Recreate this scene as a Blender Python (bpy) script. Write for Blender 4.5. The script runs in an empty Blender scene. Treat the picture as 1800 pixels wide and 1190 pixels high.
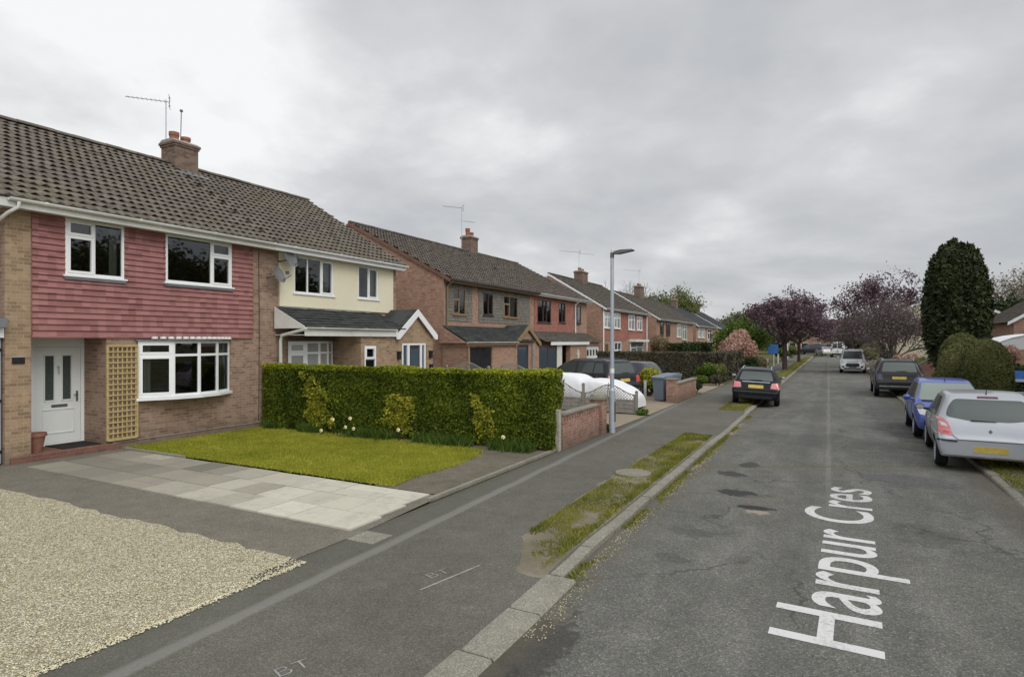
import bpy, bmesh, math, random
import numpy as np
from mathutils import Vector, Matrix
from mathutils.bvhtree import BVHTree
R = math.radians
rng = np.random.default_rng(7)
rnd = random.Random(11)
scene = bpy.context.scene
COL = scene.collection

# ------------------------------------------------------------------ things and parts
ORG = {}
def tag(o, label=None, cat=None, group=None, kind=None):
    if label: o['label'] = label
    if cat: o['category'] = cat
    if group: o['group'] = group
    if kind: o['kind'] = kind
    return o
def thing(name, label, cat, loc=(0, 0, 0), group=None):
    o = bpy.data.objects.new(name, None)
    o.empty_display_size = .2
    o.location = loc
    COL.objects.link(o)
    ORG[o] = Vector(loc)
    return tag(o, label, cat, group)
def origin(o):
    while o is not None:
        if o in ORG: return ORG[o]
        o = o.parent
    return Vector((0, 0, 0))
def link(name, me, parent=None, loc=None):
    o = bpy.data.objects.new(name, me)
    COL.objects.link(o)
    if parent is not None: o.parent = parent
    if loc is not None: o.location = loc
    return o
def copy_tree(o, parent=None, mats=None):
    c = o.copy(); COL.objects.link(c)
    if parent is not None: c.parent = parent
    for ch in [x for x in bpy.data.objects if x.parent == o]:
        copy_tree(ch, c, mats)
    return c

class MB:
    def __init__(s): s.v = []; s.f = []; s.m = []; s.c = []
    def quad(s, *p, m=0, c=0.0):
        n = len(s.v); s.v += [tuple(q) for q in p]; s.f.append(tuple(range(n, n + len(p)))); s.m.append(m); s.c.append(c); return s
    def box(s, x0, x1, y0, y1, z0, z1, m=0, c=0.0):
        x0, x1 = min(x0, x1), max(x0, x1); y0, y1 = min(y0, y1), max(y0, y1); z0, z1 = min(z0, z1), max(z0, z1)
        n = len(s.v)
        s.v += [(x0,y0,z0),(x1,y0,z0),(x1,y1,z0),(x0,y1,z0),(x0,y0,z1),(x1,y0,z1),(x1,y1,z1),(x0,y1,z1)]
        for q in ((0,3,2,1),(4,5,6,7),(0,1,5,4),(1,2,6,5),(2,3,7,6),(3,0,4,7)):
            s.f.append(tuple(n + i for i in q)); s.m.append(m); s.c.append(c)
        return s
    def prism(s, pts, vec, m=0):
        """closed polygon pts (3D, planar) swept along vec"""
        n = len(s.v); k = len(pts); vec = Vector(vec)
        a = [Vector(p) for p in pts]
        nor = Vector((0, 0, 0))
        for i in range(k): nor += a[i].cross(a[(i + 1) % k])
        if nor.dot(vec) > 0: a = a[::-1]
        s.v += [tuple(p) for p in a] + [tuple(p + vec) for p in a]
        s.f.append(tuple(range(n, n + k))); s.f.append(tuple(range(n + 2 * k - 1, n + k - 1, -1)))
        for i in range(k):
            j = (i + 1) % k
            s.f.append((n + j, n + i, n + k + i, n + k + j))
        s.m += [m] * (k + 2); s.c += [0.0] * (k + 2)
        return s
    def tube(s, pts, r, n=8, r2=None, cap=True, m=0):
        pts = [Vector(p) for p in pts]; k0 = len(s.v); K = len(pts)
        rs = r if isinstance(r, (list, tuple)) else [r + ((r2 if r2 is not None else r) - r) * i / max(1, K - 1) for i in range(K)]
        up = None
        for i, p in enumerate(pts):
            d = (pts[min(i + 1, K - 1)] - pts[max(i - 1, 0)]).normalized()
            if up is None: up = d.orthogonal().normalized()
            else:
                up = up - d * up.dot(d)
                up = up.normalized() if up.length > 1e-6 else d.orthogonal().normalized()
            w = d.cross(up)
            for j in range(n):
                a = 2 * math.pi * j / n
                s.v.append(tuple(p + (up * math.cos(a) + w * math.sin(a)) * rs[i]))
        for i in range(K - 1):
            for j in range(n):
                a, b = k0 + i * n + j, k0 + i * n + (j + 1) % n
                s.f.append((a, b, b + n, a + n)); s.m.append(m); s.c.append(0.0)
        if cap:
            s.f.append(tuple(range(k0 + n - 1, k0 - 1, -1))); s.f.append(tuple(range(k0 + (K - 1) * n, k0 + K * n)))
            s.m += [m, m]; s.c += [0.0, 0.0]
        return s
    def lathe(s, prof, c=(0, 0, 0), axis='z', n=24, m=0):
        """prof: list of (radius, height)"""
        k0 = len(s.v); K = len(prof); c = Vector(c)
        for r, h in prof:
            for j in range(n):
                a = 2 * math.pi * j / n
                q = (r * math.cos(a), r * math.sin(a), h)
                if axis == 'x': q = (q[2], q[0], q[1])
                elif axis == 'y': q = (q[1], q[2], q[0])
                s.v.append(tuple(c + Vector(q)))
        for i in range(K - 1):
            for j in range(n):
                a, b = k0 + i * n + j, k0 + i * n + (j + 1) % n
                s.f.append((a, b, b + n, a + n)); s.m.append(m); s.c.append(0.0)
        s.f.append(tuple(range(k0 + n - 1, k0 - 1, -1))); s.f.append(tuple(range(k0 + (K - 1) * n, k0 + K * n)))
        s.m += [m, m]; s.c += [0.0, 0.0]
        return s
    def build(s, name, mat, parent=None, smooth=False, bevel=0, recalc=False, base=None):
        o0 = origin(parent) if parent is not None else (Vector(base) if base is not None else Vector((0, 0, 0)))
        me = bpy.data.meshes.new(name)
        V = np.array(s.v, dtype=np.float64) - np.array(o0)
        me.from_pydata(V.tolist(), [], s.f)
        for mm in (mat if isinstance(mat, (list, tuple)) else [mat]): me.materials.append(mm)
        me.polygons.foreach_set('material_index', s.m)
        a = me.attributes.new('tone', 'FLOAT', 'FACE'); a.data.foreach_set('value', s.c)
        if recalc:
            bm = bmesh.new(); bm.from_mesh(me); bmesh.ops.recalc_face_normals(bm, faces=bm.faces); bm.to_mesh(me); bm.free()
        boxuv(me, o0)
        if smooth: smooth_by_angle(me, 40)
        me.update()
        o = link(name, me, parent, None if parent is not None else o0)
        if bevel:
            b = o.modifiers.new('bevel', 'BEVEL'); b.width = bevel; b.segments = 2; b.limit_method = 'ANGLE'
        return o

def smooth_by_angle(me, deg):
    me.polygons.foreach_set('use_smooth', [True] * len(me.polygons))
    bm = bmesh.new(); bm.from_mesh(me)
    lim = R(deg)
    for e in bm.edges:
        if len(e.link_faces) == 2 and e.calc_face_angle(0) > lim: e.smooth = False
    bm.to_mesh(me); bm.free()

def boxuv(me, off=(0, 0, 0)):
    n = len(me.loops)
    if n == 0: return
    uv = me.uv_layers.new(name='UVMap')
    co = np.empty(len(me.vertices) * 3); me.vertices.foreach_get('co', co); co = co.reshape(-1, 3) + np.array(off)
    nor = np.empty(len(me.polygons) * 3); me.polygons.foreach_get('normal', nor); nor = nor.reshape(-1, 3)
    lt = np.empty(len(me.polygons), dtype=np.int32); me.polygons.foreach_get('loop_total', lt)
    lv = np.empty(n, dtype=np.int32); me.loops.foreach_get('vertex_index', lv)
    pn = np.repeat(nor, lt, axis=0); P = co[lv]
    flat = np.abs(pn[:, 2]) > .96
    t = np.stack([-pn[:, 1], pn[:, 0], np.zeros(n)], 1)
    L = np.linalg.norm(t, axis=1); L[L < 1e-6] = 1; t /= L[:, None]
    b = np.cross(pn, t)
    U = np.stack([(P * t).sum(1), (P * b).sum(1)], 1)
    U[flat] = P[flat][:, :2]
    uv.data.foreach_set('uv', U.astype(np.float32).ravel())

def fast_mesh(name, V, F, mats, tone=None, midx=None, smooth=False):
    """V (n,3), F (m,k) numpy"""
    me = bpy.data.meshes.new(name)
    m, k = F.shape
    me.vertices.add(len(V)); me.vertices.foreach_set('co', np.ascontiguousarray(V, dtype=np.float32).ravel())
    me.loops.add(m * k); me.loops.foreach_set('vertex_index', F.astype(np.int32).ravel())
    me.polygons.add(m)
    me.polygons.foreach_set('loop_start', np.arange(0, m * k, k, dtype=np.int32))
    me.polygons.foreach_set('loop_total', np.full(m, k, dtype=np.int32))
    for mm in (mats if isinstance(mats, (list, tuple)) else [mats]): me.materials.append(mm)
    if midx is not None: me.polygons.foreach_set('material_index', midx.astype(np.int32))
    if smooth: me.polygons.foreach_set('use_smooth', np.ones(m, dtype=bool))
    me.update(calc_edges=True)
    if tone is not None:
        a = me.attributes.new('tone', 'FLOAT', 'FACE'); a.data.foreach_set('value', tone.astype(np.float32))
    me.validate()
    return me

# ------------------------------------------------------------------ materials
def lin(r, g, b):
    f = lambda c: c / 12.92 if c <= .04045 else ((c + .055) / 1.055) ** 2.4
    return (f(r / 255), f(g / 255), f(b / 255), 1)
class NT:
    def __init__(s, nt): s.t = nt; s.n = nt.nodes; s.l = nt.links
    def __call__(s, typ, out=0, _p=None, **kw):
        nd = s.n.new(typ)
        for k, v in (_p or {}).items(): setattr(nd, k, v)
        for k, v in kw.items():
            key = int(k[1:]) if k[0] == 'i' and k[1:].isdigit() else k.replace('_', ' ')
            s.set(nd, key, v)
        return nd
    def set(s, nd, key, v):
        sk = nd.inputs[key]
        if isinstance(v, bpy.types.NodeSocket): s.l.new(v, sk)
        elif isinstance(v, bpy.types.Node): s.l.new(v.outputs[0], sk)
        else:
            if hasattr(sk.default_value, '__len__') and hasattr(v, '__len__') and len(v) == 3 and len(sk.default_value) == 4: v = (*v, 1)
            sk.default_value = v
    def math(s, op, a, b=0.0, c=None, clamp=False):
        nd = s.n.new('ShaderNodeMath'); nd.operation = op; nd.use_clamp = clamp
        s.set(nd, 0, a); s.set(nd, 1, b)
        if c is not None: s.set(nd, 2, c)
        return nd.outputs[0]
    def mix(s, f, a, b, mode='MIX'):
        nd = s.n.new('ShaderNodeMix'); nd.data_type = 'RGBA'; nd.blend_type = mode
        for sk, v in ((nd.inputs[0], f), (nd.inputs[6], a), (nd.inputs[7], b)):
            if isinstance(v, bpy.types.NodeSocket): s.l.new(v, sk)
            elif isinstance(v, bpy.types.Node): s.l.new(v.outputs[0], sk)
            else: sk.default_value = (*v, 1) if hasattr(v, '__len__') and len(v) == 3 else v
        return nd.outputs[2]
    def ramp(s, f, *st, interp='LINEAR'):
        nd = s.n.new('ShaderNodeValToRGB'); cr = nd.color_ramp; cr.interpolation = interp
        while len(cr.elements) < len(st): cr.elements.new(1)
        for e, (p, c) in zip(cr.elements, st):
            e.position = p; e.color = (c, c, c, 1) if not hasattr(c, '__len__') else (*c[:3], 1)
        s.set(nd, 0, f); return nd.outputs[0]
    def noise(s, vec, scale, detail=4, rough=.55, dist=0):
        nd = s('ShaderNodeTexNoise', Scale=scale, Detail=detail, Roughness=rough, Distortion=dist)
        if vec is not None: s.l.new(vec, nd.inputs['Vector'])
        return nd.outputs[0]
    def smooth(s, v, a, b):
        nd = s.n.new('ShaderNodeMapRange'); nd.interpolation_type = 'SMOOTHSTEP'
        s.set(nd, 0, v); nd.inputs[1].default_value = a; nd.inputs[2].default_value = b
        return nd.outputs[0]
def newmat(name):
    m = bpy.data.materials.new(name); m.use_nodes = True
    N = NT(m.node_tree); N.n.clear()
    out = N('ShaderNodeOutputMaterial')
    return m, N, out
def finish(N, out, col, rough=.8, bump=None, bstr=.3, bdist=.01, spec=.3, metal=0, coat=0, **kw):
    p = N('ShaderNodeBsdfPrincipled', Base_Color=col, Roughness=rough, Metallic=metal)
    p.inputs['Specular IOR Level'].default_value = spec
    if coat: p.inputs['Coat Weight'].default_value = coat; p.inputs['Coat Roughness'].default_value = .05
    if bump is not None:
        b = N('ShaderNodeBump', Strength=bstr, Distance=bdist, Height=bump); N.l.new(b.outputs[0], p.inputs['Normal'])
    N.l.new(p.outputs[0], out.inputs[0]); return p
def coords(N, kind='Object'): return N('ShaderNodeTexCoord').outputs[kind]
def wpos(N): return N('ShaderNodeNewGeometry').outputs['Position']

def plain(name, c, rough=.6, spec=.4, metal=0, coat=0, var=.12, scale=3.0, bump=0.0):
    m, N, out = newmat(name)
    p = wpos(N)
    n1 = N.noise(p, scale, 5)
    n2 = N.noise(p, scale * 14, 3)
    f = N.math('ADD', N.math('MULTIPLY', n1, .7), N.math('MULTIPLY', n2, .3))
    dark = tuple(x * (1 - var) for x in c[:3]); light = tuple(min(1, x * (1 + var)) for x in c[:3])
    colr = N.ramp(f, (.3, dark), (.7, light))
    finish(N, out, colr, rough, n2 if bump else None, bump, .005, spec, metal, coat)
    return m

def brickmat(name, c1, c2, c3, mortar, stain=.25):
    m, N, out = newmat(name)
    uv = N('ShaderNodeUVMap').outputs[0]; p = wpos(N)
    b = N('ShaderNodeTexBrick', Vector=uv, Color1=(0, 0, 0), Color2=(1, 1, 1), Mortar=(.5, .5, .5), Scale=1.0,
          Mortar_Size=.006, Mortar_Smooth=.25, Bias=0.0, Brick_Width=.225, Row_Height=.075)
    b.offset = .5
    n1 = N.noise(p, 1.1, 5); n2 = N.noise(p, 40, 4); n3 = N.noise(p, 6, 4)
    col = N.ramp(b.outputs['Color'], (0, c1), (.45, c2), (1, c3))
    col = N.mix(N.math('MULTIPLY', n2, .5), col, tuple(x * .6 for x in c2[:3]), 'MIX')
    col = N.mix(N.smooth(n3, .45, .75), col, tuple(min(1, x * 1.25) for x in c2[:3]))
    col = N.mix(N.math('MULTIPLY', b.outputs['Fac'], .8), col, mortar)
    col = N.mix(N.math('MULTIPLY', N.smooth(n1, .5, .75), stain), col, tuple(x * .45 for x in c2[:3]))
    z = N('ShaderNodeSeparateXYZ', Vector=p).outputs[2]
    foot_tint = N.math('MULTIPLY', N.math('SUBTRACT', 1.0, N.smooth(N.math('ADD', z, N.math('MULTIPLY', n3, .35)), .25, .7)), .45)  # walls tinted darker towards the ground, edge broken by noise
    col = N.mix(foot_tint, col, (.075, .065, .05))
    h = N.math('ADD', N.math('MULTIPLY', b.outputs['Fac'], -1.0), N.math('MULTIPLY', n2, .5))
    finish(N, out, col, .9, h, .5, .008, .2)
    return m

def tilemat(name, c1, c2, moss, mossy=.5, w=.3, h=.33, bw=True):
    m, N, out = newmat(name)
    uv = N('ShaderNodeUVMap').outputs[0]; p = wpos(N)
    v = N('ShaderNodeTexWhiteNoise', _p={'noise_dimensions': '2D'})
    sc = N('ShaderNodeVectorMath', _p={'operation': 'MULTIPLY'}, i0=uv, i1=(1 / w, 1 / h, 1))
    fl = N('ShaderNodeVectorMath', _p={'operation': 'FLOOR'}, i0=sc.outputs[0])
    N.l.new(fl.outputs[0], v.inputs['Vector'])
    n1 = N.noise(p, .7, 6, .6); n2 = N.noise(p, 22, 5, .65); n3 = N.noise(p, 3.5, 5, .6)
    f = N.math('ADD', N.math('MULTIPLY', v.outputs['Value'], .55), N.math('MULTIPLY', n3, .5))
    col = N.ramp(f, (.2, c1), (.85, c2))
    mk = N.math('MULTIPLY', N.smooth(N.math('ADD', N.math('MULTIPLY', n2, .6), N.math('MULTIPLY', n1, .55)), .56, .68), mossy)
    col = N.mix(mk, col, moss)
    sp = N.smooth(N.noise(p, 60, 2), .62, .7)
    col = N.mix(N.math('MULTIPLY', sp, .35), col, (.3, .29, .24))
    finish(N, out, col, .92, n2, .5, .01, .15)
    return m

def foliage(name, ramp, transl=.25, rough=.6):
    m, N, out = newmat(name)
    a = N('ShaderNodeAttribute', _p={'attribute_name': 'tone'})
    n = N.noise(wpos(N), 1.3, 3)
    f = N.math('ADD', N.math('MULTIPLY', a.outputs['Fac'], .75), N.math('MULTIPLY', N.math('SUBTRACT', n, .25), .5))
    col = N.ramp(f, *ramp)
    p = N('ShaderNodeBsdfPrincipled', Base_Color=col, Roughness=rough)
    p.inputs['Specular IOR Level'].default_value = .25
    t = N('ShaderNodeBsdfTranslucent', Color=col)
    mx = N('ShaderNodeMixShader', i0=transl, i1=p.outputs[0], i2=t.outputs[0])
    N.l.new(mx.outputs[0], out.inputs[0])
    return m

def glassmat(name, tint=(.45, .5, .5), trans=.55, rough=.02, base=None, gain=1.1, tintg=(.95, .97, 1, 1)):
    """window pane: fresnel mirror over a partly transparent sheet (or over a dark one)"""
    m, N, out = newmat(name)
    g = N('ShaderNodeBsdfGlossy', Color=tintg, Roughness=rough)
    nz = N.noise(wpos(N), .9, 2)
    b = N('ShaderNodeBump', Strength=.04, Distance=.02, Height=nz); N.l.new(b.outputs[0], g.inputs['Normal'])
    if base is None:
        t = N('ShaderNodeBsdfTransparent', Color=tint).outputs[0]
    else:
        t = N('ShaderNodeBsdfPrincipled', Base_Color=base, Roughness=.3).outputs[0]
    fr = N('ShaderNodeFresnel', IOR=1.52)
    f = N.math('ADD', N.math('MULTIPLY', fr.outputs[0], gain), .03, clamp=True)
    mx = N('ShaderNodeMixShader', i0=f, i1=t, i2=g.outputs[0])
    N.l.new(mx.outputs[0], out.inputs[0])
    return m
M = {}
# ------------------------------------------------------------------ material library
M['brick'] = brickmat('brown_brick', (.205, .125, .088), (.295, .192, .138), (.38, .262, .19), (.35, .305, .25))
M['brick_yellow'] = brickmat('buff_brick', (.225, .15, .085), (.325, .222, .135), (.41, .295, .19), (.37, .325, .26))
M['brick_red'] = brickmat('red_brick', (.265, .155, .108), (.355, .212, .148), (.43, .27, .195), (.39, .325, .265))
M['brick_pink'] = brickmat('pink_brick', (.26, .14, .10), (.36, .20, .15), (.44, .27, .2), (.40, .34, .29), .35)
M['brick_chimney'] = brickmat('sooty_brick', (.12, .08, .062), (.175, .118, .09), (.235, .165, .13), (.2, .17, .145), .5)
M['step'] = brickmat('red_step_brick', (.20, .075, .055), (.27, .10, .075), (.33, .14, .10), (.27, .22, .19))
M['roof_tile'] = tilemat('brown_roof_tile', (.088, .075, .063), (.185, .16, .136), (.18, .16, .08), .3)
M['roof_tile_b'] = tilemat('grey_brown_roof_tile', (.078, .064, .056), (.15, .128, .112), (.14, .128, .075), .2)
M['roof_tile_c'] = tilemat('dull_brown_roof_tile', (.068, .06, .05), (.13, .115, .098), (.125, .118, .07), .25)
M['slate'] = tilemat('dark_flat_tile', (.028, .031, .031), (.062, .066, .064), (.11, .11, .085), .25, .33, .2)
M['slate_grey'] = tilemat('blue_grey_tile', (.05, .053, .06), (.09, .095, .105), (.10, .10, .08), .2)
M['hung'] = tilemat('red_hung_tile', (.225, .10, .095), (.37, .175, .165), (.25, .125, .11), .3, .165, .13)
M['hung_b'] = tilemat('orange_red_hung_tile', (.29, .12, .09), (.42, .19, .145), (.25, .15, .12), .35, .165, .1)
M['board_grey'] = plain('weathered_grey_board', (.175, .165, .14), .85, .2, var=.4, scale=5)
M['cream'] = plain('cream_render', (.71, .66, .49), .85, .2, var=.06, scale=.8, bump=.25)
M['upvc'] = plain('white_plastic', (.76, .77, .76), .35, .5, var=.04, scale=1.5)
M['upvc_dirty'] = plain('weathered_white_plastic', (.62, .62, .58), .45, .4, var=.16, scale=1.2)
M['dark_frame'] = plain('brown_window_frame', (.06, .04, .03), .5, .4)
M['tan_frame'] = plain('timber_window_frame', (.25, .17, .095), .6, .3)
M['glass'] = glassmat('window_glass', (.42, .47, .46))
M['glass_dark'] = glassmat('dark_window_glass', base=(.02, .024, .025, 1))
M['glass_net'] = glassmat('netted_window_glass', base=(.30, .31, .29, 1))
M['glass_blue'] = glassmat('bluish_window_glass', base=(.05, .075, .10, 1))
M['glass_frost'] = plain('frosted_glass', (.055, .065, .06), .25, .5, var=.3, scale=20)
M['curtain'] = plain('pale_curtain', (.5, .47, .4), .9, .1, var=.1, scale=2)
M['lead'] = plain('lead_sheet', (.16, .165, .18), .55, .4, var=.25, scale=3)
M['mortar'] = plain('mortar', (.32, .30, .27), .95, .1, var=.2)
M['pot_clay'] = plain('clay_pot', (.26, .115, .075), .8, .2, var=.25, scale=8)
M['brown_trim'] = plain('brown_painted_timber', (.17, .095, .07), .7, .25, var=.2)
M['metal'] = plain('galvanised_metal', (.40, .43, .48), .5, .5, metal=.25, var=.15, scale=2)
M['metal_dark'] = plain('dull_metal', (.13, .135, .14), .5, .4, metal=.4)
M['black'] = plain('black_plastic', (.012, .012, .013), .5, .4)
M['rubber'] = plain('black_rubber', (.014, .014, .014), .85, .2, var=.3, scale=20)
M['door_white'] = plain('white_door', (.70, .73, .70), .4, .4, var=.04)
M['chrome'] = plain('bright_metal', (.6, .6, .6), .22, .5, metal=.9, var=.05)
M['wood_new'] = plain('yellow_timber', (.44, .335, .155), .75, .2, var=.22, scale=9)
M['wood_grey'] = plain('weathered_timber', (.26, .24, .215), .9, .15, var=.3, scale=7)
M['gate_grey'] = plain('grey_painted_timber', (.27, .29, .31), .6, .3, var=.12, scale=2)
M['mat'] = plain('doormat', (.03, .028, .025), .95, .1, var=.4, scale=30)
M['bin'] = plain('grey_bin_plastic', (.17, .205, .25), .55, .35, var=.1, scale=3)
M['cover'] = plain('white_car_cover', (.74, .75, .76), .6, .3, var=.06, scale=1.5)
M['concrete_post'] = plain('pale_concrete', (.40, .37, .31), .95, .15, var=.25, scale=9, bump=.3)
M['bark'] = plain('bark', (.085, .07, .055), .95, .1, var=.45, scale=7, bump=.6)
M['bark_grey'] = plain('grey_bark', (.15, .135, .12), .95, .1, var=.4, scale=7)
M['bark_purple'] = plain('purplish_bark', (.07, .05, .05), .95, .1, var=.4, scale=7)
M['plate'] = plain('yellow_number_plate', (.55, .40, .07), .5, .4, var=.25, scale=9)
M['plate_w'] = plain('pale_number_plate', (.5, .5, .5), .5, .4, var=.1, scale=9)
M['terracotta'] = plain('terracotta', (.25, .12, .085), .85, .2, var=.2, scale=9)
M['sign_blue'] = plain('blue_board', (.06, .2, .55), .5, .4, var=.2, scale=4)
M['dish'] = plain('grey_dish', (.16, .16, .165), .6, .3, var=.15)
def paint(name, c, metal=.3, rough=.32, coat=.55, sp=.4):
    m, N, out = newmat(name)
    n = N.noise(wpos(N), 2.5, 4)
    fine = N.noise(wpos(N), 60, 2)
    col = N.mix(N.math('MULTIPLY', N.smooth(n, .45, .8), .22), c, tuple(.6 * x + .05 for x in c))
    r = N.math('ADD', N.math('MULTIPLY', n, .22), rough - .1)
    finish(N, out, col, r, fine, .03, .002, sp, metal, coat)
    return m
M['paint_silver'] = paint('silver_paint', (.44, .46, .49), .35)
M['paint_blue'] = paint('blue_paint', (.06, .11, .40), .25)
M['paint_black'] = paint('black_paint', (.007, .008, .010), 0, .25, .0, .22)
M['paint_grey'] = paint('dark_grey_paint', (.02, .02, .024), 0, .28, .1, .3)
M['paint_white'] = paint('white_paint', (.74, .75, .76), 0, .3)
M['paint_dark'] = paint('dark_purple_paint', (.045, .04, .06), .25)
M['car_glass'] = glassmat('car_glass', base=(.04, .05, .046, 1), rough=.03, gain=.7, tintg=(.55, .62, .58, 1))
M['car_glass_pale'] = glassmat('pale_windscreen', base=(.20, .24, .205, 1), rough=.05, gain=.5)
M['tail'] = plain('red_lamp_lens', (.45, .045, .05), .15, .6, coat=.6, var=.25, scale=14)
M['tail_pale'] = plain('pale_red_lamp_lens', (.60, .16, .17), .12, .6, coat=.8, var=.35, scale=16)
M['lamp_clear'] = plain('clear_lamp_lens', (.55, .57, .58), .12, .6, coat=.8, var=.3, scale=14)

M['leaf_hedge'] = foliage('hedge_leaf', [(0, (.022, .034, .003)), (.38, (.07, .10, .006)), (.66, (.165, .205, .012)), (1, (.38, .40, .03))], .3)
M['leaf_yellow'] = foliage('yellow_shrub_leaf', [(0, (.09, .12, .01)), (.35, (.21, .225, .018)), (.7, (.38, .36, .035)), (1, (.52, .47, .09))], .3)
M['leaf_purple'] = foliage('purple_leaf', [(0, (.07, .045, .054)), (.4, (.135, .085, .102)), (.8, (.22, .145, .17)), (1, (.33, .25, .28))], .25)
M['leaf_brown'] = foliage('brownish_purple_leaf', [(0, (.08, .064, .06)), (.5, (.155, .122, .115)), (1, (.25, .2, .195))], .25)
M['leaf_conifer'] = foliage('conifer_leaf', [(0, (.016, .022, .008)), (.5, (.048, .060, .022)), (.85, (.088, .102, .036)), (1, (.14, .15, .06))], .15)
M['leaf_topiary'] = foliage('topiary_leaf', [(0, (.045, .056, .015)), (.5, (.105, .115, .034)), (1, (.22, .215, .08))], .2)
M['leaf_green'] = foliage('fresh_leaf', [(0, (.03, .06, .01)), (.5, (.09, .15, .02)), (1, (.22, .29, .05))], .3)
M['leaf_dark'] = foliage('dark_leaf', [(0, (.012, .022, .008)), (.5, (.032, .052, .016)), (1, (.08, .11, .035))], .2)
M['leaf_dull'] = foliage('dull_hedge_leaf', [(0, (.035, .032, .02)), (.5, (.095, .085, .055)), (1, (.18, .155, .11))], .2)
M['leaf_pink'] = foliage('pink_blossom', [(0, (.28, .15, .11)), (.5, (.50, .31, .24)), (1, (.68, .49, .42))], .3)
M['leaf_olive'] = foliage('young_olive_leaf', [(0, (.06, .075, .02)), (.5, (.14, .16, .05)), (1, (.27, .29, .10))], .3)
M['leaf_far'] = foliage('distant_olive_leaf', [(0, (.07, .08, .04)), (.5, (.16, .17, .085)), (1, (.28, .29, .16))], .3)
M['leaf_tan'] = foliage('tan_leaf', [(0, (.10, .08, .04)), (.5, (.2, .16, .08)), (1, (.32, .26, .14))], .3)
M['grass'] = foliage('lawn_grass', [(0, (.13, .155, .014)), (.45, (.275, .29, .028)), (.8, (.40, .39, .05)), (1, (.52, .47, .10))], .3)
M['grass_verge'] = foliage('verge_grass', [(0, (.09, .10, .018)), (.45, (.18, .19, .03)), (.8, (.29, .28, .055)), (1, (.40, .35, .11))], .3)
M['petal'] = plain('daffodil_petal', (.85, .80, .45), .6, .2, var=.1)
M['hedge_core'] = plain('dark_hedge_fill', (.022, .026, .010), .95, .1, var=.4, scale=12)  # dark fill standing in for the shaded inside; blocks the view through

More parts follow.
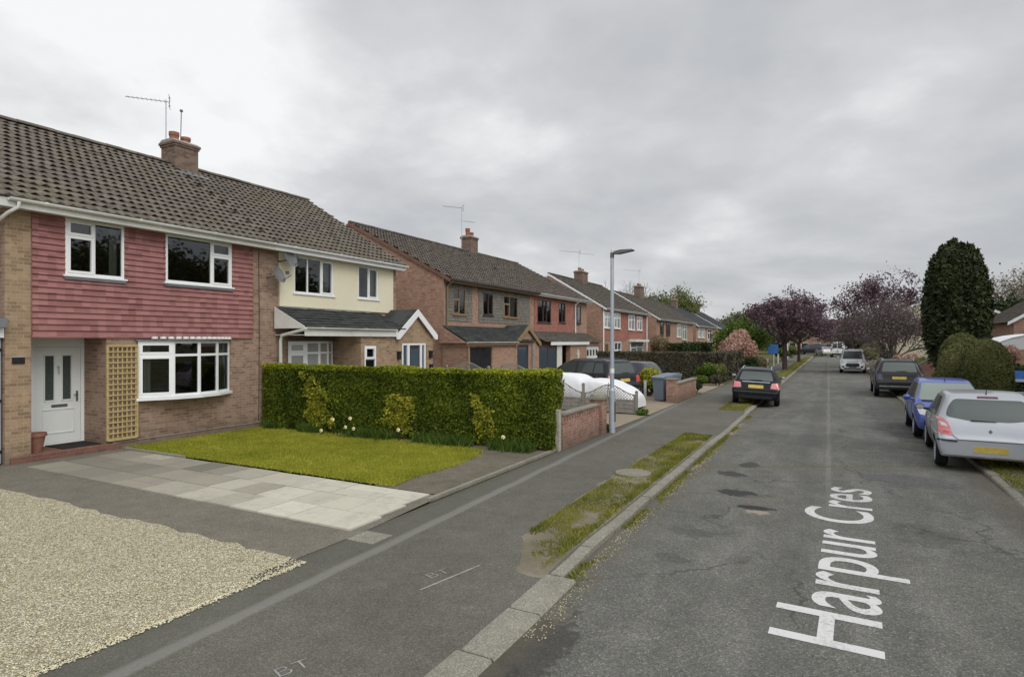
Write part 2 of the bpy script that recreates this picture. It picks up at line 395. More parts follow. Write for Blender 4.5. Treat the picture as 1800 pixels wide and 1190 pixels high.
# ---- ground materials
def mat_road():
    m, N, out = newmat('asphalt_road')
    p = wpos(N); s = N('ShaderNodeSeparateXYZ', Vector=p); X, Y = s.outputs[0], s.outputs[1]
    st = N('ShaderNodeVectorMath', _p={'operation': 'MULTIPLY'}, i0=p, i1=(1.0, .28, 1)).outputs[0]
    n_big = N.noise(p, .35, 5); n_mid = N.noise(p, 2.2, 6, .65); n_st = N.noise(st, 1.6, 5, .6)
    n_p = N.noise(p, 9, 4, .6); n_f = N.noise(p, 55, 4, .7); n_ff = N.noise(p, 190, 2)
    base = N.ramp(N.math('ADD', N.math('MULTIPLY', n_big, .45), N.math('MULTIPLY', n_mid, .55)), (.28, (.098, .097, .086)), (.72, (.178, .174, .154)))
    base = N.mix(N.math('MULTIPLY', N.smooth(n_st, .46, .66), .5), base, (.205, .2, .18))
    vo = N('ShaderNodeTexVoronoi', Vector=p, Scale=75.0, Randomness=1.0)
    chip = N.ramp(N('ShaderNodeSeparateColor', Color=vo.outputs['Color']).outputs[0], (.0, .55), (.6, 1.0), (.9, 1.25), (1, 2.0))
    base = N.mix(.8, base, chip, 'MULTIPLY')
    # centre joint, slightly wandering, pale
    wob = N.math('MULTIPLY', N.math('SUBTRACT', N.noise(p, .5, 3), .5), .08)
    xx = N.math('ABSOLUTE', N.math('ADD', N.math('ADD', X, N.math('MULTIPLY', Y, .004)), wob))
    seam = N.math('SUBTRACT', 1.0, N.smooth(xx, .02, .07))
    seam = N.math('MULTIPLY', seam, N.smooth(Y, 8, 14))
    base = N.mix(N.math('MULTIPLY', seam, .36), base, (.26, .25, .23))
    xx2 = N.math('ABSOLUTE', N.math('ADD', N.math('ADD', X, .45), wob))
    base = N.mix(N.math('MULTIPLY', N.math('SUBTRACT', 1.0, N.smooth(xx2, .05, .3)), .25), base, (.085, .083, .076))
    # transverse joint with moss
    yj = N.math('SUBTRACT', N.math('ADD', Y, N.math('MULTIPLY', wob, 2.0)), N.math('ADD', N.math('MULTIPLY', X, .55), 14.0))
    tj = N.math('SUBTRACT', 1.0, N.smooth(N.math('ABSOLUTE', yj), .03, .12))
    base = N.mix(N.math('MULTIPLY', tj, .7), base, (.12, .115, .05))
    yj2 = N.math('ABSOLUTE', N.math('ADD', N.math('SUBTRACT', Y, 21.3), wob))
    base = N.mix(N.math('MULTIPLY', N.math('SUBTRACT', 1.0, N.smooth(yj2, .05, .2)), .3), base, (.19, .185, .17))
    # repairs: dark soft patches with a shape of their own
    def patch(cx, cy, rx, ry, col, amt, base):
        dx = N.math('DIVIDE', N.math('SUBTRACT', X, cx), rx); dy = N.math('DIVIDE', N.math('SUBTRACT', Y, cy), ry)
        d = N.math('ADD', N.math('ADD', N.math('MULTIPLY', dx, dx), N.math('MULTIPLY', dy, dy)), N.math('ADD', N.math('MULTIPLY', N.math('SUBTRACT', n_mid, .5), 3.6), N.math('MULTIPLY', N.math('SUBTRACT', n_p, .5), 2.6)))
        return N.mix(N.math('MULTIPLY', N.math('SUBTRACT', 1.0, N.smooth(d, .55, 1.1)), amt), base, col)
    for a in ((-1.35, 10.8, .42, .26, (.035, .035, .034), .85), (-1.05, 10.65, .3, .16, (.16, .15, .12), .6), (-1.75, 12.3, .3, .22, (.04, .04, .039), .75), (-1.5, 13.4, .2, .3, (.04, .04, .039), .7),
              (-1.68, 8.3, .28, .3, (.06, .06, .057), .4), (-1.7, 7.2, .25, .15, (.06, .06, .057), .45), (1.15, 9.6, .45, .7, (.065, .065, .06), .4),
              (-1.02, 9.98, .3, .12, (.03, .03, .03), .9), (-.98, 9.72, .24, .12, (.33, .28, .2), .8), (1.2, 13.2, .9, .6, (.08, .083, .088), .35), (-.2, 17.5, 2.2, 1.2, (.075, .075, .072), .4),
              (-2.25, 4.4, .3, 1.0, (.05, .045, .04), .7), (1.9, 24, .8, 6, (.07, .07, .068), .5)):
        base = patch(*a, base)
    # hairline cracks
    wv = N('ShaderNodeVectorMath', _p={'operation': 'ADD'}, i0=p, i1=N('ShaderNodeVectorMath', _p={'operation': 'SCALE'}, i0=N('ShaderNodeTexNoise', Vector=p, Scale=1.8, Detail=5.0).outputs['Color'], Scale=.9).outputs[0]).outputs[0]
    cr = N('ShaderNodeTexVoronoi', _p={'feature': 'DISTANCE_TO_EDGE'}, Vector=wv, Scale=.38).outputs[0]
    cm = N.math('MULTIPLY', N.math('SUBTRACT', 1.0, N.smooth(cr, .002, .014)), N.smooth(N.noise(p, .55, 3), .42, .6))
    base = N.mix(N.math('MULTIPLY', cm, .6), base, (.04, .04, .036))
    # mossy grit by the kerbs
    edge = N.math('ADD', N.math('ABSOLUTE', X), N.math('MULTIPLY', N.math('SUBTRACT', n_mid, .5), 1.1))
    base = N.mix(N.math('MULTIPLY', N.smooth(edge, 2.05, 2.45), .5), base, (.11, .095, .065))
    sp = N.smooth(n_ff, .7, .76)
    base = N.mix(N.math('MULTIPLY', sp, .4), base, (.35, .34, .3))
    h = N.math('ADD', N.math('MULTIPLY', n_f, .6), N.math('MULTIPLY', vo.outputs['Distance'], .6))
    finish(N, out, base, .93, h, .7, .012, .2)
    return m
M['road'] = mat_road()
def mat_path(name, c1, c2, seam=True):
    m, N, out = newmat(name)
    p = wpos(N); s = N('ShaderNodeSeparateXYZ', Vector=p); X, Y = s.outputs[0], s.outputs[1]
    n_big = N.noise(p, .5, 5); n_mid = N.noise(p, 3, 6, .65); n_f = N.noise(p, 70, 4, .7)
    base = N.ramp(N.math('ADD', N.math('MULTIPLY', n_big, .5), N.math('MULTIPLY', n_mid, .5)), (.3, c1), (.7, c2))
    vo = N('ShaderNodeTexVoronoi', Vector=p, Scale=95.0)
    chip = N.ramp(N('ShaderNodeSeparateColor', Color=vo.outputs['Color']).outputs[0], (0, .6), (.7, 1.05), (1, 1.6))
    base = N.mix(.7, base, chip, 'MULTIPLY')
    if seam:
        wob = N.math('MULTIPLY', N.math('SUBTRACT', N.noise(p, .6, 3), .5), .12)
        c = N.math('ADD', N.math('ADD', X, 4.72), N.math('MULTIPLY', N.math('SUBTRACT', Y, 2.5), .03))
        q = N.math('ABSOLUTE', N.math('ADD', c, wob))
        base = N.mix(N.math('MULTIPLY', N.math('SUBTRACT', 1.0, N.smooth(q, .05, .11)), .6), base, (.225, .22, .2))
        # the strip behind the joint is older and greener
        old = N.math('SUBTRACT', 1.0, N.smooth(N.math('ADD', c, wob), -.1, .0))
        base = N.mix(N.math('MULTIPLY', old, .35), base, (.095, .095, .075))
        back = N.smooth(N.math('ADD', N.math('MULTIPLY', X, -1.0), N.math('MULTIPLY', n_mid, .5)), 5.5, 5.75)
        base = N.mix(N.math('MULTIPLY', back, .6), base, (.075, .072, .055))
    h = N.math('ADD', N.math('MULTIPLY', n_f, .6), N.math('MULTIPLY', vo.outputs['Distance'], .5))
    finish(N, out, base, .93, h, .6, .01, .2)
    return m
M['path'] = mat_path('tarmac_footway', (.092, .088, .073), (.155, .148, .124))
M['drive_tan'] = mat_path('tan_drive', (.22, .18, .135), (.33, .27, .2), False)
M['drive_grey'] = mat_path('stained_concrete', (.12, .11, .088), (.215, .195, .155), False)
M['kerb'] = mat_path('kerb_concrete', (.175, .165, .13), (.315, .295, .245), False)
M['soil'] = mat_path('gritty_soil', (.095, .082, .06), (.20, .175, .135), False)
def mat_gravel():
    m, N, out = newmat('pale_gravel')
    p = wpos(N)
    dz = N('ShaderNodeVectorMath', _p={'operation': 'MULTIPLY'}, i0=p, i1=(1, 1, .3)).outputs[0]
    vo = N('ShaderNodeTexVoronoi', Vector=dz, Scale=55.0); ve = N('ShaderNodeTexVoronoi', _p={'feature': 'DISTANCE_TO_EDGE'}, Vector=dz, Scale=55.0)
    r = N('ShaderNodeSeparateColor', Color=vo.outputs['Color'])
    col = N.ramp(r.outputs[0], (0, (.28, .235, .14)), (.3, (.52, .46, .295)), (.65, (.68, .62, .435)), (.9, (.85, .81, .66)), (1, (.32, .27, .18)))
    gap = N.math('SUBTRACT', 1.0, N.smooth(ve.outputs[0], .0, .16))
    col = N.mix(N.math('MULTIPLY', gap, .85), col, (.085, .075, .04))
    big = N.noise(p, .6, 4)
    col = N.mix(N.math('MULTIPLY', N.smooth(big, .5, .75), .25), col, (.3, .27, .18))
    h = N.math('MULTIPLY', N.math('SUBTRACT', .6, vo.outputs['Distance']), 1.0)
    finish(N, out, col, .85, h, 1.0, .02, .25)
    return m
M['gravel'] = mat_gravel()
M['pebble'] = foliage('pebble', [(0, (.28, .235, .14)), (.35, (.52, .46, .295)), (.7, (.68, .62, .435)), (1, (.85, .81, .66))], 0.0, .7)
def mat_slab():
    m, N, out = newmat('paving_slab')
    p = wpos(N)
    a = N('ShaderNodeAttribute', _p={'attribute_name': 'tone'}).outputs['Fac']
    n1 = N.noise(p, 1.4, 6, .6); n2 = N.noise(p, 9, 5, .65); n3 = N.noise(p, 90, 3)
    col = N.ramp(a, (0, (.15, .145, .12)), (.35, (.29, .265, .21)), (.65, (.45, .42, .335)), (1, (.66, .63, .52)))
    col = N.mix(N.math('MULTIPLY', N.smooth(N.math('ADD', N.math('MULTIPLY', n1, .6), N.math('MULTIPLY', n2, .4)), .45, .7), .4), col, (.17, .16, .125))
    col = N.mix(N.math('MULTIPLY', n3, .3), col, (.2, .19, .16))
    finish(N, out, col, .9, N.math('ADD', n2, n3), .3, .006, .2)
    return m
M['slab'] = mat_slab()
def mat_turf(name, c1, c2, c3):
    m, N, out = newmat(name)
    p = wpos(N)
    n1 = N.noise(p, 1.5, 5); n2 = N.noise(p, 11, 7, .8); n3 = N.noise(p, 75, 3, .7)
    f = N.math('ADD', N.math('ADD', N.math('MULTIPLY', n1, .5), N.math('MULTIPLY', n2, .3)), N.math('MULTIPLY', n3, .2))
    col = N.ramp(f, (.3, c1), (.5, c2), (.7, c3))
    finish(N, out, col, .95, N.math('ADD', n2, n3), .8, .03, .1)
    return m
M['turf'] = mat_turf('lawn_turf', (.16, .16, .02), (.26, .25, .032), (.35, .32, .05))
M['verge_soil'] = mat_turf('mossy_verge_soil', (.13, .12, .06), (.235, .205, .15), (.37, .325, .265))
M['land'] = mat_turf('garden_ground', (.06, .06, .03), (.10, .10, .045), (.15, .14, .07))
def mat_white_line():
    m, N, out = newmat('faded_label_white')
    p = wpos(N)
    n = N.noise(p, 25, 5, .7); n2 = N.noise(p, 3, 4)
    col = N.mix(N.math('MULTIPLY', N.smooth(N.math('ADD', N.math('ADD', N.math('MULTIPLY', n, .7), N.math('MULTIPLY', n2, .4)), N.math('MULTIPLY', N.smooth(N('ShaderNodeSeparateXYZ', Vector=p).outputs[1], 8.5, 12.5), .09)), .53, .74), .7), (.60, .60, .58), (.24, .24, .225))
    finish(N, out, col, .8, n, .3, .005, .25)
    return m
M['line'] = mat_white_line()
M['chalk'] = plain('faded_spray_paint', (.30, .30, .28), .95, .1, var=.4, scale=8)
# ------------------------------------------------------------------ the ground
def structure(o): o['kind'] = 'structure'; return o
def sheet(name, pts, z, mat):
    return structure(MB().quad(*[(x, y, z) for x, y in pts]).build(name, mat))
sheet('ground', [(-400, -200), (400, -200), (400, 600), (-400, 600)], -.16, M['land'])
mb = MB(); mb.quad((-120, -40, -.03), (-5.2, -40, -.03), (-5.2, 240, -.03), (-120, 240, -.03)); structure(mb.build('garden_ground', M['land']))
mb = MB(); mb.quad((4.6, -40, -.03), (120, -40, -.03), (120, 240, -.03), (4.6, 240, -.03)); structure(mb.build('garden_ground', M['land']))
# road: straight, then bending to the right far off
path_pts = [(0, -40), (0, 30), (0, 70), (.1, 96), (.8, 108), (2.6, 120), (6, 131), (11, 141), (18, 150), (30, 160)]
mb = MB()
L_, R_ = [], []
for i, (x, y) in enumerate(path_pts):
    a = Vector(path_pts[max(0, i - 1)]); b = Vector(path_pts[min(len(path_pts) - 1, i + 1)])
    d = (b - a).normalized(); n = Vector((d.y, -d.x))
    L_.append((x - n.x * 2.7, y - n.y * 2.7)); R_.append((x + n.x * 2.7, y + n.y * 2.7))
for i in range(len(path_pts) - 1):
    mb.quad((*L_[i], -.08), (*R_[i], -.08), (*R_[i + 1], -.08), (*L_[i + 1], -.08))
structure(mb.build('road', M['road']))
# kerb height along the left side: 0 beside the verges, lowered at the drives
def ramp_between(y, spans):
    k = 1.0
    for a, b in spans:
        if a <= y <= b: return 0.0
        k = min(k, max(0, min(1, (a - y) / .9 if y < a else (y - b) / .9)))
    return k
LOW = [(-40, 5.6), (17.0, 22.2), (29, 34.6)]
def kt(y): return -.055 + .055 * ramp_between(y, LOW)
LOWR = [(4, 12.6), (24.5, 28.5), (40, 44)]
def ktr(y): return -.055 + .055 * ramp_between(y, LOWR)
ys = [-40 + i for i in range(36)] + [-4 + .5 * i for i in range(90)] + [41 + 2 * i for i in range(45)]
mb = MB()
for a, b in zip(ys[:-1], ys[1:]):
    mb.quad((-5.45, a, 0), (-3.5, a, 0), (-3.5, b, 0), (-5.45, b, 0))
    mb.quad((-3.5, a, 0), (-2.70, a, kt(a) - .004), (-2.70, b, kt(b) - .004), (-3.5, b, 0))
structure(mb.build('pavement', M['path']))
mb = MB()
for a, b in zip(ys[:-1], ys[1:]):
    mb.quad((2.74, a, ktr(a) - .004), (3.7, a, 0), (3.7, b, 0), (2.74, b, ktr(b) - .004))
    mb.quad((3.7, a, 0), (5.1, a, 0), (5.1, b, 0), (3.7, b, 0))
structure(mb.build('pavement', M['path']))
def kerb(x0, x1, fn, wide=None):
    mb = MB(); y = -12.0
    while y < 108:
        l = .9 + rnd.uniform(-.02, .02); g = .012; a, b = y + g, y + l - g
        xa, xb = x0, x1
        if wide and b < 6.0: xa, xb = wide
        j = rnd.uniform(-.008, .008); h = .012
        za, zb = fn(a) + rnd.uniform(-.004, .004), fn(b) + rnd.uniform(-.004, .004)
        s = 1 if xb > xa else -1
        # chamfer on the road side
        top = [(xa + j, za), (xb - s * .02 + j, za), (xb + j, za - h * 2), (xb + j, -.12), (xa + j, -.12)]
        p0 = [(x, a, z) for x, z in top]; p1 = [(x, b, z + zb - za if z > -.1 else z) for x, z in top]
        for i in range(5):
            k = (i + 1) % 5
            q = (p0[i], p0[k], p1[k], p1[i])
            mb.quad(*(q if s < 0 else q[::-1]))
        mb.quad(*(p0 if s > 0 else p0[::-1])); mb.quad(*(p1[::-1] if s > 0 else p1))
        y += l
    return structure(mb.build('kerb', M['kerb'], recalc=True))
kerb(-2.71, -2.57, kt, (-2.74, -2.40))
kerb(2.76, 2.60, ktr)
# verges: slightly irregular mossy sheets a little above the footway
def vnoise1(x):
    i = math.floor(x); f = x - i; f = f * f * (3 - 2 * f); h = lambda k: abs(math.sin(k * 127.1) * 43758.5) % 1.0
    return h(i) * (1 - f) + h(i + 1) * f
def verge(x0, x1, y0, y1, z=.012, n=None, out_l=True, mat='verge_soil', name='verge'):
    n = n or max(6, int((y1 - y0) * 11)); mb = MB(); r = random.Random(int(y0 * 10 + x0 * 100))
    prev = None
    for i in range(n + 1):
        t = i / n; y = y0 + (y1 - y0) * t
        w = math.sin(math.pi * min(1, max(0, t))) ** .25 if 0 < t < 1 else 0
        e = .10 * (vnoise1(y * 1.3) - .5) + .12 * (vnoise1(y * 4.1 + 9) - .5) + r.uniform(-.02, .02)
        w = min(1, w) * (.55 + .45 * min(1, min(t, 1 - t) * (y1 - y0) / .9)) + .12 * (vnoise1(y * 7 + 3) - .5) * (1 if min(t, 1 - t) * (y1 - y0) < 1.2 else 0)
        if x0 < 0: a, b = x0 + e + (1 - w) * .75, x1
        else: a, b = x0, x1 + e - (1 - w) * .3
        def hz(x): return (kt(y) if x0 < 0 else ktr(y)) * max(0, min(1, (3.5 - abs(x)) / .8))
        bm_ = .004 + .022 * w if 0 < t < 1 else -.02
        if x0 < 0: cur = [(a, y, hz(a) - .012), (a * .85 + b * .15, y, hz(a * .85 + b * .15) + bm_ * .6), (a * .4 + b * .6, y, hz(a * .4 + b * .6) + bm_), (b, y, hz(b) - .004 + bm_ * .2)]
        else: cur = [(a, y, hz(a) - .004 + bm_ * .2), (a * .6 + b * .4, y, hz(a * .6 + b * .4) + bm_), (a * .15 + b * .85, y, hz(a * .15 + b * .85) + bm_ * .6), (b, y, hz(b) - .012)]
        if prev:
            for k in range(3): mb.quad(prev[k], prev[k + 1], cur[k + 1], cur[k])
        prev = cur
    return structure(mb.build(name, M[mat]))
verge(-3.66, -2.73, 5.75, 16.6); verge(-3.6, -2.73, 22.9, 28.6); verge(-3.6, -2.73, 35.3, 100, n=60)
verge(2.75, 3.65, 13.0, 24.2); verge(2.75, 3.65, 28.9, 39.6); verge(2.75, 3.65, 44.5, 100, n=60)
# front garden of the red tile-hung house
sheet('driveway', [(-15.9, 4.9), (-5.42, 4.9), (-5.40, 5.96), (-5.55, 8.02), (-15.9, 8.02)], .006, M['drive_grey'])
# gravel with a ragged lip onto the footway
mb = MB(); pts = [(-16.5, -12)]
y = -12.0
r2 = random.Random(5)
while y < 4.9:
    pts.append((-5.28 + .05 * math.sin(y * 2.3) + r2.uniform(-.025, .025) - (.1 if y > 4.2 else 0), y)); y += .16
pts.append((-5.5, 4.93))
for i in range(40): pts.append((-5.7 - i * .26, 4.93 + r2.uniform(-.05, .06)))
pts.append((-16.5, 4.95))
mb.quad(*[(x, yy, .008) for x, yy in pts])
structure(mb.build('gravel', M['gravel']))
# loose pebbles over the gravel (too many to count)
n = 24000
t = rng.random(n) ** 1.6
PX_ = -5.2 - t * 8.4 - np.abs(rng.normal(0, .025, n)); PY_ = .6 + rng.random(n) * 4.3
k = rng.random(n) < .05
PX_[k] = -5.28 + np.abs(rng.normal(0, .04, k.sum()))
base = np.array([(1,0,0),(0,1,0),(-1,0,0),(0,-1,0),(0,0,1),(0,0,-1)], float)
fc = np.array([(0,1,4),(1,2,4),(2,3,4),(3,0,4)])
sz = rng.uniform(.004, .0115, (n, 3)); sz[:, 2] *= .7
ang = rng.random(n) * 6.28
V = base[None] * sz[:, None, :] + rng.normal(0, .001, (n, 6, 3))
c_, s_ = np.cos(ang)[:, None], np.sin(ang)[:, None]
V = np.stack([V[..., 0] * c_ - V[..., 1] * s_, V[..., 0] * s_ + V[..., 1] * c_, V[..., 2]], -1)
V += np.stack([PX_, PY_, np.full(n, .012)], 1)[:, None, :]
F = (fc[None] + (np.arange(n) * 6)[:, None, None]).reshape(-1, 3)
tag(link('loose_gravel', fast_mesh('loose_gravel', V.reshape(-1, 3), F, M['pebble'], np.repeat(rng.random(n), 4), smooth=True)),
    'pale loose stones scattered over the gravel forecourt', 'gravel', kind='stuff')
# slabs: old stained ones by the house, newer pale ones towards the street
mb = MB(); r2 = random.Random(3)
rows = [5.97, 6.62, 7.27, 7.98]
for ri in range(3):
    y0, y1 = rows[ri], rows[ri + 1]
    x = -5.58 - (y0 - 5.97) * .12
    while x > -13.7:
        w = r2.choice([.6, .6, .75, .9]); g = .007
        f = max(0, min(1, (x + 11.2) / 3.6))
        tone = .08 + .75 * f + r2.uniform(-.10, .10)
        if r2.random() < .10: tone -= .22
        if x < -10.6: tone = r2.uniform(.02, .42)
        h = .028 + r2.uniform(-.004, .004)
        if r2.random() < .2 and w >= .75:
            m_ = (y0 + y1) / 2
            mb.box(x - w + g, x - g, y0 + g, m_ - g, -.02, h, c=max(.02, min(1, tone))); mb.box(x - w + g, x - g, m_ + g, y1 - g, -.02, h - .002, c=max(.02, min(1, tone + r2.uniform(-.2, .2))))
        else: mb.box(x - w + g, x - g, y0 + g, y1 - g, -.02, h, c=max(.02, min(1, tone)))
        x -= w
structure(mb.build('paving', M['slab']))
# lawn with turf sheet and blades, soil bed towards the street
lawn = [(-14.5, 8.12), (-11, 8.12), (-8, 8.1), (-6.62, 8.1), (-6.72, 8.9), (-6.62, 10), (-6.75, 11.1), (-7.05, 11.8), (-9, 11.95), (-12, 11.95), (-14.5, 11.9)]
sheet('lawn', lawn, .022, M['turf'])
sheet('flower_bed', [(-6.95, 8.03), (-5.6, 8.03), (-5.53, 12.9), (-14.5, 12.95), (-14.5, 11.8), (-7.0, 11.7)], .014, M['soil'])
mb = MB(); mb.box(-5.62, -5.54, 7.7, 12.6, -.02, .035); mb.box(-14.4, -12.2, 8.02, 8.10, -.02, .05); structure(mb.build('edging', M['kerb']))
def inside(px, py, poly):
    res = np.zeros(len(px), bool); j = len(poly) - 1
    for i in range(len(poly)):
        xi, yi = poly[i]; xj, yj = poly[j]
        res ^= ((yi > py) != (yj > py)) & (px < (xj - xi) * (py - yi) / (yj - yi + 1e-12) + xi); j = i
    return res
def vnoise(x, y, s, seed=0):
    """cheap smooth value noise 0..1"""
    x = x * s + seed * 17.3; y = y * s + seed * 5.1
    xi, yi = np.floor(x), np.floor(y); fx, fy = x - xi, y - yi
    fx = fx * fx * (3 - 2 * fx); fy = fy * fy * (3 - 2 * fy)
    h = lambda a, b: np.modf(np.abs(np.sin(a * 127.1 + b * 311.7) * 43758.5453))[0]
    return (h(xi, yi) * (1 - fx) + h(xi + 1, yi) * fx) * (1 - fy) + (h(xi, yi + 1) * (1 - fx) + h(xi + 1, yi + 1) * fx) * fy
def blades(name, px, py, z, hmin, hmax, w, mat, label, tone, cat='grass'):
    n = len(px); a = rng.random(n) * 6.283; h = rng.uniform(hmin, hmax, n); lean = rng.normal(0, .45, (n, 2)) * h[:, None]
    d = np.stack([np.cos(a), np.sin(a)], 1) * (w * rng.uniform(.6, 1.3, n))[:, None]
    B = np.stack([px, py], 1)
    V = np.zeros((n, 3, 3))
    V[:, 0, :2] = B - d; V[:, 1, :2] = B + d; V[:, 2, :2] = B + lean
    V[:, :2, 2] = np.asarray(z)[..., None] if np.ndim(z) else z
    V[:, 2, 2] = z + h
    me = fast_mesh(name, V.reshape(-1, 3), np.arange(n * 3).reshape(n, 3), M[mat], tone)
    return tag(link(name, me), label, cat, kind='stuff')
n = 90000
px = rng.uniform(-14.5, -6.5, n); py = rng.uniform(8.05, 12.0, n); k = inside(px + rng.normal(0, .05, n), py + rng.normal(0, .035, n), lawn); px, py = px[k], py[k]
tn = .25 + .45 * vnoise(px, py, .9) + .25 * vnoise(px, py, 3.5, 2) + rng.normal(0, .12, len(px))
blades('lawn_grass', px, py, .015, .02, .06, .009, 'grass', 'mown yellow-green grass of the lawn before the hedge', np.clip(tn, 0, 1))
# verge grass: dense at the edges, worn in the middle
def verge_blades(x0, x1, y0, y1, n, seed, thr=.47, label='', hmax=.06):
    py = rng.uniform(y0 - .15, y1, n); px = rng.uniform(x0, x1, n) - .06 * rng.random(n)
    e = np.minimum(px - x0, x1 - px) / (x1 - x0)
    v = vnoise(px, py, 1.5, seed) * .6 + vnoise(px, py, 5, seed + 3) * .4 + np.clip(.22 - e, 0, 1) * 1.1
    if y0 < 7: v -= np.clip((7.6 - py) / 1.6, 0, 1) * .2
    k = rng.random(n) < np.clip((v - thr + .14) / .26, 0, 1)
    if y0 < 7: k &= px > -3.5 + .45 * np.clip(7.1 - py, 0, 2)
    px, py, v = px[k], py[k], v[k]
    blades('verge_grass', px, py, .008, .015, hmax, .009, 'grass_verge', label, np.clip(.15 + .8 * vnoise(px, py, 2.5, seed + 8) + rng.normal(0, .12, len(px)), 0, 1))
verge_blades(-3.62, -2.74, 6.1, 16.5, 40000, 1, .44, 'patchy yellow-green grass on the worn verge by the lamp post')
verge_blades(-3.6, -2.74, 22.9, 28.6, 9000, 4, .38, 'grass on the verge under the black estate car')
verge_blades(-3.6, -2.74, 35.4, 99, 30000, 5, .25, 'green grass on the far left verge below the purple trees', .09)
verge_blades(2.77, 3.65, 13.1, 24.1, 14000, 6, .4, 'grass on the right verge below the silver and blue cars')
verge_blades(2.77, 3.65, 29, 39, 8000, 7, .35, 'grass on the right verge beside the dark grey car')
# weeds in the gutter and at the foot of walls
n = 7000
py = rng.uniform(5.6, 22, n); px = -2.545 + np.abs(rng.normal(0, .07, n)); k = vnoise(px, py, 1.3, 9) > .4
px, py = px[k], py[k]
blades('gutter_weeds', px, py, -.08, .01, .05, .01, 'grass_verge', 'moss and weeds growing in the gutter along the left kerb', np.clip(rng.normal(.5, .2, len(px)), 0, 1), 'weeds')
n = 2000
py = rng.uniform(1.5, 20, n); px = -2.5 + np.abs(rng.normal(0, .1, n)) + .12 * (py < 6); k = vnoise(px, py, 1.1, 4) > .45; px, py = px[k], py[k]; n = len(px)
V = base[None] * rng.uniform(.004, .012, (n, 3))[:, None, :] + np.stack([px, py, np.full(n, -.076)], 1)[:, None, :]
F = (fc[None] + (np.arange(n) * 6)[:, None, None]).reshape(-1, 3)
tag(link('gutter_grit', fast_mesh('gutter_grit', V.reshape(-1, 3), F, M['pebble'], np.repeat(rng.random(n) * .12, 4))), 'loose stones and grit collected in the gutter of the left kerb', 'grit', kind='stuff')
# drives of the neighbours
sheet('driveway', [(-14.6, 12.95), (-5.5, 12.95), (-5.45, 19.95), (-14.6, 19.95)], .006, M['drive_tan'])
sheet('driveway', [(-15.4, 20.2), (-5.45, 20.2), (-5.45, 24.3), (-15.4, 24.3)], .006, M['drive_tan'])
sheet('driveway', [(-15.4, 24.32), (-5.75, 24.32), (-5.75, 29.6), (-5.44, 29.6), (-5.44, 36.4), (-15.4, 36.4)], .008, M['drive_tan'])
sheet('driveway', [(4.9, 25), (12, 25), (12, 28), (4.9, 28)], .006, M['drive_tan'])

# ------------------------------------------------------------------ lettering on the road
def text_mesh(body, size, sx, mat, name, z, loc, ang, parent=None, bold=0.0, spacing=1.0):
    cu = bpy.data.curves.new('letters', 'FONT'); cu.body = body; cu.size = size; cu.offset = bold; cu.space_character = spacing
    t = bpy.data.objects.new('letters', cu); COL.objects.link(t)
    bpy.context.view_layer.update()
    me = bpy.data.meshes.new_from_object(t.evaluated_get(bpy.context.evaluated_depsgraph_get()))
    bpy.data.objects.remove(t); bpy.data.curves.remove(cu)
    me.name = name; me.materials.clear(); me.materials.append(mat)
    co = np.empty(len(me.vertices) * 3); me.vertices.foreach_get('co', co); co = co.reshape(-1, 3)
    x0, x1 = co[:, 0].min(), co[:, 0].max()
    co[:, 0] = (co[:, 0] - x0) * sx / (x1 - x0)
    me.vertices.foreach_set('co', co.ravel()); me.update()
    o = link(name, me, parent, (loc[0], loc[1], z)); o.rotation_euler[2] = ang
    return o
o = text_mesh('Harpur Cres', 1.27, 6.35, M['line'], 'road_lettering', -.076, (.375, 5.72, 0), R(90 - 1.9), bold=.008)  # added overlay lettering: a map label, not paint on the asphalt
tag(o, 'white street name reading Harpur Cres overlaid on the road as a map label', 'map label')
o = text_mesh('BT', .2, .26, M['chalk'], 'utility_marking', .004, (-3.62, 3.14, 0), R(70), bold=-.004)
tag(o, 'faint sprayed letters BT on the footway nearest the camera', 'pavement marking')
o = text_mesh('BT', .2, .26, M['chalk'], 'utility_marking', .004, (-3.72, 5.2, 0), R(70), bold=-.004)
tag(o, 'faint sprayed letters BT on the footway beside the end of the verge', 'pavement marking')
mb = MB(); mb.quad((-3.66, 4.9, .004), (-3.635, 4.9, .004), (-3.45, 5.75, .004), (-3.475, 5.75, .004))
tag(mb.build('utility_marking', M['chalk']), 'thin sprayed line running along the footway towards the verge', 'pavement marking')
# manhole cover in the verge, stone slab behind footway, drain
mb = MB(); mb.lathe([(.33, -.01), (.33, .042), (.30, .046), (.0, .046)], (-3.28, 11.0, 0), n=20); tag(mb.build('manhole_cover', M['kerb']), 'pale round concrete cover set in the grass verge', 'cover')
mb = MB(); mb.box(-5.4, -4.98, 5.72, 6.1, -.01, .006); tag(mb.build('stopcock_slab', M['kerb']), 'small pale slab at the footway edge by the paving corner', 'cover')
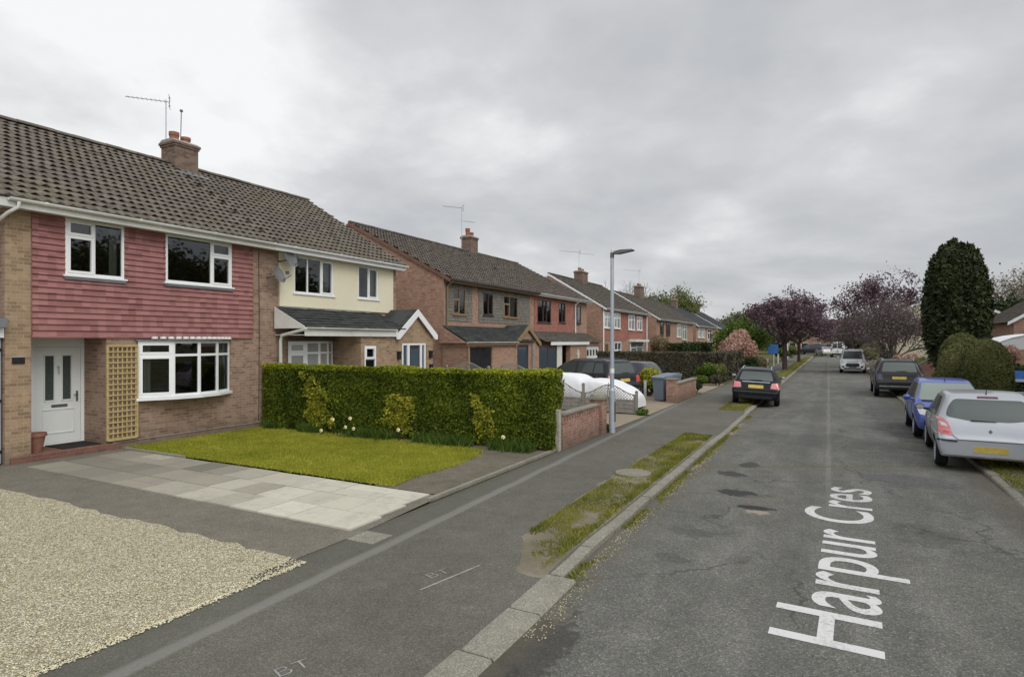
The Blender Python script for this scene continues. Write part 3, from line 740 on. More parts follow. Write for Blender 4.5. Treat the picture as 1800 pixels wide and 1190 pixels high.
# ------------------------------------------------------------------ house kit (facades face +X)
def wall_x(mb, X, ya, yb, za, zb, holes=(), depth=.12, m=0):
    """wall sheet facing +X with rectangular openings and reveals; holes: (y0,y1,z0,z1)"""
    Y = sorted({ya, yb, *[v for h in holes for v in h[:2] if ya < v < yb]}); Z = sorted({za, zb, *[v for h in holes for v in h[2:4] if za < v < zb]})
    for a, b in zip(Y[:-1], Y[1:]):
        for c, d in zip(Z[:-1], Z[1:]):
            my, mz = (a + b) / 2, (c + d) / 2
            if any(h[0] < my < h[1] and h[2] < mz < h[3] for h in holes): continue
            mb.quad((X, a, c), (X, b, c), (X, b, d), (X, a, d), m=m)
    for y0, y1, z0, z1 in holes:
        mb.quad((X, y0, z0), (X, y0, z1), (X - depth, y0, z1), (X - depth, y0, z0), m=m)
        mb.quad((X, y1, z0), (X - depth, y1, z0), (X - depth, y1, z1), (X, y1, z1), m=m)
        mb.quad((X, y0, z1), (X, y1, z1), (X - depth, y1, z1), (X - depth, y0, z1), m=m)
        mb.quad((X, y0, z0), (X - depth, y0, z0), (X - depth, y1, z0), (X, y1, z0), m=m)
def window(parent, X, y0, y1, z0, z1, cols, mat='upvc', glass='glass', fw=.055, sill=True, dx=.0, curtain=None, name='window', sillmat=None):
    """cols: list of (relative width, [relative heights bottom->top], {index of opening sashes})"""
    f = MB(); gl = MB(); t = .035
    X = X + dx
    f.box(X - .07, X, y0, y0 + fw, z0, z1); f.box(X - .07, X, y1 - fw, y1, z0, z1)
    f.box(X - .07, X, y0 + fw, y1 - fw, z0, z0 + fw); f.box(X - .07, X, y0 + fw, y1 - fw, z1 - fw, z1)
    tw = sum(c[0] for c in cols); y = y0 + fw; W = y1 - y0 - 2 * fw
    panes = []
    for i, c in enumerate(cols):
        ya = y; yb = y + W * c[0] / tw; y = yb
        if i < len(cols) - 1: f.box(X - .07, X - .002, yb - fw * .4, yb + fw * .4, z0 + fw, z1 - fw)
        ya2 = ya + (fw * .4 if i else 0); yb2 = yb - (fw * .4 if i < len(cols) - 1 else 0)
        th = sum(c[1]); z = z0 + fw; H = z1 - z0 - 2 * fw
        for k, hh in enumerate(c[1]):
            za = z; zb = z + H * hh / th; z = zb
            if k < len(c[1]) - 1: f.box(X - .07, X - .003, ya2, yb2, zb - fw * .4, zb + fw * .4)
            za2 = za + (fw * .4 if k else 0); zb2 = zb - (fw * .4 if k < len(c[1]) - 1 else 0)
            if len(c) > 2 and k in c[2]:
                s = fw * .75; xo = X + .014
                f.box(X - .05, xo, ya2 - .01, ya2 + s, za2 - .01, zb2 + .01); f.box(X - .05, xo, yb2 - s, yb2 + .01, za2 - .01, zb2 + .01)
                f.box(X - .05, xo, ya2 + s, yb2 - s, za2 - .01, za2 + s); f.box(X - .05, xo, ya2 + s, yb2 - s, zb2 - s, zb2 + .01)
            gl.quad((X - t, ya2, za2), (X - t, yb2, za2), (X - t, yb2, zb2), (X - t, ya2, zb2))
    w = f.build(name, M[mat], parent)
    gl.build('pane', M[glass], w)
    if sill:
        MB().box(X - .06, X + .06, y0 - .05, y1 + .05, z0 - .045, z0 - .002).build('sill', M[sillmat or mat], w, bevel=.006)
    if curtain:
        cb = MB()
        for a, b in curtain:
            cb = MB(); n = max(4, int((b - a) * 14)); pv = None
            for i in range(n + 1):
                yy = a + (b - a) * i / n; xx = X - .2 + .025 * (i % 2)
                if pv: cb.quad((pv[0], pv[1], z0 + .02), (xx, yy, z0 + .02), (xx, yy, z1 - .02), (pv[0], pv[1], z1 - .02))
                pv = (xx, yy)
            cb.build('curtain', M['curtain'], w)
    return w
def tiled_slope(ya, yb, xe, ze, xr, zr, tw=.225, course=.335, prof=.050, sub=6, lap=.026):
    """tile surface from eaves (xe,ze) up to ridge (xr,zr), running along Y"""
    e = np.array([xe, 0, ze]); r_ = np.array([xr, 0, zr]); d = r_ - e; L = np.linalg.norm(d); d /= L
    nrm = np.array([-d[2], 0, d[0]]);
    if nrm[2] < 0: nrm = -nrm
    nc = int(round(L / course)); cs = L / nc
    ny = int(round((yb - ya) / tw * sub)); yy = np.linspace(ya, yb, ny + 1)
    def prf(k): return prof * np.clip(.5 + .5 * np.cos((yy - ya) / tw * 2 * np.pi + (k % 2) * np.pi), 0, 1) ** 1.4
    rows = []
    g = np.random.default_rng(int(ya * 10) + 3)
    cell = ((yy - ya) / tw).astype(int); sub = max(sub, 4)
    for k in range(nc):
        pr = prf(k)
        jit = g.normal(0, .004, cell.max() + 2)[cell]
        # overlap: the lip of each tile hangs over the head of the one below, open under the rolls
        for s, h, q in ((k * cs + (.06 if k else 0), .0, 0.0), (k * cs - .015, lap - .012, 1.0), (k * cs - .014, lap, 1.0), (min(L, (k + 1) * cs + .058), .004, .08)):
            P = e[None] + d[None] * s + nrm[None] * (h + pr * q + (jit if q else 0))[:, None]
            P[:, 1] += yy; rows.append(P)
    V = np.concatenate(rows); K = len(rows); n1 = ny + 1
    i, j = np.meshgrid(np.arange(K - 1), np.arange(ny), indexing='ij')
    a = (i * n1 + j).ravel()
    F = np.stack([a, a + 1, a + n1 + 1, a + n1], 1)
    return V, F
def np_obj(name, V, F, mat, parent, smooth=False):
    o0 = np.array(origin(parent))
    me = fast_mesh(name, V - o0, F, mat)
    # make the faces look up
    me.update()
    if sum(p.normal.z for p in me.polygons) < 0: me.flip_normals()
    boxuv(me, o0)
    if smooth: smooth_by_angle(me, 30)
    return link(name, me, parent)
def ridge_tiles(parent, ya, yb, x, z, mat, r=.12, step=.45):
    mb = MB(); y = ya
    while y < yb - .01:
        b = min(yb, y + step); h = rnd.uniform(-.006, .006)
        pts = []
        for k in range(7):
            a = math.pi * k / 6; pts.append((x + r * math.cos(a), y + .006, z + h + r * .8 * math.sin(a) - .02))
        mb.prism(pts, (0, b - y - .012, 0)); y = b
    return mb.build('ridge_tiles', mat, parent, recalc=True)
def gutter(parent, x, ya, yb, z, mat='upvc', r=.06, name='gutter'):
    mb = MB(); K = 7
    pts = [(x + r * math.cos(math.pi + math.pi * k / K) , z + r * math.sin(math.pi + math.pi * k / K)) for k in range(K + 1)]
    inner = [(x + (r - .008) * math.cos(math.pi + math.pi * k / K), z + .004 + (r - .008) * math.sin(math.pi + math.pi * k / K)) for k in range(K + 1)]
    prof = pts + inner[::-1]
    mb.prism([(a, ya, b) for a, b in prof], (0, yb - ya, 0))
    y = ya + .6
    while y < yb:
        o = [(x + (r + .006) * math.cos(math.pi + math.pi * k / K), z + (r + .006) * math.sin(math.pi + math.pi * k / K)) for k in range(K + 1)] + [(x + r, z + .012), (x - r, z + .012)]
        mb.prism([(a, y, b) for a, b in o], (0, .05, 0)); y += 1.9
    return mb.build(name, M[mat], parent, recalc=True)
def downpipe(parent, pts, mat='upvc', r=.036):
    mb = MB(); mb.tube(pts, r, 10)
    return mb.build('downpipe', M[mat], parent, smooth=True)
def chimney(parent, x0, x1, y0, y1, z0, z1, mat, pots=2, cap=True, potmat='pot_clay', tall=(.3, .24)):
    mb = MB(); mb.box(x0, x1, y0, y1, z0, z1 - .22)
    mb.box(x0 - .03, x1 + .03, y0 - .03, y1 + .03, z1 - .22, z1 - .15); mb.box(x0 - .06, x1 + .06, y0 - .06, y1 + .06, z1 - .15, z1 - .075)
    c = mb.build('chimney', M[mat], parent)
    fl = MB(); fl.prism([(x0 - .05, y0 - .05, z1 - .075), (x1 + .05, y0 - .05, z1 - .075), (x1 - .1, y0 - .05 + .0, z1 + .02), (x0 + .1, y0 - .05, z1 + .02)], (0, y1 - y0 + .1, 0))
    fl.build('mortar_cap', M['mortar'], c, recalc=True)
    for i in range(pots):
        yy = y0 + (y1 - y0) * (i + .5) / pots; h = tall[i % 2]
        p = MB(); p.lathe([(.15, z1 - .04), (.14, z1 + h * .6), (.16, z1 + h * .62), (.16, z1 + h), (.12, z1 + h), (.12, z1 + .05)], ((x0 + x1) / 2, yy, 0), n=16)
        p.build('chimney_pot', M[potmat], c, smooth=True)
    return c
def gable_wall(mb, y, xf, xb, ze, xr, zr, face, z0=-.05, m=0):
    p = [(xf, y, z0), (xf, y, ze), (xr, y, zr), (xb, y, ze), (xb, y, z0)]
    mb.quad(*(p if face > 0 else p[::-1]), m=m)
def aerial(name, label, base, h, boom=(-1, 0), blen=1.1, els=9, lean=0, second=None, group='television aerials on the chimneys'):
    """pole with a yagi: boom direction in xy"""
    t = thing(name, label, 'aerial', base, group)
    x, y, z = base
    MB().tube([(x, y, z), (x + lean, y, z + h)], .016, 6).build('mast', M['metal'], t)
    b = Vector((boom[0], boom[1], 0)).normalized(); p = Vector((x + lean, y, z + h - .06)); e = Vector((-b.y, b.x, 0))
    mb = MB(); mb.tube([p + b * .08, p - b * blen], .011, 5)
    for i in range(els):
        q = p - b * (blen * (i + .3) / els); w = .16 - .05 * i / els
        mb.tube([q - e * w, q + e * w], .005, 4)
    for dz in (-.18, -.08, .08, .18): 
        q = p + b * .1 + Vector((0, 0, dz)); mb.tube([q - e * .2, q + e * .2], .007, 4)
    mb.tube([p + b * .1 + Vector((0, 0, -.2)), p + b * .1 + Vector((0, 0, .2))], .008, 4)
    mb.build('antenna', M['metal_dark'], t)
    if second:
        hz, bl, d = second
        q = Vector((x, y, z + hz)); b = Vector((d[0], d[1], 0)).normalized(); e = Vector((-b.y, b.x, 0)); mb = MB()
        mb.tube([q, q + b * bl], .010, 5)
        for i in range(5): mb.tube([q + b * bl * (.3 + .7 * i / 4) - e * .12, q + b * bl * (.3 + .7 * i / 4) + e * .12], .005, 4)
        mb.build('antenna', M['metal_dark'], t)
    return t
def hung(mb, X, y0, y1, z0, z1, holes, course=.1, zbase=0.0, th=.032):
    """tile-hung cladding: sawtooth courses, cut round openings"""
    Y = sorted({y0, y1, *[v for h in holes for v in h[:2] if y0 < v < y1]})
    k0 = math.floor((z0 - zbase) / course)
    z = zbase + k0 * course
    while z < z1 - 1e-4:
        a, b = max(z, z0), min(z + course, z1)
        for ya, yb in zip(Y[:-1], Y[1:]):
            my = (ya + yb) / 2; segs = [(a, b)]
            for h in holes:
                if h[0] < my < h[1]:
                    ns = []
                    for s, e in segs:
                        if h[3] <= s or h[2] >= e: ns.append((s, e)); continue
                        if h[2] > s: ns.append((s, h[2]))
                        if h[3] < e: ns.append((h[3], e))
                    segs = ns
            for s, e in segs:
                xs = X + th + .012; xe = X + .012
                fs = xs + (xe - xs) * (s - z) / course; fe = xs + (xe - xs) * (e - z) / course
                mb.quad((fs, ya, s), (fs, yb, s), (fe, yb, e), (fe, ya, e))
                mb.quad((X - .01, ya, s), (X - .01, yb, s), (fs, yb, s), (fs, ya, s))
        z += course
    for ya, s in ((y0, -1), (y1, 1)):
        q = [(X, ya, z0), (X + th + .012, ya, z0), (X + th * .5 + .012, ya, z1), (X, ya, z1)]
        mb.quad(*(q if s < 0 else q[::-1]))
def lean_roof(parent, ya, yb, xe, ze, xw, zw, mat, course=.2, name='canopy_roof'):
    """low flat-tiled roof from the wall (xw,zw) down to its eaves (xe,ze)"""
    V, F = tiled_slope(ya, yb, xe, ze, xw, zw, .33, course, .0, 2, .034)
    return np_obj(name, V, F, mat, parent)
def porch_gable(parent, X, yc, hw, zf, za, xback, roofmat, trim='upvc', brick='brick_yellow', depth=.14):
    """small gable roof facing +X with barge boards and a brick tympanum"""
    mb = MB()
    for s in (-1, 1):
        n = Vector((0, s * (za - zf), hw)).normalized() * .03
        a = [(X + .08, yc, za), (xback, yc, za), (xback, yc + s * hw, zf), (X + .08, yc + s * hw, zf)]
        mb.prism(a, (0, n.y * 1.0, n.z))
    mb.build('porch_roof', M[roofmat], parent, recalc=True)
    bb = MB()
    for s in (-1, 1):
        dz = .17
        q = [(X + .085, yc, za + .02), (X + .085, yc + s * (hw + .02), zf + .0), (X + .085, yc + s * (hw + .02), zf - dz), (X + .085, yc + s * (hw - .14), zf - dz), (X + .085, yc, za - dz * 1.35)]
        bb.prism(q, (.035, 0, 0))
    bb.build('barge_board', M[trim], parent, recalc=True)
    MB().prism([(X - .01, yc - hw + .06, zf - .04), (X - .01, yc + hw - .06, zf - .04), (X - .01, yc, za - .05)], (-.1, 0, 0)).build('gable_brickwork', M[brick], parent, recalc=True)
def bow_window(parent, X, y0, y1, z0, z1, out=.42, n=4, mat='upvc', glass='glass', transom=.74, curtain=False, weights=None):
    """faceted bow window bulging out of the wall at X"""
    yc, hw = (y0 + y1) / 2, (y1 - y0) / 2
    ws = weights or [1] * n; tot = sum(ws); ts = [0]
    for w in ws: ts.append(ts[-1] + w / tot)
    P = []
    for t in ts:
        y = y0 + (y1 - y0) * t; q = (y - yc) / hw
        P.append((X + out * (1 - q * q) + .03, y))
    f = MB(); g = MB(); fw = .06
    for i in range(n):
        (xa, ya), (xb, yb) = P[i], P[i + 1]
        d = Vector((xb - xa, yb - ya, 0)); L = d.length; d /= L; nn = Vector((d.y, -d.x, 0))
        def bar(u0, u1, za, zb, o=0.0):
            a = Vector((xa, ya, 0)) + d * u0; b = Vector((xa, ya, 0)) + d * u1
            p = [a + nn * o, b + nn * o, b - nn * .06, a - nn * .06]
            f.prism([(v.x, v.y, za) for v in p], (0, 0, zb - za))
        zt = z0 + (z1 - z0) * transom
        bar(0, L, z0, z0 + fw); bar(0, L, z1 - fw, z1); bar(fw * .7, L - fw * .7, zt - .03, zt + .03, -.002)
        bar(0, fw * .7, z0 + fw, z1 - fw, -.001); bar(L - fw * .7, L, z0 + fw, z1 - fw, -.001)
        if i == 0:
            s = .05
            for za, zb in ((z0 + fw, zt - .03), (zt + .03, z1 - fw)):
                bar(fw * .7, fw * .7 + s, za, zb, .012); bar(L - fw * .7 - s, L - fw * .7, za, zb, .012)
                bar(fw * .7 + s, L - fw * .7 - s, za, za + s, .012); bar(fw * .7 + s, L - fw * .7 - s, zb - s, zb, .012)
        a = Vector((xa, ya, 0)) - nn * .03; b = Vector((xb, yb, 0)) - nn * .03
        g.quad((a.x, a.y, z0), (b.x, b.y, z0), (b.x, b.y, z1), (a.x, a.y, z1))
    w = f.build('bay_window', M[mat], parent, recalc=True)
    g.build('pane', M[glass], w)
    sl = MB(); pts = [(X - .02, y0 - .06), *[(x + .09, y) for x, y in P], (X - .02, y1 + .06)]
    pts = [(X - .02, y0 - .06), (P[0][0] + .05, y0 - .06), *[(x + .09, y) for x, y in P[1:-1]], (P[-1][0] + .05, y1 + .06), (X - .02, y1 + .06)]
    sl.prism([(x, y, z0 - .07) for x, y in pts], (0, 0, .066)); sl.build('sill', M[mat], w, recalc=True)
    hd = MB(); hd.prism([(x, y, z1 + .002) for x, y in pts], (0, 0, .03)); hd.build('head', M['lead'], w, recalc=True)
    if curtain:
        cb = MB(); x = X - .05
        for a, b in ((y0 + .02, y0 + .35), (y1 - .4, y1 - .02)):
            k = 8; cb = MB()
            for i in range(k): cb.quad((x + .03 * (i % 2), a + (b - a) * i / k, z0), (x + .03 * ((i + 1) % 2), a + (b - a) * (i + 1) / k, z0), (x + .03 * ((i + 1) % 2), a + (b - a) * (i + 1) / k, z1), (x + .03 * (i % 2), a + (b - a) * i / k, z1))
            cb.build('curtain', M['curtain'], w)
    return w, P
def house_shell(t, X, depth, ya, yb, ze, zr, brick, roof, holes=(), left=True, right=True, over=.42, tw=.225, course=.335, sub=6, z0=-.05, barge='upvc', verge_l=.05, verge_r=.05, wallholes_depth=.1):
    """brick box, front roof slope in real tiles, back slope, ridge, eaves boards"""
    xb = X - depth; xr = X - depth / 2
    sl = (zr - ze) / (depth / 2 + over)
    zw = ze + sl * over           # wall head under the slope
    mb = MB(); wall_x(mb, X, ya, yb, z0, ze + .02, holes, wallholes_depth)
    mb.quad((xb, ya, z0), (xb, ya, ze), (xb, yb, ze), (xb, yb, z0))
    if left: gable_wall(mb, ya, X, xb, zw - .05, xr, zr - .06, 1, z0)
    else: mb.quad((X, ya, z0), (X, ya, ze), (xb, ya, ze), (xb, ya, z0))
    if right: gable_wall(mb, yb, X, xb, zw - .05, xr, zr - .06, -1, z0)
    else: mb.quad((X, yb, z0), (xb, yb, z0), (xb, yb, ze), (X, yb, ze))
    mb.quad((X, ya, 2.55), (X, yb, 2.55), (xb, yb, 2.55), (xb, ya, 2.55))
    mb.quad((X - 2.6, ya, z0), (X - 2.6, yb, z0), (X - 2.6, yb, ze), (X - 2.6, ya, ze))
    w = mb.build('wall', M[brick], t)
    va, vb = ya - (verge_l if left else 0), yb + (verge_r if right else 0)
    V, F = tiled_slope(va, vb, X + over, ze, xr, zr, tw, course, .050, sub)
    r_ = np_obj('roof', V, F, M[roof], t)
    b = MB(); b.quad((xr, va, zr + .01), (xr, vb, zr + .01), (xb - over, vb, ze), (xb - over, va, ze)); b.build('rear_roof', M[roof], t, recalc=False)
    ridge_tiles(t, va, vb, xr, zr + .03, M[roof])
    e = MB(); e.box(X - .0 + .002, X + over - .03, va + .02, vb - .02, ze - .13, ze - .115); e.box(X + over - .05, X + over - .03, va + .02, vb - .02, ze - .16, ze + .0)
    e.build('fascia', M[barge], t)
    return w, r_
def barge_boards(t, y, X, depth, ze, zr, over, mat, h=.17, side=1):
    mb = MB(); xr = X - depth / 2; xb = X - depth
    q = [(X + over, y, ze + .0), (xr, y, zr + .01), (xb - over, y, ze), (xb - over, y, ze - h), (xr, y, zr - h), (X + over, y, ze - h)]
    mb.prism(q, (0, .03 * side, 0)); mb.build('barge_board', M[mat], t, recalc=True)
# ------------------------------------------------------------------ house 1: red tile-hung half
XA = -14.6
H1 = thing('brick_house', 'nearest house, pink-red tile-hung upper floor, white front door and bow window', 'house', (XA, 5.87, 0))
h_w1 = (6.93, 8.15, 3.93, 5.15); h_w2 = (9.14, 11.0, 3.96, 5.15); h_bay = (8.47, 10.93, 1.12, 2.55); h_door = (6.32, 7.78, .15, 2.58)
mb = MB(); wall_x(mb, XA, 5.87, 12.2, -.05, 5.32, [h_w1, h_w2, h_bay], .12)
XA_B = XA - 9.4; xr = XA - 4.7
# re-cut the facade with the door recess
mb = MB()
wall_x(mb, XA, 5.87, 12.2, -.05, 5.32, [h_w1, h_w2, h_bay, (6.32, 7.78, -.05, 2.58)], .12)
mb.quad((XA - .12, 6.32, -.05), (XA - .12, 6.32, 2.58), (XA - .98, 6.32, 2.58), (XA - .98, 6.32, -.05))
mb.quad((XA - .12, 7.78, -.05), (XA - .98, 7.78, -.05), (XA - .98, 7.78, 2.58), (XA - .12, 7.78, 2.58))
mb.quad((XA - .12, 6.32, 2.58), (XA - .12, 7.78, 2.58), (XA - .98, 7.78, 2.58), (XA - .98, 6.32, 2.58))
mb.quad((XA - .98, 6.32, -.05), (XA - .98, 7.78, -.05), (XA - .98, 7.78, 2.58), (XA - .98, 6.32, 2.58))
gable_wall(mb, 5.87, XA, XA_B, 5.55, xr, 8.2, 1)
mb.quad((XA_B, 5.87, 0), (XA_B, 5.87, 5.3), (XA_B, 12.2, 5.3), (XA_B, 12.2, 0))
mb.quad((XA, 8, 2.6), (XA, 12.2, 2.6), (XA_B, 12.2, 2.6), (XA_B, 8, 2.6))
mb.quad((XA - 2.6, 7.9, -.05), (XA - 2.6, 12.2, -.05), (XA - 2.6, 12.2, 5.5), (XA - 2.6, 7.9, 5.5))
mb.quad((XA - 2.6, 5.87, 2.6), (XA - 2.6, 7.9, 2.6), (XA - 2.6, 7.9, 5.5), (XA - 2.6, 5.87, 5.5))
mb.build('wall', M['brick'], H1)
pier = MB(); pier.box(XA, XA + .006, 5.872, 6.3, 0.02, 5.15); pier.build('corner_pier', M['brick_yellow'], H1)
V, F = tiled_slope(5.3, 12.2, XA + .42, 5.32, xr, 8.33)
np_obj('roof', V, F, M['roof_tile'], H1)
b = MB(); b.quad((xr, 5.3, 8.34), (xr, 12.2, 8.34), (XA_B - .4, 12.2, 5.3), (XA_B - .4, 5.3, 5.3)); b.build('rear_roof', M['roof_tile'], H1)
barge_boards(H1, 5.33, XA, 9.4, 5.32, 8.33, .42, 'upvc_dirty', .17, -1)
ridge_tiles(H1, 5.3, 12.2, xr, 8.36, M['roof_tile'])
e = MB(); e.box(XA + .002, XA + .36, 5.35, 12.2, 5.16, 5.175); e.box(XA - 1.5, XA + .002, 5.35, 5.86, 5.16, 5.175); e.box(XA + .36, XA + .385, 5.35, 12.2, 5.13, 5.30); e.build('fascia', M['upvc_dirty'], H1)
gutter(H1, XA + .45, 5.75, 12.2, 5.30, 'upvc_dirty')
downpipe(H1, [(XA + .45, 5.92, 5.24), (XA + .45, 5.92, 5.14), (XA + .3, 5.80, 5.02), (XA - .05, 5.74, 4.85), (XA - .12, 5.72, 4.75), (XA - .12, 5.72, 2.9)], 'upvc_dirty')
c = MB(); hung(c, XA, 6.32, 11.68, 2.59, 5.16, [h_w1, h_w2], .13, 2.59, .036); c.build('tile_cladding', M['hung'], H1)
c = MB(); c.box(XA + .002, XA + .05, 6.32, 11.68, 2.565, 2.588); c.build('cladding_trim', M['hung'], H1)
window(H1, XA, *h_w1, [(.47, [.72, .28], {0, 1}), (.53, [1])], dx=.035, curtain=[(7.92, 8.1), (6.97, 7.1)])
window(H1, XA, *h_w2, [(.68, [1]), (.32, [.7, .3], {0, 1})], dx=.035)
lw = MB(); lw.box(XA + .04, XA + .075, 6.9, 8.18, 3.83, 3.88); lw.box(XA + .04, XA + .075, 9.1, 11.03, 3.86, 3.91); lw.build('lead_flashing', M['lead'], H1)
w, P = bow_window(H1, XA, 8.47, 10.93, 1.14, 2.5, .42, 4, curtain=True, weights=[1.1, 1.05, 1, .95])
sc = MB(); y = 8.75
while y < 10.95:
    q = (y - 9.7) / 1.23; x = XA + .42 * (1 - min(1, q * q)) + .11
    sc.lathe([(.075, 2.545), (.06, 2.60), (.0, 2.605)], (x - .05, y, 0), n=10); y += .16
sc.build('canopy_edge', M['upvc_dirty'], w)
# front door
xd = XA - .93
D = MB(); D.box(xd - .04, xd + .02, 6.40, 6.78, .15, 2.57); D.box(xd - .04, xd + .02, 7.70, 7.775, .15, 2.57); D.box(xd - .04, xd + .02, 6.78, 7.70, 2.36, 2.57); D.box(xd - .04, xd + .03, 6.78, 7.70, .15, .2)
door = D.build('door', M['upvc'], H1)
L = MB(); y0, y1, z0, z1 = 6.785, 7.695, .205, 2.355
g1 = (6.98, 7.15, 1.16, 2.16); g2 = (7.33, 7.50, 1.16, 2.16)
wall_x(L, xd + .012, y0, y1, z0, z1, [g1, g2], .03)
for a in ((6.96, 7.16, 1.14, 2.18), (7.31, 7.52, 1.14, 2.18), (6.93, 7.55, .42, .95)):
    for b in ((a[0], a[1], a[2] - .012, a[2] + .012), (a[0], a[1], a[3] - .012, a[3] + .012), (a[0] - .012, a[0] + .012, a[2], a[3]), (a[1] - .012, a[1] + .012, a[2], a[3])):
        L.box(xd + .006, xd + .027, *b)
L.build('door_leaf', M['door_white'], door)
G = MB(); G.quad(*[(xd - .012, *q) for q in ((6.9, 1.1), (7.6, 1.1), (7.6, 2.2), (6.9, 2.2))]); G.build('glazed_panel', M['glass_frost'], door)
k = MB(); k.box(xd + .012, xd + .03, 7.1, 7.42, 1.0, 1.06); k.box(xd + .03, xd + .036, 7.12, 7.40, 1.015, 1.045); k.build('letterbox', M['metal_dark'], door)
k = MB(); k.box(xd + .012, xd + .026, 7.60, 7.64, 1.1, 1.34); k.tube([(xd + .02, 7.62, 1.26), (xd + .07, 7.62, 1.26), (xd + .075, 7.53, 1.255)], .011, 8); k.build('handle', M['metal_dark'], door)
k = MB(); k.tube([(xd + .03, 7.24, 1.93), (xd + .05, 7.24, 1.85), (xd + .05, 7.24, 1.76)], .014, 8); k.lathe([(.03, .0), (.03, .02)], (xd + .02, 7.24, 1.9), 'x', 12); k.build('knocker', M['metal'], door)
s = MB(); s.box(XA - .97, XA + .06, 5.95, 8.05, -.02, .15); s.build('step', M['step'], H1, bevel=.012)
k = MB(); k.box(XA + .008, XA + .03, 5.98, 6.2, 2.03, 2.16); s_ = k.build('house_number_plate', M['black'], H1, bevel=.006)
k = MB(); k.box(XA + .004, XA + .034, 5.97, 6.21, 2.165, 2.18); k.build('plate_rim', M['metal'], s_)
k = MB(); k.box(XA + .002, XA + .02, 7.9, 12.2, .15, .165); k.build('damp_course', M['mortar'], H1)
aerial('tv_aerial', 'tall aerial with long horizontal boom strapped to the nearest chimney', (-19.3, 12.12, 9.1), 1.3, (.85, 1.0), 1.15, 9)
t = thing('whip_aerial', 'thin upright whip aerial rising behind the pots of the nearest chimney', 'aerial', (-19.5, 12.75, 9.1))
MB().tube([(-19.5, 12.75, 9.1), (-19.5, 12.78, 10.3)], .014, 6).build('mast', M['metal_dark'], t); MB().box(-19.53, -19.47, 12.74, 12.82, 10.26, 10.33).build('tip', M['metal_dark'], t)
# things on the front of house 1
t = thing('trellis', 'yellow timber trellis panel fixed upright between front door and bow window', 'trellis', (XA + .03, 7.8, .22))
mb = MB()
for i in range(7):
    y = 7.80 + .61 * i / 6; mb.box(XA + .03, XA + .048, y - .014, y + .014, .24, 2.38)
for i in range(18):
    z = .25 + 2.12 * i / 17; mb.box(XA + .048, XA + .066, 7.785, 8.425, z - .014, z + .014)
mb.build('lattice', M['wood_new'], t)
fr = MB(); fr.box(XA + .02, XA + .07, 7.755, 7.785, .22, 2.4); fr.box(XA + .02, XA + .07, 8.425, 8.455, .22, 2.4); fr.box(XA + .02, XA + .07, 7.785, 8.425, 2.385, 2.41); fr.box(XA + .02, XA + .07, 7.785, 8.425, .205, .235); fr.build('frame', M['wood_new'], t)
t = thing('plant_pot', 'terracotta flower pot on the red step against the door pier', 'plant pot', (XA - .3, 6.53, .15))
MB().lathe([(.11, .15), (.17, .48), (.195, .48), (.195, .55), (.165, .55), (.16, .5), (.0, .5)], (XA - .3, 6.53, 0), n=20).build('pot', M['terracotta'], t, smooth=True)
tag(MB().box(XA - .85, XA - .1, 6.95, 7.72, .152, .17).build('doormat', M['mat'], base=(XA - .5, 7.3, .152)), 'dark doormat lying on the red step at the white door', 'doormat')
# garage on the left edge
t = thing('garage', 'grey double gates under a flat dark roof at the left edge beside the nearest house', 'garage', (XA - .1, 4.4, 0))
MB().box(XA - 5.5, XA - .2, 2.5, 2.7, -.05, 2.75).box(XA - .28, XA - .1, 2.5, 2.9, -.05, 2.5).build('wall', M['brick'], t)
MB().box(XA - .2, XA + .0, 2.7, 5.86, 2.56, 2.76).build('lintel', M['upvc'], t)
MB().box(XA - 5.5, XA + .16, 2.4, 5.85, 2.765, 2.95).build('roof', M['lead'], t)
for a, b in ((2.92, 4.36), (4.38, 5.84)):
    mb = MB(); y = a
    while y < b - .01:
        mb.box(XA - .12, XA - .08, y, min(b, y + .145), .04, 2.54); y += .15
    g_ = mb.build('gate_leaf', M['gate_grey'], t)
    for z in (.28, 1.3, 2.32): hg = MB(); hg.box(XA - .08, XA - .065, (b - .5) if b > 5 else a, b if b > 5 else a + .5, z - .03, z + .03); hg.build('hinge', M['black'], g_)

# ------------------------------------------------------------------ house 2: cream half
H2 = thing('rendered_house', 'cream rendered house with dark tiled canopy and gabled porch, joined to the red tile-hung house', 'house', (XA, 12.2, 0))
h_c1 = (13.16, 14.83, 3.97, 5.12); h_c2 = (15.99, 17.06, 3.98, 5.12); h_b2 = (12.95, 14.8, 1.1, 2.5)
mb = MB(); wall_x(mb, XA, 12.2, 18.1, -.05, 5.32, [h_c1, h_c2, h_b2], .12)
gable_wall(mb, 18.1, XA, XA_B, 5.55, xr, 8.2, -1)
mb.quad((XA_B, 12.2, 0), (XA_B, 12.2, 5.3), (XA_B, 18.1, 5.3), (XA_B, 18.1, 0))
mb.quad((XA, 12.2, 2.6), (XA, 18.1, 2.6), (XA_B, 18.1, 2.6), (XA_B, 12.2, 2.6))
mb.quad((XA - 2.6, 12.2, -.05), (XA - 2.6, 18.1, -.05), (XA - 2.6, 18.1, 5.5), (XA - 2.6, 12.2, 5.5))
mb.build('wall', M['brick'], H2)
V, F = tiled_slope(12.2, 18.2, XA + .42, 5.32, xr, 8.33)
np_obj('roof', V, F, M['roof_tile'], H2)
b = MB(); b.quad((xr, 12.2, 8.34), (xr, 18.2, 8.34), (XA_B - .4, 18.2, 5.3), (XA_B - .4, 12.2, 5.3)); b.build('rear_roof', M['roof_tile'], H2)
ridge_tiles(H2, 12.2, 18.2, xr, 8.36, M['roof_tile'])
e = MB(); e.box(XA + .002, XA + .36, 12.2, 18.15, 5.16, 5.175); e.box(XA + .36, XA + .385, 12.2, 18.15, 5.13, 5.30); e.build('fascia', M['upvc'], H2)
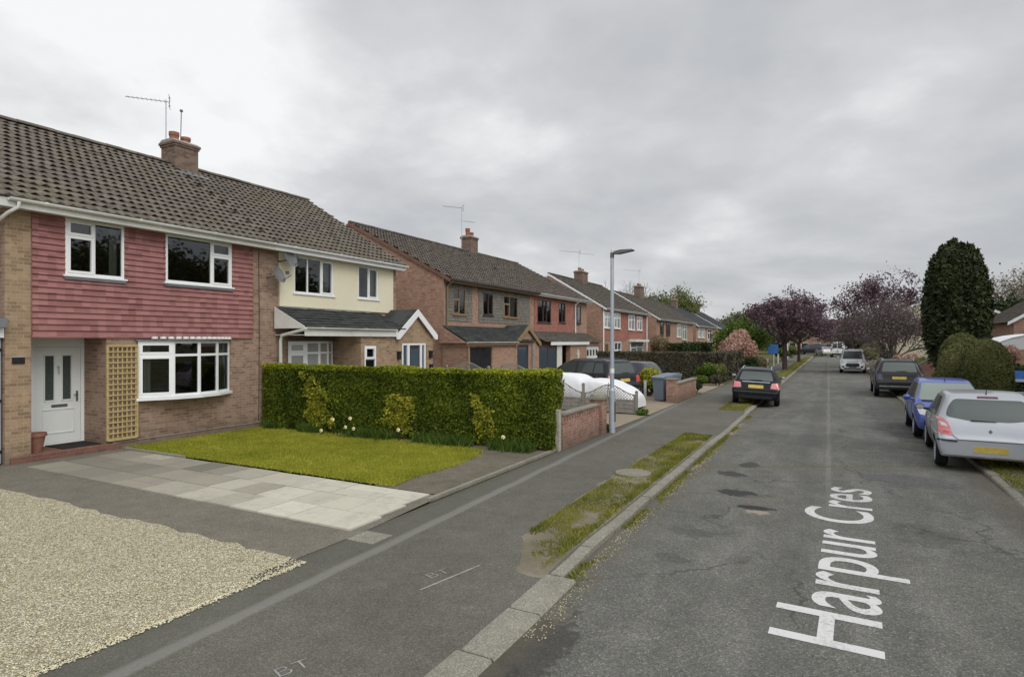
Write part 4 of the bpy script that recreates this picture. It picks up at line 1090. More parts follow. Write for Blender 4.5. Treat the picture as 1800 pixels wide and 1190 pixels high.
barge_boards(H2, 18.14, XA, 9.4, 5.32, 8.33, .42, 'upvc', .17, 1)
gutter(H2, XA + .45, 12.2, 18.25, 5.30, 'upvc')
cr = MB(); wall_x(cr, XA + .05, 12.62, 17.88, 3.53, 5.155, [h_c1, h_c2], .05)
cr.quad((XA, 12.62, 3.53), (XA + .05, 12.62, 3.53), (XA + .05, 12.62, 5.155), (XA, 12.62, 5.155)); cr.quad((XA, 17.88, 3.53), (XA, 17.88, 5.155), (XA + .05, 17.88, 5.155), (XA + .05, 17.88, 3.53)); cr.quad((XA, 12.62, 3.53), (XA, 17.88, 3.53), (XA + .05, 17.88, 3.53), (XA + .05, 12.62, 3.53))
cr.build('render', M['cream'], H2)
window(H2, XA, *h_c1, [(.32, [1]), (.36, [1]), (.32, [1], {0})], dx=.03, curtain=[(14.35, 14.8)])
window(H2, XA, *h_c2, [(.5, [1]), (.5, [1], {0})], dx=.03, curtain=[(16.6, 17.0)])
bow_window(H2, XA, 12.95, 14.8, 1.1, 2.48, .36, 4, glass='glass_net')
XP = -13.4
lean_roof(H2, 12.45, 17.0, XP + .12, 2.90, XA + .03, 3.5, M['slate'])
k = MB(); k.prism([(XA + .05, 12.445, 2.86), (XP + .12, 12.445, 2.86), (XP + .05, 12.445, 2.93), (XA + .05, 12.445, 3.5)], (0, -.03, 0)); k.build('canopy_cheek', M['upvc_dirty'], H2, recalc=True)
k = MB(); k.box(XP + .07, XP + .095, 12.43, 16.6, 2.64, 2.88); k.box(XA + .02, XP + .07, 12.46, 14.84, 2.66, 2.68); k.build('canopy_fascia', M['upvc_dirty'], H2)
gutter(H2, XP + .15, 12.42, 16.5, 2.885, 'upvc_dirty', .05)
downpipe(H2, [(XP + .13, 12.46, 2.84), (XA + .3, 12.48, 2.66), (XA + .22, 12.5, 2.5), (XA + .22, 12.5, 0)], 'upvc_dirty', .05)
fl = MB()
for i in range(16):
    y = 12.7 + i * .24; fl.box(XA + .052, XA + .09 + rnd.uniform(0, .02), y, y + .236, 3.5 + rnd.uniform(-.015, .01), 3.545)
fl.build('flashing', M['mortar'], H2)
# porch block
mb = MB(); wall_x(mb, XP, 14.85, 18.8, -.05, 2.75, [(15.02, 15.58, 1.3, 2.33), (16.95, 18.4, -.05, 2.42)], .08)
mb.quad((XP, 14.85, -.05), (XP, 14.85, 2.75), (XA, 14.85, 2.75), (XA, 14.85, -.05)); mb.quad((XP, 18.8, -.05), (XA, 18.8, -.05), (XA, 18.8, 2.75), (XP, 18.8, 2.75))
mb.build('porch_wall', M['brick_yellow'], H2)
window(H2, XP, 15.02, 15.58, 1.3, 2.33, [(1, [.6, .4], {1})])
porch_gable(H2, XP, 17.75, 1.2, 2.72, 3.62, XA + .05, 'slate')
D = MB()
for a, b in ((16.97, 17.04), (17.28, 17.40), (18.04, 18.14), (18.30, 18.37)): D.box(XP - .09, XP - .01, a, b, 0, 2.42)
D.box(XP - .09, XP - .01, 17.04, 17.28, 2.34, 2.42); D.box(XP - .09, XP - .01, 17.40, 18.04, 2.34, 2.42); D.box(XP - .09, XP - .01, 18.14, 18.30, 2.34, 2.42)
dr = D.build('door', M['upvc'], H2)
MB().box(XP - .08, XP - .05, 17.40, 18.04, .05, 2.34).build('door_leaf', M['paint_dark'], dr)
g_ = MB(); g_.quad(*[(XP - .045, *q) for q in ((17.48, .9), (17.96, .9), (17.96, 2.2), (17.48, 2.2))]); g_.quad(*[(XP - .05, *q) for q in ((17.04, .1), (17.28, .1), (17.28, 2.34), (17.04, 2.34))]); g_.quad(*[(XP - .05, *q) for q in ((18.14, .1), (18.30, .1), (18.30, 2.34), (18.14, 2.34))]); g_.build('pane', M['glass_blue'], dr)
for y in (16.72, 18.6):
    k = MB(); k.box(XP + .0, XP + .1, y - .06, y + .06, 1.85, 2.1); k.box(XP + .0, XP + .13, y - .07, y + .07, 2.1, 2.13); k.build('wall_lamp', M['black'], H2)
k = MB(); k.box(XP + .003, XP + .09, 18.56, 18.70, 1.3, 1.62); k.build('letter_box', M['black'], H2)
chimney(H2, -19.7, -18.95, 12.21, 13.02, 7.7, 9.12, 'brick_chimney', 2)
k = MB(); k.prism([(-18.93, 12.1, 8.1), (-18.93, 13.13, 8.1), (-18.5, 13.2, 7.88), (-18.5, 12.0, 7.88)], (.012, 0, .03)); k.build('chimney_flashing', M['lead'], H2, recalc=True)
for y, z, r_, lb in ((12.3, 4.4, .26, 'lower grey satellite dish on the brick strip beside the red cladding'), (12.72, 4.92, .29, 'upper grey satellite dish on the wall by the cream render')):
    t = thing('satellite_dish', lb, 'satellite dish', (XA, y - .12, z), 'satellite dishes on the facade')
    ax = Vector((.86, .22, .38)).normalized(); cc = Vector((XA + .32, y, z))
    mb = MB(); u = ax.orthogonal().normalized(); v = ax.cross(u); prev = None
    for i in range(6):
        rr = r_ * i / 5; ring = [cc + ax * (.28 * rr * rr / r_ ) + (u * math.cos(a) + v * math.sin(a)) * rr for a in [2 * math.pi * j / 20 for j in range(20)]]
        if prev:
            for j in range(20): mb.quad(prev[j], prev[(j + 1) % 20], ring[(j + 1) % 20], ring[j]) if i > 1 else mb.quad(cc, ring[(j + 1) % 20], ring[j])
        prev = ring
    mb.build('reflector', M['dish'], t, smooth=True)
    MB().tube([cc - v * r_ * .8, cc + ax * .36 - v * .18], .012, 6).box(cc.x + ax.x * .36 - .04, cc.x + ax.x * .36 + .04, cc.y + ax.y * .36 - .04, cc.y + ax.y * .36 + .04, z + ax.z * .36 - .12, z + ax.z * .36 - .02).build('feed_arm', M['metal_dark'], t)
    MB().tube([(XA, y - .12, z - .05), (XA + .15, y - .12, z - .05), cc], .022, 8).build('bracket', M['metal_dark'], t)
# cable down the brick strip
tag(MB().tube([(XA + .012, 11.9, 5.1), (XA + .012, 11.92, 3.0), (XA + .012, 11.9, .2)], .009, 5).build('downlead', M['black'], base=(XA, 11.9, 0)), 'dark cable running down the brick strip right of the red cladding', 'cable')

# ------------------------------------------------------------------ houses 3 and 4
XB = -15.5
H3 = thing('brick_house', 'brick house with weathered grey boarded upper floor beyond the cream house', 'house', (XB, 22.6, 0))
ho = [(23.3, 24.42, 3.72, 4.95), (26.05, 27.05, 3.8, 4.92), (28.2, 29.85, 3.75, 4.92)]
house_shell(H3, XB, 11.2, 22.6, 31.9, 5.30, 8.35, 'brick_red', 'roof_tile_b', ho, True, False, .4, barge='tan_frame')
barge_boards(H3, 22.55, XB, 11.2, 5.3, 8.35, .4, 'brown_trim', .17, -1)
gutter(H3, XB + .44, 22.5, 31.9, 5.28, 'metal_dark')
bd = MB()
hung(bd, XB, 22.75, 25.0, 3.42, 5.13, ho, .15, 3.42, .02); hung(bd, XB, 25.62, 31.3, 3.42, 5.13, ho, .15, 3.42, .02)
bd.build('board_cladding', M['board_grey'], H3)
window(H3, XB, *ho[0], [(.5, [.6, .4], {0}), (.5, [1])], 'tan_frame', dx=.02)
window(H3, XB, *ho[1], [(.5, [1]), (.5, [1], {0})], 'dark_frame', dx=.02)
window(H3, XB, *ho[2], [(.4, [.65, .35], {0}), (.6, [1])], 'tan_frame', dx=.02, curtain=[(28.9, 29.8)])
downpipe(H3, [(XB + .42, 22.75, 5.2), (XB + .1, 22.75, 4.95), (XB + .1, 22.75, 3.1)], 'tan_frame', .04)
XQ = -14.2
lean_roof(H3, 22.3, 29.2, XQ + .15, 2.45, XB + .02, 3.2, M['slate'])
k = MB(); k.box(XQ + .1, XQ + .13, 22.3, 27.2, 2.28, 2.43); k.build('canopy_fascia', M['tan_frame'], H3)
gutter(H3, XQ + .18, 22.3, 27.1, 2.44, 'upvc_dirty', .05)
k = MB(); k.prism([(XB, 22.29, 2.4), (XQ + .15, 22.29, 2.4), (XB, 22.29, 3.2)], (0, -.02, 0)); k.build('canopy_cheek', M['brick_red'], H3, recalc=True)
hh = [(22.75, 24.75, .35, 2.2), (27.3, 28.6, -.05, 2.3)]
mb = MB(); wall_x(mb, XQ, 22.5, 29.6, -.05, 2.5, hh, .1)
mb.quad((XQ, 22.5, -.05), (XQ, 22.5, 2.5), (XB, 22.5, 2.5), (XB, 22.5, -.05)); mb.quad((XQ, 29.6, -.05), (XB, 29.6, -.05), (XB, 29.6, 2.5), (XQ, 29.6, 2.5))
mb.build('porch_wall', M['brick_red'], H3)
porch_gable(H3, XQ, 28.45, 1.5, 2.4, 3.3, XB + .05, 'slate', 'tan_frame', 'brick')
gd = MB(); y = 22.77
while y < 24.7: gd.box(XQ - .09, XQ - .06, y, y + .135, 0, 2.2); y += .14
gd.build('garage_door', M['paint_grey'], H3)
D = MB(); D.box(XQ - .09, XQ - .02, 27.3, 27.38, 0, 2.3); D.box(XQ - .09, XQ - .02, 28.5, 28.6, 0, 2.3); D.box(XQ - .09, XQ - .02, 27.38, 28.5, 2.2, 2.3); dr = D.build('door', M['dark_frame'], H3)
g_ = MB(); g_.quad(*[(XQ - .06, *q) for q in ((27.38, .1), (28.5, .1), (28.5, 2.2), (27.38, 2.2))]); g_.build('pane', M['glass_blue'], dr)
k = MB(); k.box(XQ + .003, XQ + .12, 28.9, 29.1, 0, 2.3); k.build('timber_post', M['wood_grey'], H3)
downpipe(H3, [(XQ + .15, 22.45, 2.4), (XQ + .05, 22.5, 2.2), (XQ + .05, 22.5, 0)], 'tan_frame', .04)
aerial('tv_aerial', 'aerial with two booms beside the chimney of the grey boarded house', (-21.3, 33.1, 8.3), 2.9, (.75, 1.0), 1.3, 9, second=(2.0, .95, (.6, 1)))

H4 = thing('brick_house', 'brick house with orange-red hung tiles and dark windows, right of the grey boarded house', 'house', (XB, 31.9, 0))
house_shell(H4, XB, 11.2, 31.9, 40.6, 5.30, 8.35, 'brick_red', 'roof_tile_b', [(32.35, 34.3, 3.6, 4.98), (35.5, 36.6, 3.66, 4.98)], False, True, .4, barge='upvc')
barge_boards(H4, 40.63, XB, 11.2, 5.3, 8.35, .4, 'upvc', .17, 1)
gutter(H4, XB + .44, 31.9, 40.7, 5.28, 'upvc')
c = MB(); hung(c, XB, 31.95, 38.1, 2.55, 5.13, [(32.35, 34.3, 3.6, 4.98), (35.5, 36.6, 3.66, 4.98)], .105, 2.55); c.build('tile_cladding', M['hung_b'], H4)
window(H4, XB, 32.35, 34.3, 3.6, 4.98, [(.4, [1]), (.3, [1], {0}), (.3, [1])], 'dark_frame', dx=.03)
window(H4, XB, 35.5, 36.6, 3.66, 4.98, [(.5, [1]), (.5, [1], {0})], 'dark_frame', dx=.03)
window(H4, XB, 38.6, 39.3, 3.7, 4.9, [(1, [1])], 'dark_frame', 'glass_dark', dx=.07)
downpipe(H4, [(XB + .42, 38.2, 5.2), (XB + .1, 38.2, 4.95), (XB + .1, 38.2, 2.6)], 'upvc', .05)
lean_roof(H4, 30.4, 39.9, XQ + .15, 2.45, XB + .04, 3.05, M['roof_tile_c'])
k = MB(); k.box(XQ + .12, XQ + .15, 31.2, 37.3, 2.25, 2.44); k.build('canopy_fascia', M['upvc'], H4)
MB().box(XQ - .1, XQ, 29.62, 29.9, 0, 2.3).build('brick_pier', M['brick_red'], H4); MB().box(XQ - .1, XQ, 32.4, 33.1, 0, 2.3).build('brick_pier', M['upvc_dirty'], H4); MB().box(XQ - .3, XQ, 34.4, 37.2, 0, 2.3).build('porch_wall', M['brick_red'], H4)
D = MB(); D.box(XQ - .09, XQ - .03, 29.95, 30.02, 0, 2.25); D.box(XQ - .09, XQ - .03, 32.3, 32.38, 0, 2.25); D.box(XQ - .09, XQ - .03, 30.02, 32.3, 2.15, 2.25); D.box(XQ - .08, XQ - .03, 31.1, 31.18, 0, 2.15); dr = D.build('patio_door', M['dark_frame'], H4)
g_ = MB(); g_.quad(*[(XQ - .06, *q) for q in ((30, .05), (32.3, .05), (32.3, 2.2), (30, 2.2))]); g_.build('pane', M['glass_blue'], dr)
k = MB(); k.box(XQ + .003, XQ + .1, 35.5, 35.62, 1.35, 1.95); k.box(XQ + .003, XQ + .06, 35.38, 35.74, 1.62, 1.72); k.build('wall_lamp', M['upvc_dirty'], H4)
chimney(H4, -21.6, -20.85, 33.5, 34.4, 7.6, 9.4, 'brick_chimney', 2, tall=(.5, .3))
t = thing('garage', 'white panelled garage door between the orange-red house and the next pair', 'garage', (XQ, 38.5, 0))
MB().box(XQ - .5, XQ - .12, 37.25, 37.45, 0, 2.3).box(XQ - .5, XQ - .12, 40.0, 40.2, 0, 2.3).box(XQ - .5, XQ - .12, 37.45, 40.0, 2.15, 2.4).build('wall', M['brick_red'], t)
gd = MB()
for i in range(5): gd.box(XQ - .3, XQ - .2, 37.45, 40.0, .02 + i * .425, .02 + i * .425 + .418)
g_ = gd.build('garage_door', M['upvc'], t)
k = MB()
for i in range(4): k.box(XQ - .2, XQ - .195, 37.75 + i * .56, 38.05 + i * .56, 1.5, 1.9)
k.build('pane', M['glass_dark'], g_)

# ------------------------------------------------------------------ the pairs further on
def far_house(label, X, ya, yb, ze, zr, left, right, wins, roof, cols, clad=None, extra=None, chim=None, trim='upvc', depth=9.0, sub=4):
    t = thing('brick_house', label, 'house', (X, ya, 0))
    house_shell(t, X, depth, ya, yb, ze, zr, 'brick_red', roof, (), left, right, .4, barge=trim, sub=sub)
    if right: barge_boards(t, yb + .03, X, depth, ze, zr, .4, trim, .17, 1)
    if left: barge_boards(t, ya - .03, X, depth, ze, zr, .4, trim, .17, -1)
    gutter(t, X + .44, ya, yb, ze - .02, trim)
    if clad:
        c = MB(); hung(c, X, clad[0], clad[1], clad[2], clad[3], [], .12, clad[2]); c.build('tile_cladding', M['hung_b'], t)
    for (y0, y1, z0, z1, fr, gl) in wins:
        window(t, X, y0, y1, z0, z1, cols, fr, gl, fw=.08, dx=.08)
    if chim: chimney(t, X - depth / 2 - .4, X - depth / 2 + .4, chim[0], chim[1], zr - .5, chim[2], 'brick_chimney', 2)
    return t
XC = -15.8
c2 = [(.5, [.7, .3], {0}), (.5, [.7, .3])]
H5 = far_house('brick house with white windows behind the street lamp, left half of its pair', XC, 44.6, 51.2, 5.05, 7.95, True, False,
  [(45.0, 46.6, 3.5, 4.8, 'upvc', 'glass_net'), (47.4, 49.1, 3.5, 4.8, 'upvc', 'glass_net'), (47.5, 49.3, .3, 2.4, 'upvc', 'glass_blue'), (45.2, 46.0, .2, 2.3, 'tan_frame', 'glass_dark')], 'roof_tile_c', c2, (44.7, 51.1, 2.55, 4.9))
H6 = far_house('brick house with white windows and small white canopy right of the street lamp', XC, 51.2, 57.4, 5.05, 7.95, False, True,
  [(51.4, 53.3, 3.45, 4.8, 'upvc', 'glass_net'), (54.0, 55.7, 3.45, 4.75, 'upvc', 'glass_net'), (52.0, 56.0, 1.1, 2.3, 'upvc', 'glass_net')], 'roof_tile_c', c2, (51.3, 57.3, 2.75, 4.9), chim=(51.0, 52.4, 8.85))
MB().box(XC, XC + .6, 51.9, 56.2, 2.4, 2.6).build('canopy', M['upvc'], H6)
downpipe(H6, [(XC + .1, 57.2, 5), (XC + .1, 57.2, 0)], 'upvc', .06); downpipe(H5, [(XC + .1, 44.75, 5), (XC + .1, 44.75, 0)], 'upvc', .06)
aerial('tv_aerial', 'twin-boom aerial on the chimney directly left of the street lamp head', (XC - 4.5, 51.2, 8.7), 1.9, (.8, 1), 2.0, 9, second=(1.75, 1.7, (.6, 1)))
H7 = far_house('brick house with dark narrow windows half hidden by the tan bush', XC, 61.2, 69.5, 4.75, 7.7, True, False,
  [(62.6, 63.9, 3.1, 4.5, 'dark_frame', 'glass_dark'), (65.2, 66.8, 3.1, 4.5, 'dark_frame', 'glass_dark')], 'roof_tile_c', c2, None, chim=(69.8, 71.2, 9.0))
H8 = far_house('brick house with pale netted windows, right half of the pair behind the dark shrubs', XC, 69.5, 79.5, 4.75, 7.7, False, True,
  [(70.2, 72.2, 2.9, 4.5, 'upvc', 'glass_net'), (73.0, 75.5, 2.6, 4.5, 'upvc_dirty', 'glass_net')], 'roof_tile_c', c2)
aerial('tv_aerial', 'single-boom aerial on the fourth chimney along, in front of the bare trees', (XC - 4.5, 70.5, 9.2), 1.7, (.8, 1), 2.2, 8)
H9 = far_house('far brick house with slate-grey roof and white verge line', XC, 81.5, 96.5, 4.5, 7.4, True, True,
  [(82.6, 84.6, 2.9, 4.2, 'upvc', 'glass_net'), (85.4, 87.4, 2.9, 4.2, 'upvc', 'glass_net'), (89.5, 93, 2.6, 4.2, 'upvc', 'glass_dark'), (89.5, 94, .1, 2.4, 'upvc', 'glass_net')], 'slate_grey', c2, None, chim=(88, 89.4, 8.5), sub=2)
H10 = far_house('farthest brick house of the left row, roof showing above the pink blossom', XC, 98.6, 112, 4.5, 7.4, True, True,
  [(100, 102, 2.9, 4.2, 'upvc', 'glass_net'), (105, 107, 2.9, 4.2, 'upvc', 'glass_net')], 'slate_grey', c2, None, chim=(104.5, 106, 8.6), sub=2)

# right-hand side houses: gables face the camera, ridges run along the street
def right_house(label, x0, x1, ya, yb, ze, zr, brick, wins):
    t = thing('gabled_house', label, 'house', (x0, ya, 0))
    xr = (x0 + x1) / 2; mb = MB()
    mb.quad((x0, ya, -.05), (x1, ya, -.05), (x1, ya, ze), (xr, ya, zr - .1), (x0, ya, ze))
    mb.quad((x0, ya, -.05), (x0, ya, ze), (x0, yb, ze), (x0, yb, -.05)); mb.quad((x1, ya, -.05), (x1, yb, -.05), (x1, yb, ze), (x1, ya, ze)); mb.quad((x0, yb, -.05), (x0, yb, ze), (xr, yb, zr - .1), (x1, yb, ze), (x1, yb, -.05))
    mb.build('wall', M[brick], t)
    V, F = tiled_slope(ya - .15, yb + .1, x0 - .35, ze - .1, xr, zr, .3, .33, .03, 3); np_obj('roof', V, F, M['roof_tile_c'], t)
    b = MB(); b.quad((xr, ya - .15, zr), (x1 + .35, ya - .15, ze - .1), (x1 + .35, yb, ze - .1), (xr, yb, zr)); b.build('rear_roof', M['roof_tile_c'], t)
    ridge_tiles(t, ya - .15, yb + .1, xr, zr + .02, M['roof_tile_c'])
    bb = MB(); bb.prism([(x0 - .36, ya - .17, ze - .08), (xr, ya - .17, zr + .03), (x1 + .36, ya - .17, ze - .08), (x1 + .36, ya - .17, ze - .3), (xr, ya - .17, zr - .2), (x0 - .36, ya - .17, ze - .3)], (0, -.04, 0)); bb.build('barge_board', M['upvc'], t, recalc=True)
    for (a, b_, z0, z1, gl) in wins:
        f = MB(); w_ = .09
        f.box(a, b_, ya - .06, ya - .01, z0, z0 + w_); f.box(a, b_, ya - .06, ya - .01, z1 - w_, z1); f.box(a, a + w_, ya - .06, ya - .01, z0 + w_, z1 - w_); f.box(b_ - w_, b_, ya - .06, ya - .01, z0 + w_, z1 - w_); f.box((a + b_) / 2 - .04, (a + b_) / 2 + .04, ya - .06, ya - .01, z0 + w_, z1 - w_)
        w = f.build('window', M['upvc'], t); g = MB(); g.quad((a + w_, ya - .03, z0 + w_), (b_ - w_, ya - .03, z0 + w_), (b_ - w_, ya - .03, z1 - w_), (a + w_, ya - .03, z1 - w_)); g.build('pane', M[gl], w)
    return t
right_house('brick gabled house at the right edge behind the domed bushes', 10.9, 17.6, 52, 62, 3.85, 6.1, 'brick_red', [(13, 14.4, .9, 2.2, 'glass_dark')])
right_house('cream gabled house behind the tall conifer with white barge board', 5.0, 11.75, 62, 74, 4.95, 6.65, 'cream', [(10.5, 11.4, 2.5, 4.2, 'glass_dark'), (8.2, 9.6, 1, 2.2, 'glass_dark')])
t = thing('carport', 'pale curved carport roof beside the domed bushes on the right', 'carport', (10.5, 46, 0))
mb = MB(); prev = None
for i in range(13):
    a = math.pi * i / 12; x = 11.2 - 2.9 * math.cos(a); z = 2.0 + .95 * math.sin(a)
    cur = [(x, 44, z), (x, 49, z)]
    if prev: mb.quad(prev[0], cur[0], cur[1], prev[1])
    prev = cur
mb.quad(*[(11.2 - 2.88 * math.cos(math.pi * i / 12), 44.05, 2.0 + .93 * math.sin(math.pi * i / 12)) for i in range(13)][::-1])
mb.build('roof', M['cover'], t)
for x in (8.4, 14.0):
    for y in (44.1, 48.9): MB().box(x - .05, x + .05, y - .05, y + .05, 0, 2.02).build('post', M['upvc'], t)
M['brake'] = plain('dark_red_lens', (.12, .045, .06), .3, .5)
# ------------------------------------------------------------------ vehicles
def car_body(st, mat, wheels, wr, ww, level=3):
    """st: stations rear->front (y, zbot, zbelt, ztop, wbot, wmid, wbelt, wtop); returns evaluated mesh with wheel wells + BVH"""
    bm = bmesh.new(); cr = bm.edges.layers.float.new('crease_edge')
    loops = []
    for (y, zb, ze, zt, w0, w1, w2, w3) in st:
        zm = zb + (ze - zb) * .5; crown = .025
        half = [(0, zb), (w0, zb), (w1, zm), (w2, ze), (w3, zt), (0, zt + crown)]
        full = half + [(-x, z) for x, z in half[-2:0:-1]]
        loops.append([bm.verts.new((x, y, z)) for x, z in full])
    n = len(loops[0])
    for a, b in zip(loops[:-1], loops[1:]):
        for i in range(n):
            j = (i + 1) % n
            bm.faces.new((a[i], a[j], b[j], b[i]))
    for lp, rev in ((loops[0], False), (loops[-1], True)):
        c1 = bm.verts.new((0, lp[2].co.y, lp[2].co.z)); c2 = bm.verts.new((0, lp[3].co.y, lp[3].co.z))
        for s in (1, -1):
            P = (lambda k: lp[k % n]) if s == 1 else (lambda k: lp[(-k) % n])
            for q in ((P(0), P(1), P(2), c1), (c1, P(2), P(3), c2), (c2, P(3), P(4), lp[5])): bm.faces.new(q)
    bmesh.ops.recalc_face_normals(bm, faces=bm.faces)
    bm.edges.ensure_lookup_table()
    vs = {}
    for li, lp in enumerate(loops):
        for k, v in enumerate(lp): vs[v] = (li, k)
    for e in bm.edges:
        a, b = (vs.get(v) for v in e.verts)
        if a and b and a[1] == b[1] and a[0] != b[0]:
            k = a[1] if a[1] <= 5 else n - a[1]
            e[cr] = {1: .8, 3: .45, 4: .5}.get(k, 0)
        elif a and b and a[0] == b[0] and a[0] in (0, len(loops) - 1): e[cr] = .35
    me = bpy.data.meshes.new('cage'); bm.to_mesh(me); bm.free()
    o = bpy.data.objects.new('cage', me); COL.objects.link(o)
    md = o.modifiers.new('s', 'SUBSURF'); md.levels = level; md.render_levels = level
    bpy.context.view_layer.update(); dg = bpy.context.evaluated_depsgraph_get()
    solid = bpy.data.meshes.new_from_object(o.evaluated_get(dg))
    bvh = BVHTree.FromPolygons([v.co.copy() for v in solid.vertices], [tuple(p.vertices) for p in solid.polygons])
    # wheel wells
    cut = MB()
    for y in wheels: cut.lathe([(wr + .055, -1.4), (wr + .055, 1.4)], (0, y, wr), 'x', 32, m=1)
    co = cut.build('cutter', [mat, M['black']], recalc=True)
    o.modifiers.clear(); o.data = solid; solid.materials.clear(); solid.materials.append(mat); solid.materials.append(M['black'])
    bo = o.modifiers.new('b', 'BOOLEAN'); bo.operation = 'DIFFERENCE'; bo.object = co; bo.solver = 'EXACT'
    bpy.context.view_layer.update(); dg = bpy.context.evaluated_depsgraph_get()
    res = bpy.data.meshes.new_from_object(o.evaluated_get(dg)); res.name = 'body'
    bpy.data.objects.remove(o); bpy.data.objects.remove(co)
    smooth_by_angle(res, 35)
    return res, bvh
def rounded(pts, r=.03, k=4):
    out = []; n = len(pts)
    for i in range(n):
        p, a, b = Vector(pts[i]), Vector(pts[i - 1]), Vector(pts[(i + 1) % n])
        d1, d2 = (a - p), (b - p); rr = min(r, d1.length * .45, d2.length * .45)
        s, e = p + d1.normalized() * rr, p + d2.normalized() * rr
        for j in range(k + 1):
            t = j / k; out.append(tuple((1 - t) ** 2 * s + 2 * t * (1 - t) * p + t * t * e))
    return out
def patch(bvh, pts, face, name, mat, parent, off=.006, r=.03, step=.06):
    """lay an outlined panel on the body surface. face: rear/front (x,z), left/right (y,z), top (x,y)"""
    pts = rounded(pts, r) if r else pts
    bm = bmesh.new(); vv = [bm.verts.new((a, b, 0)) for a, b in pts]; bm.faces.new(vv)
    bmesh.ops.triangulate(bm, faces=bm.faces[:])
    for _ in range(7):
        ed = [e for e in bm.edges if e.calc_length() > step * 1.5]
        if not ed: break
        bmesh.ops.subdivide_edges(bm, edges=ed, cuts=1); bmesh.ops.triangulate(bm, faces=[f for f in bm.faces if len(f.verts) > 3])
    bmesh.ops.beautify_fill(bm, faces=bm.faces[:], edges=[e for e in bm.edges if not e.is_boundary])
    for v in bm.verts:
        a, b = v.co.x, v.co.y
        if face == 'rear': o, d = Vector((a, -5, b)), Vector((0, 1, 0))
        elif face == 'front': o, d = Vector((a, 12, b)), Vector((0, -1, 0))
        elif face == 'left': o, d = Vector((-5, a, b)), Vector((1, 0, 0))
        elif face == 'right': o, d = Vector((5, a, b)), Vector((-1, 0, 0))
        else: o, d = Vector((a, b, 6)), Vector((0, 0, -1))
        h, nn, _i, _d = bvh.ray_cast(o, d)
        if h is None: h, nn, _i, _d = bvh.find_nearest(o + d * 5 if face in ('left', 'right') else o + d * 5)
        if nn.dot(d) > 0: nn = -nn
        v.co = h + nn * off
    dd = {'rear': Vector((0, -1, 0)), 'front': Vector((0, 1, 0)), 'left': Vector((-1, 0, 0)), 'right': Vector((1, 0, 0)), 'top': Vector((0, 0, 1))}[face]
    bmesh.ops.recalc_face_normals(bm, faces=bm.faces[:])
    if sum(f.normal.dot(dd) for f in bm.faces) < 0: bmesh.ops.reverse_faces(bm, faces=bm.faces[:])
    # a rim that meets the body
    be = [e for e in bm.edges if e.is_boundary]
    ex = bmesh.ops.extrude_edge_only(bm, edges=be)
    nv = [g for g in ex['geom'] if isinstance(g, bmesh.types.BMVert)]
    for v in nv: v.co -= dd * 0 ; 
    for v in nv:
        h, nn, _i, _d = bvh.find_nearest(v.co)
        v.co = h - nn * .004
    me = bpy.data.meshes.new(name); bm.to_mesh(me); bm.free()
    me.materials.append(mat); me.polygons.foreach_set('use_smooth', [True] * len(me.polygons))
    smooth_by_angle(me, 50)
    return link(name, me, parent)
def wheel(parent, x, y, r, w, side, spokes=5, rim='metal'):
    k = MB(); x0 = x
    k.lathe([(r * .62, w * .5 - .015), (r * .68, w * .5), (r * .9, w * .5 + .004), (r, w * .5 - .03), (r, -w * .5 + .03), (r * .9, -w * .5), (r * .6, -w * .5)], (0, 0, 0), 'x', 32)
    k.v = [(x0 + side * a, y + b, r + c) for a, b, c in k.v]
    o = k.build('wheel', M['rubber'], parent, smooth=True, recalc=True)
    q = MB(); q.lathe([(r * .67, w * .5 - .03), (r * .66, w * .5 + .006), (r * .60, w * .5 + .004), (r * .57, w * .5 - .05)], (0, 0, 0), 'x', 32)
    for i in range(spokes):
        a = 2 * math.pi * i / spokes; ca, sa = math.cos(a), math.sin(a)
        pr = [(-.035, .03), (.035, .03), (.05, r * .6), (-.05, r * .6)]
        q.prism([(w * .5 - .028, p * ca - s * sa, p * sa + s * ca) for p, s in pr], (.026, 0, 0))
    q.lathe([(.065, w * .5 - .03), (.065, w * .5 + .004), (.03, w * .5 + .01), (0.0, w * .5 + .01)], (0, 0, 0), 'x', 16)
    q.v = [(x0 + side * a, y + b, r + c) for a, b, c in q.v]
    q.build('rim', M[rim], o, recalc=True)
    return o
CARS = {}
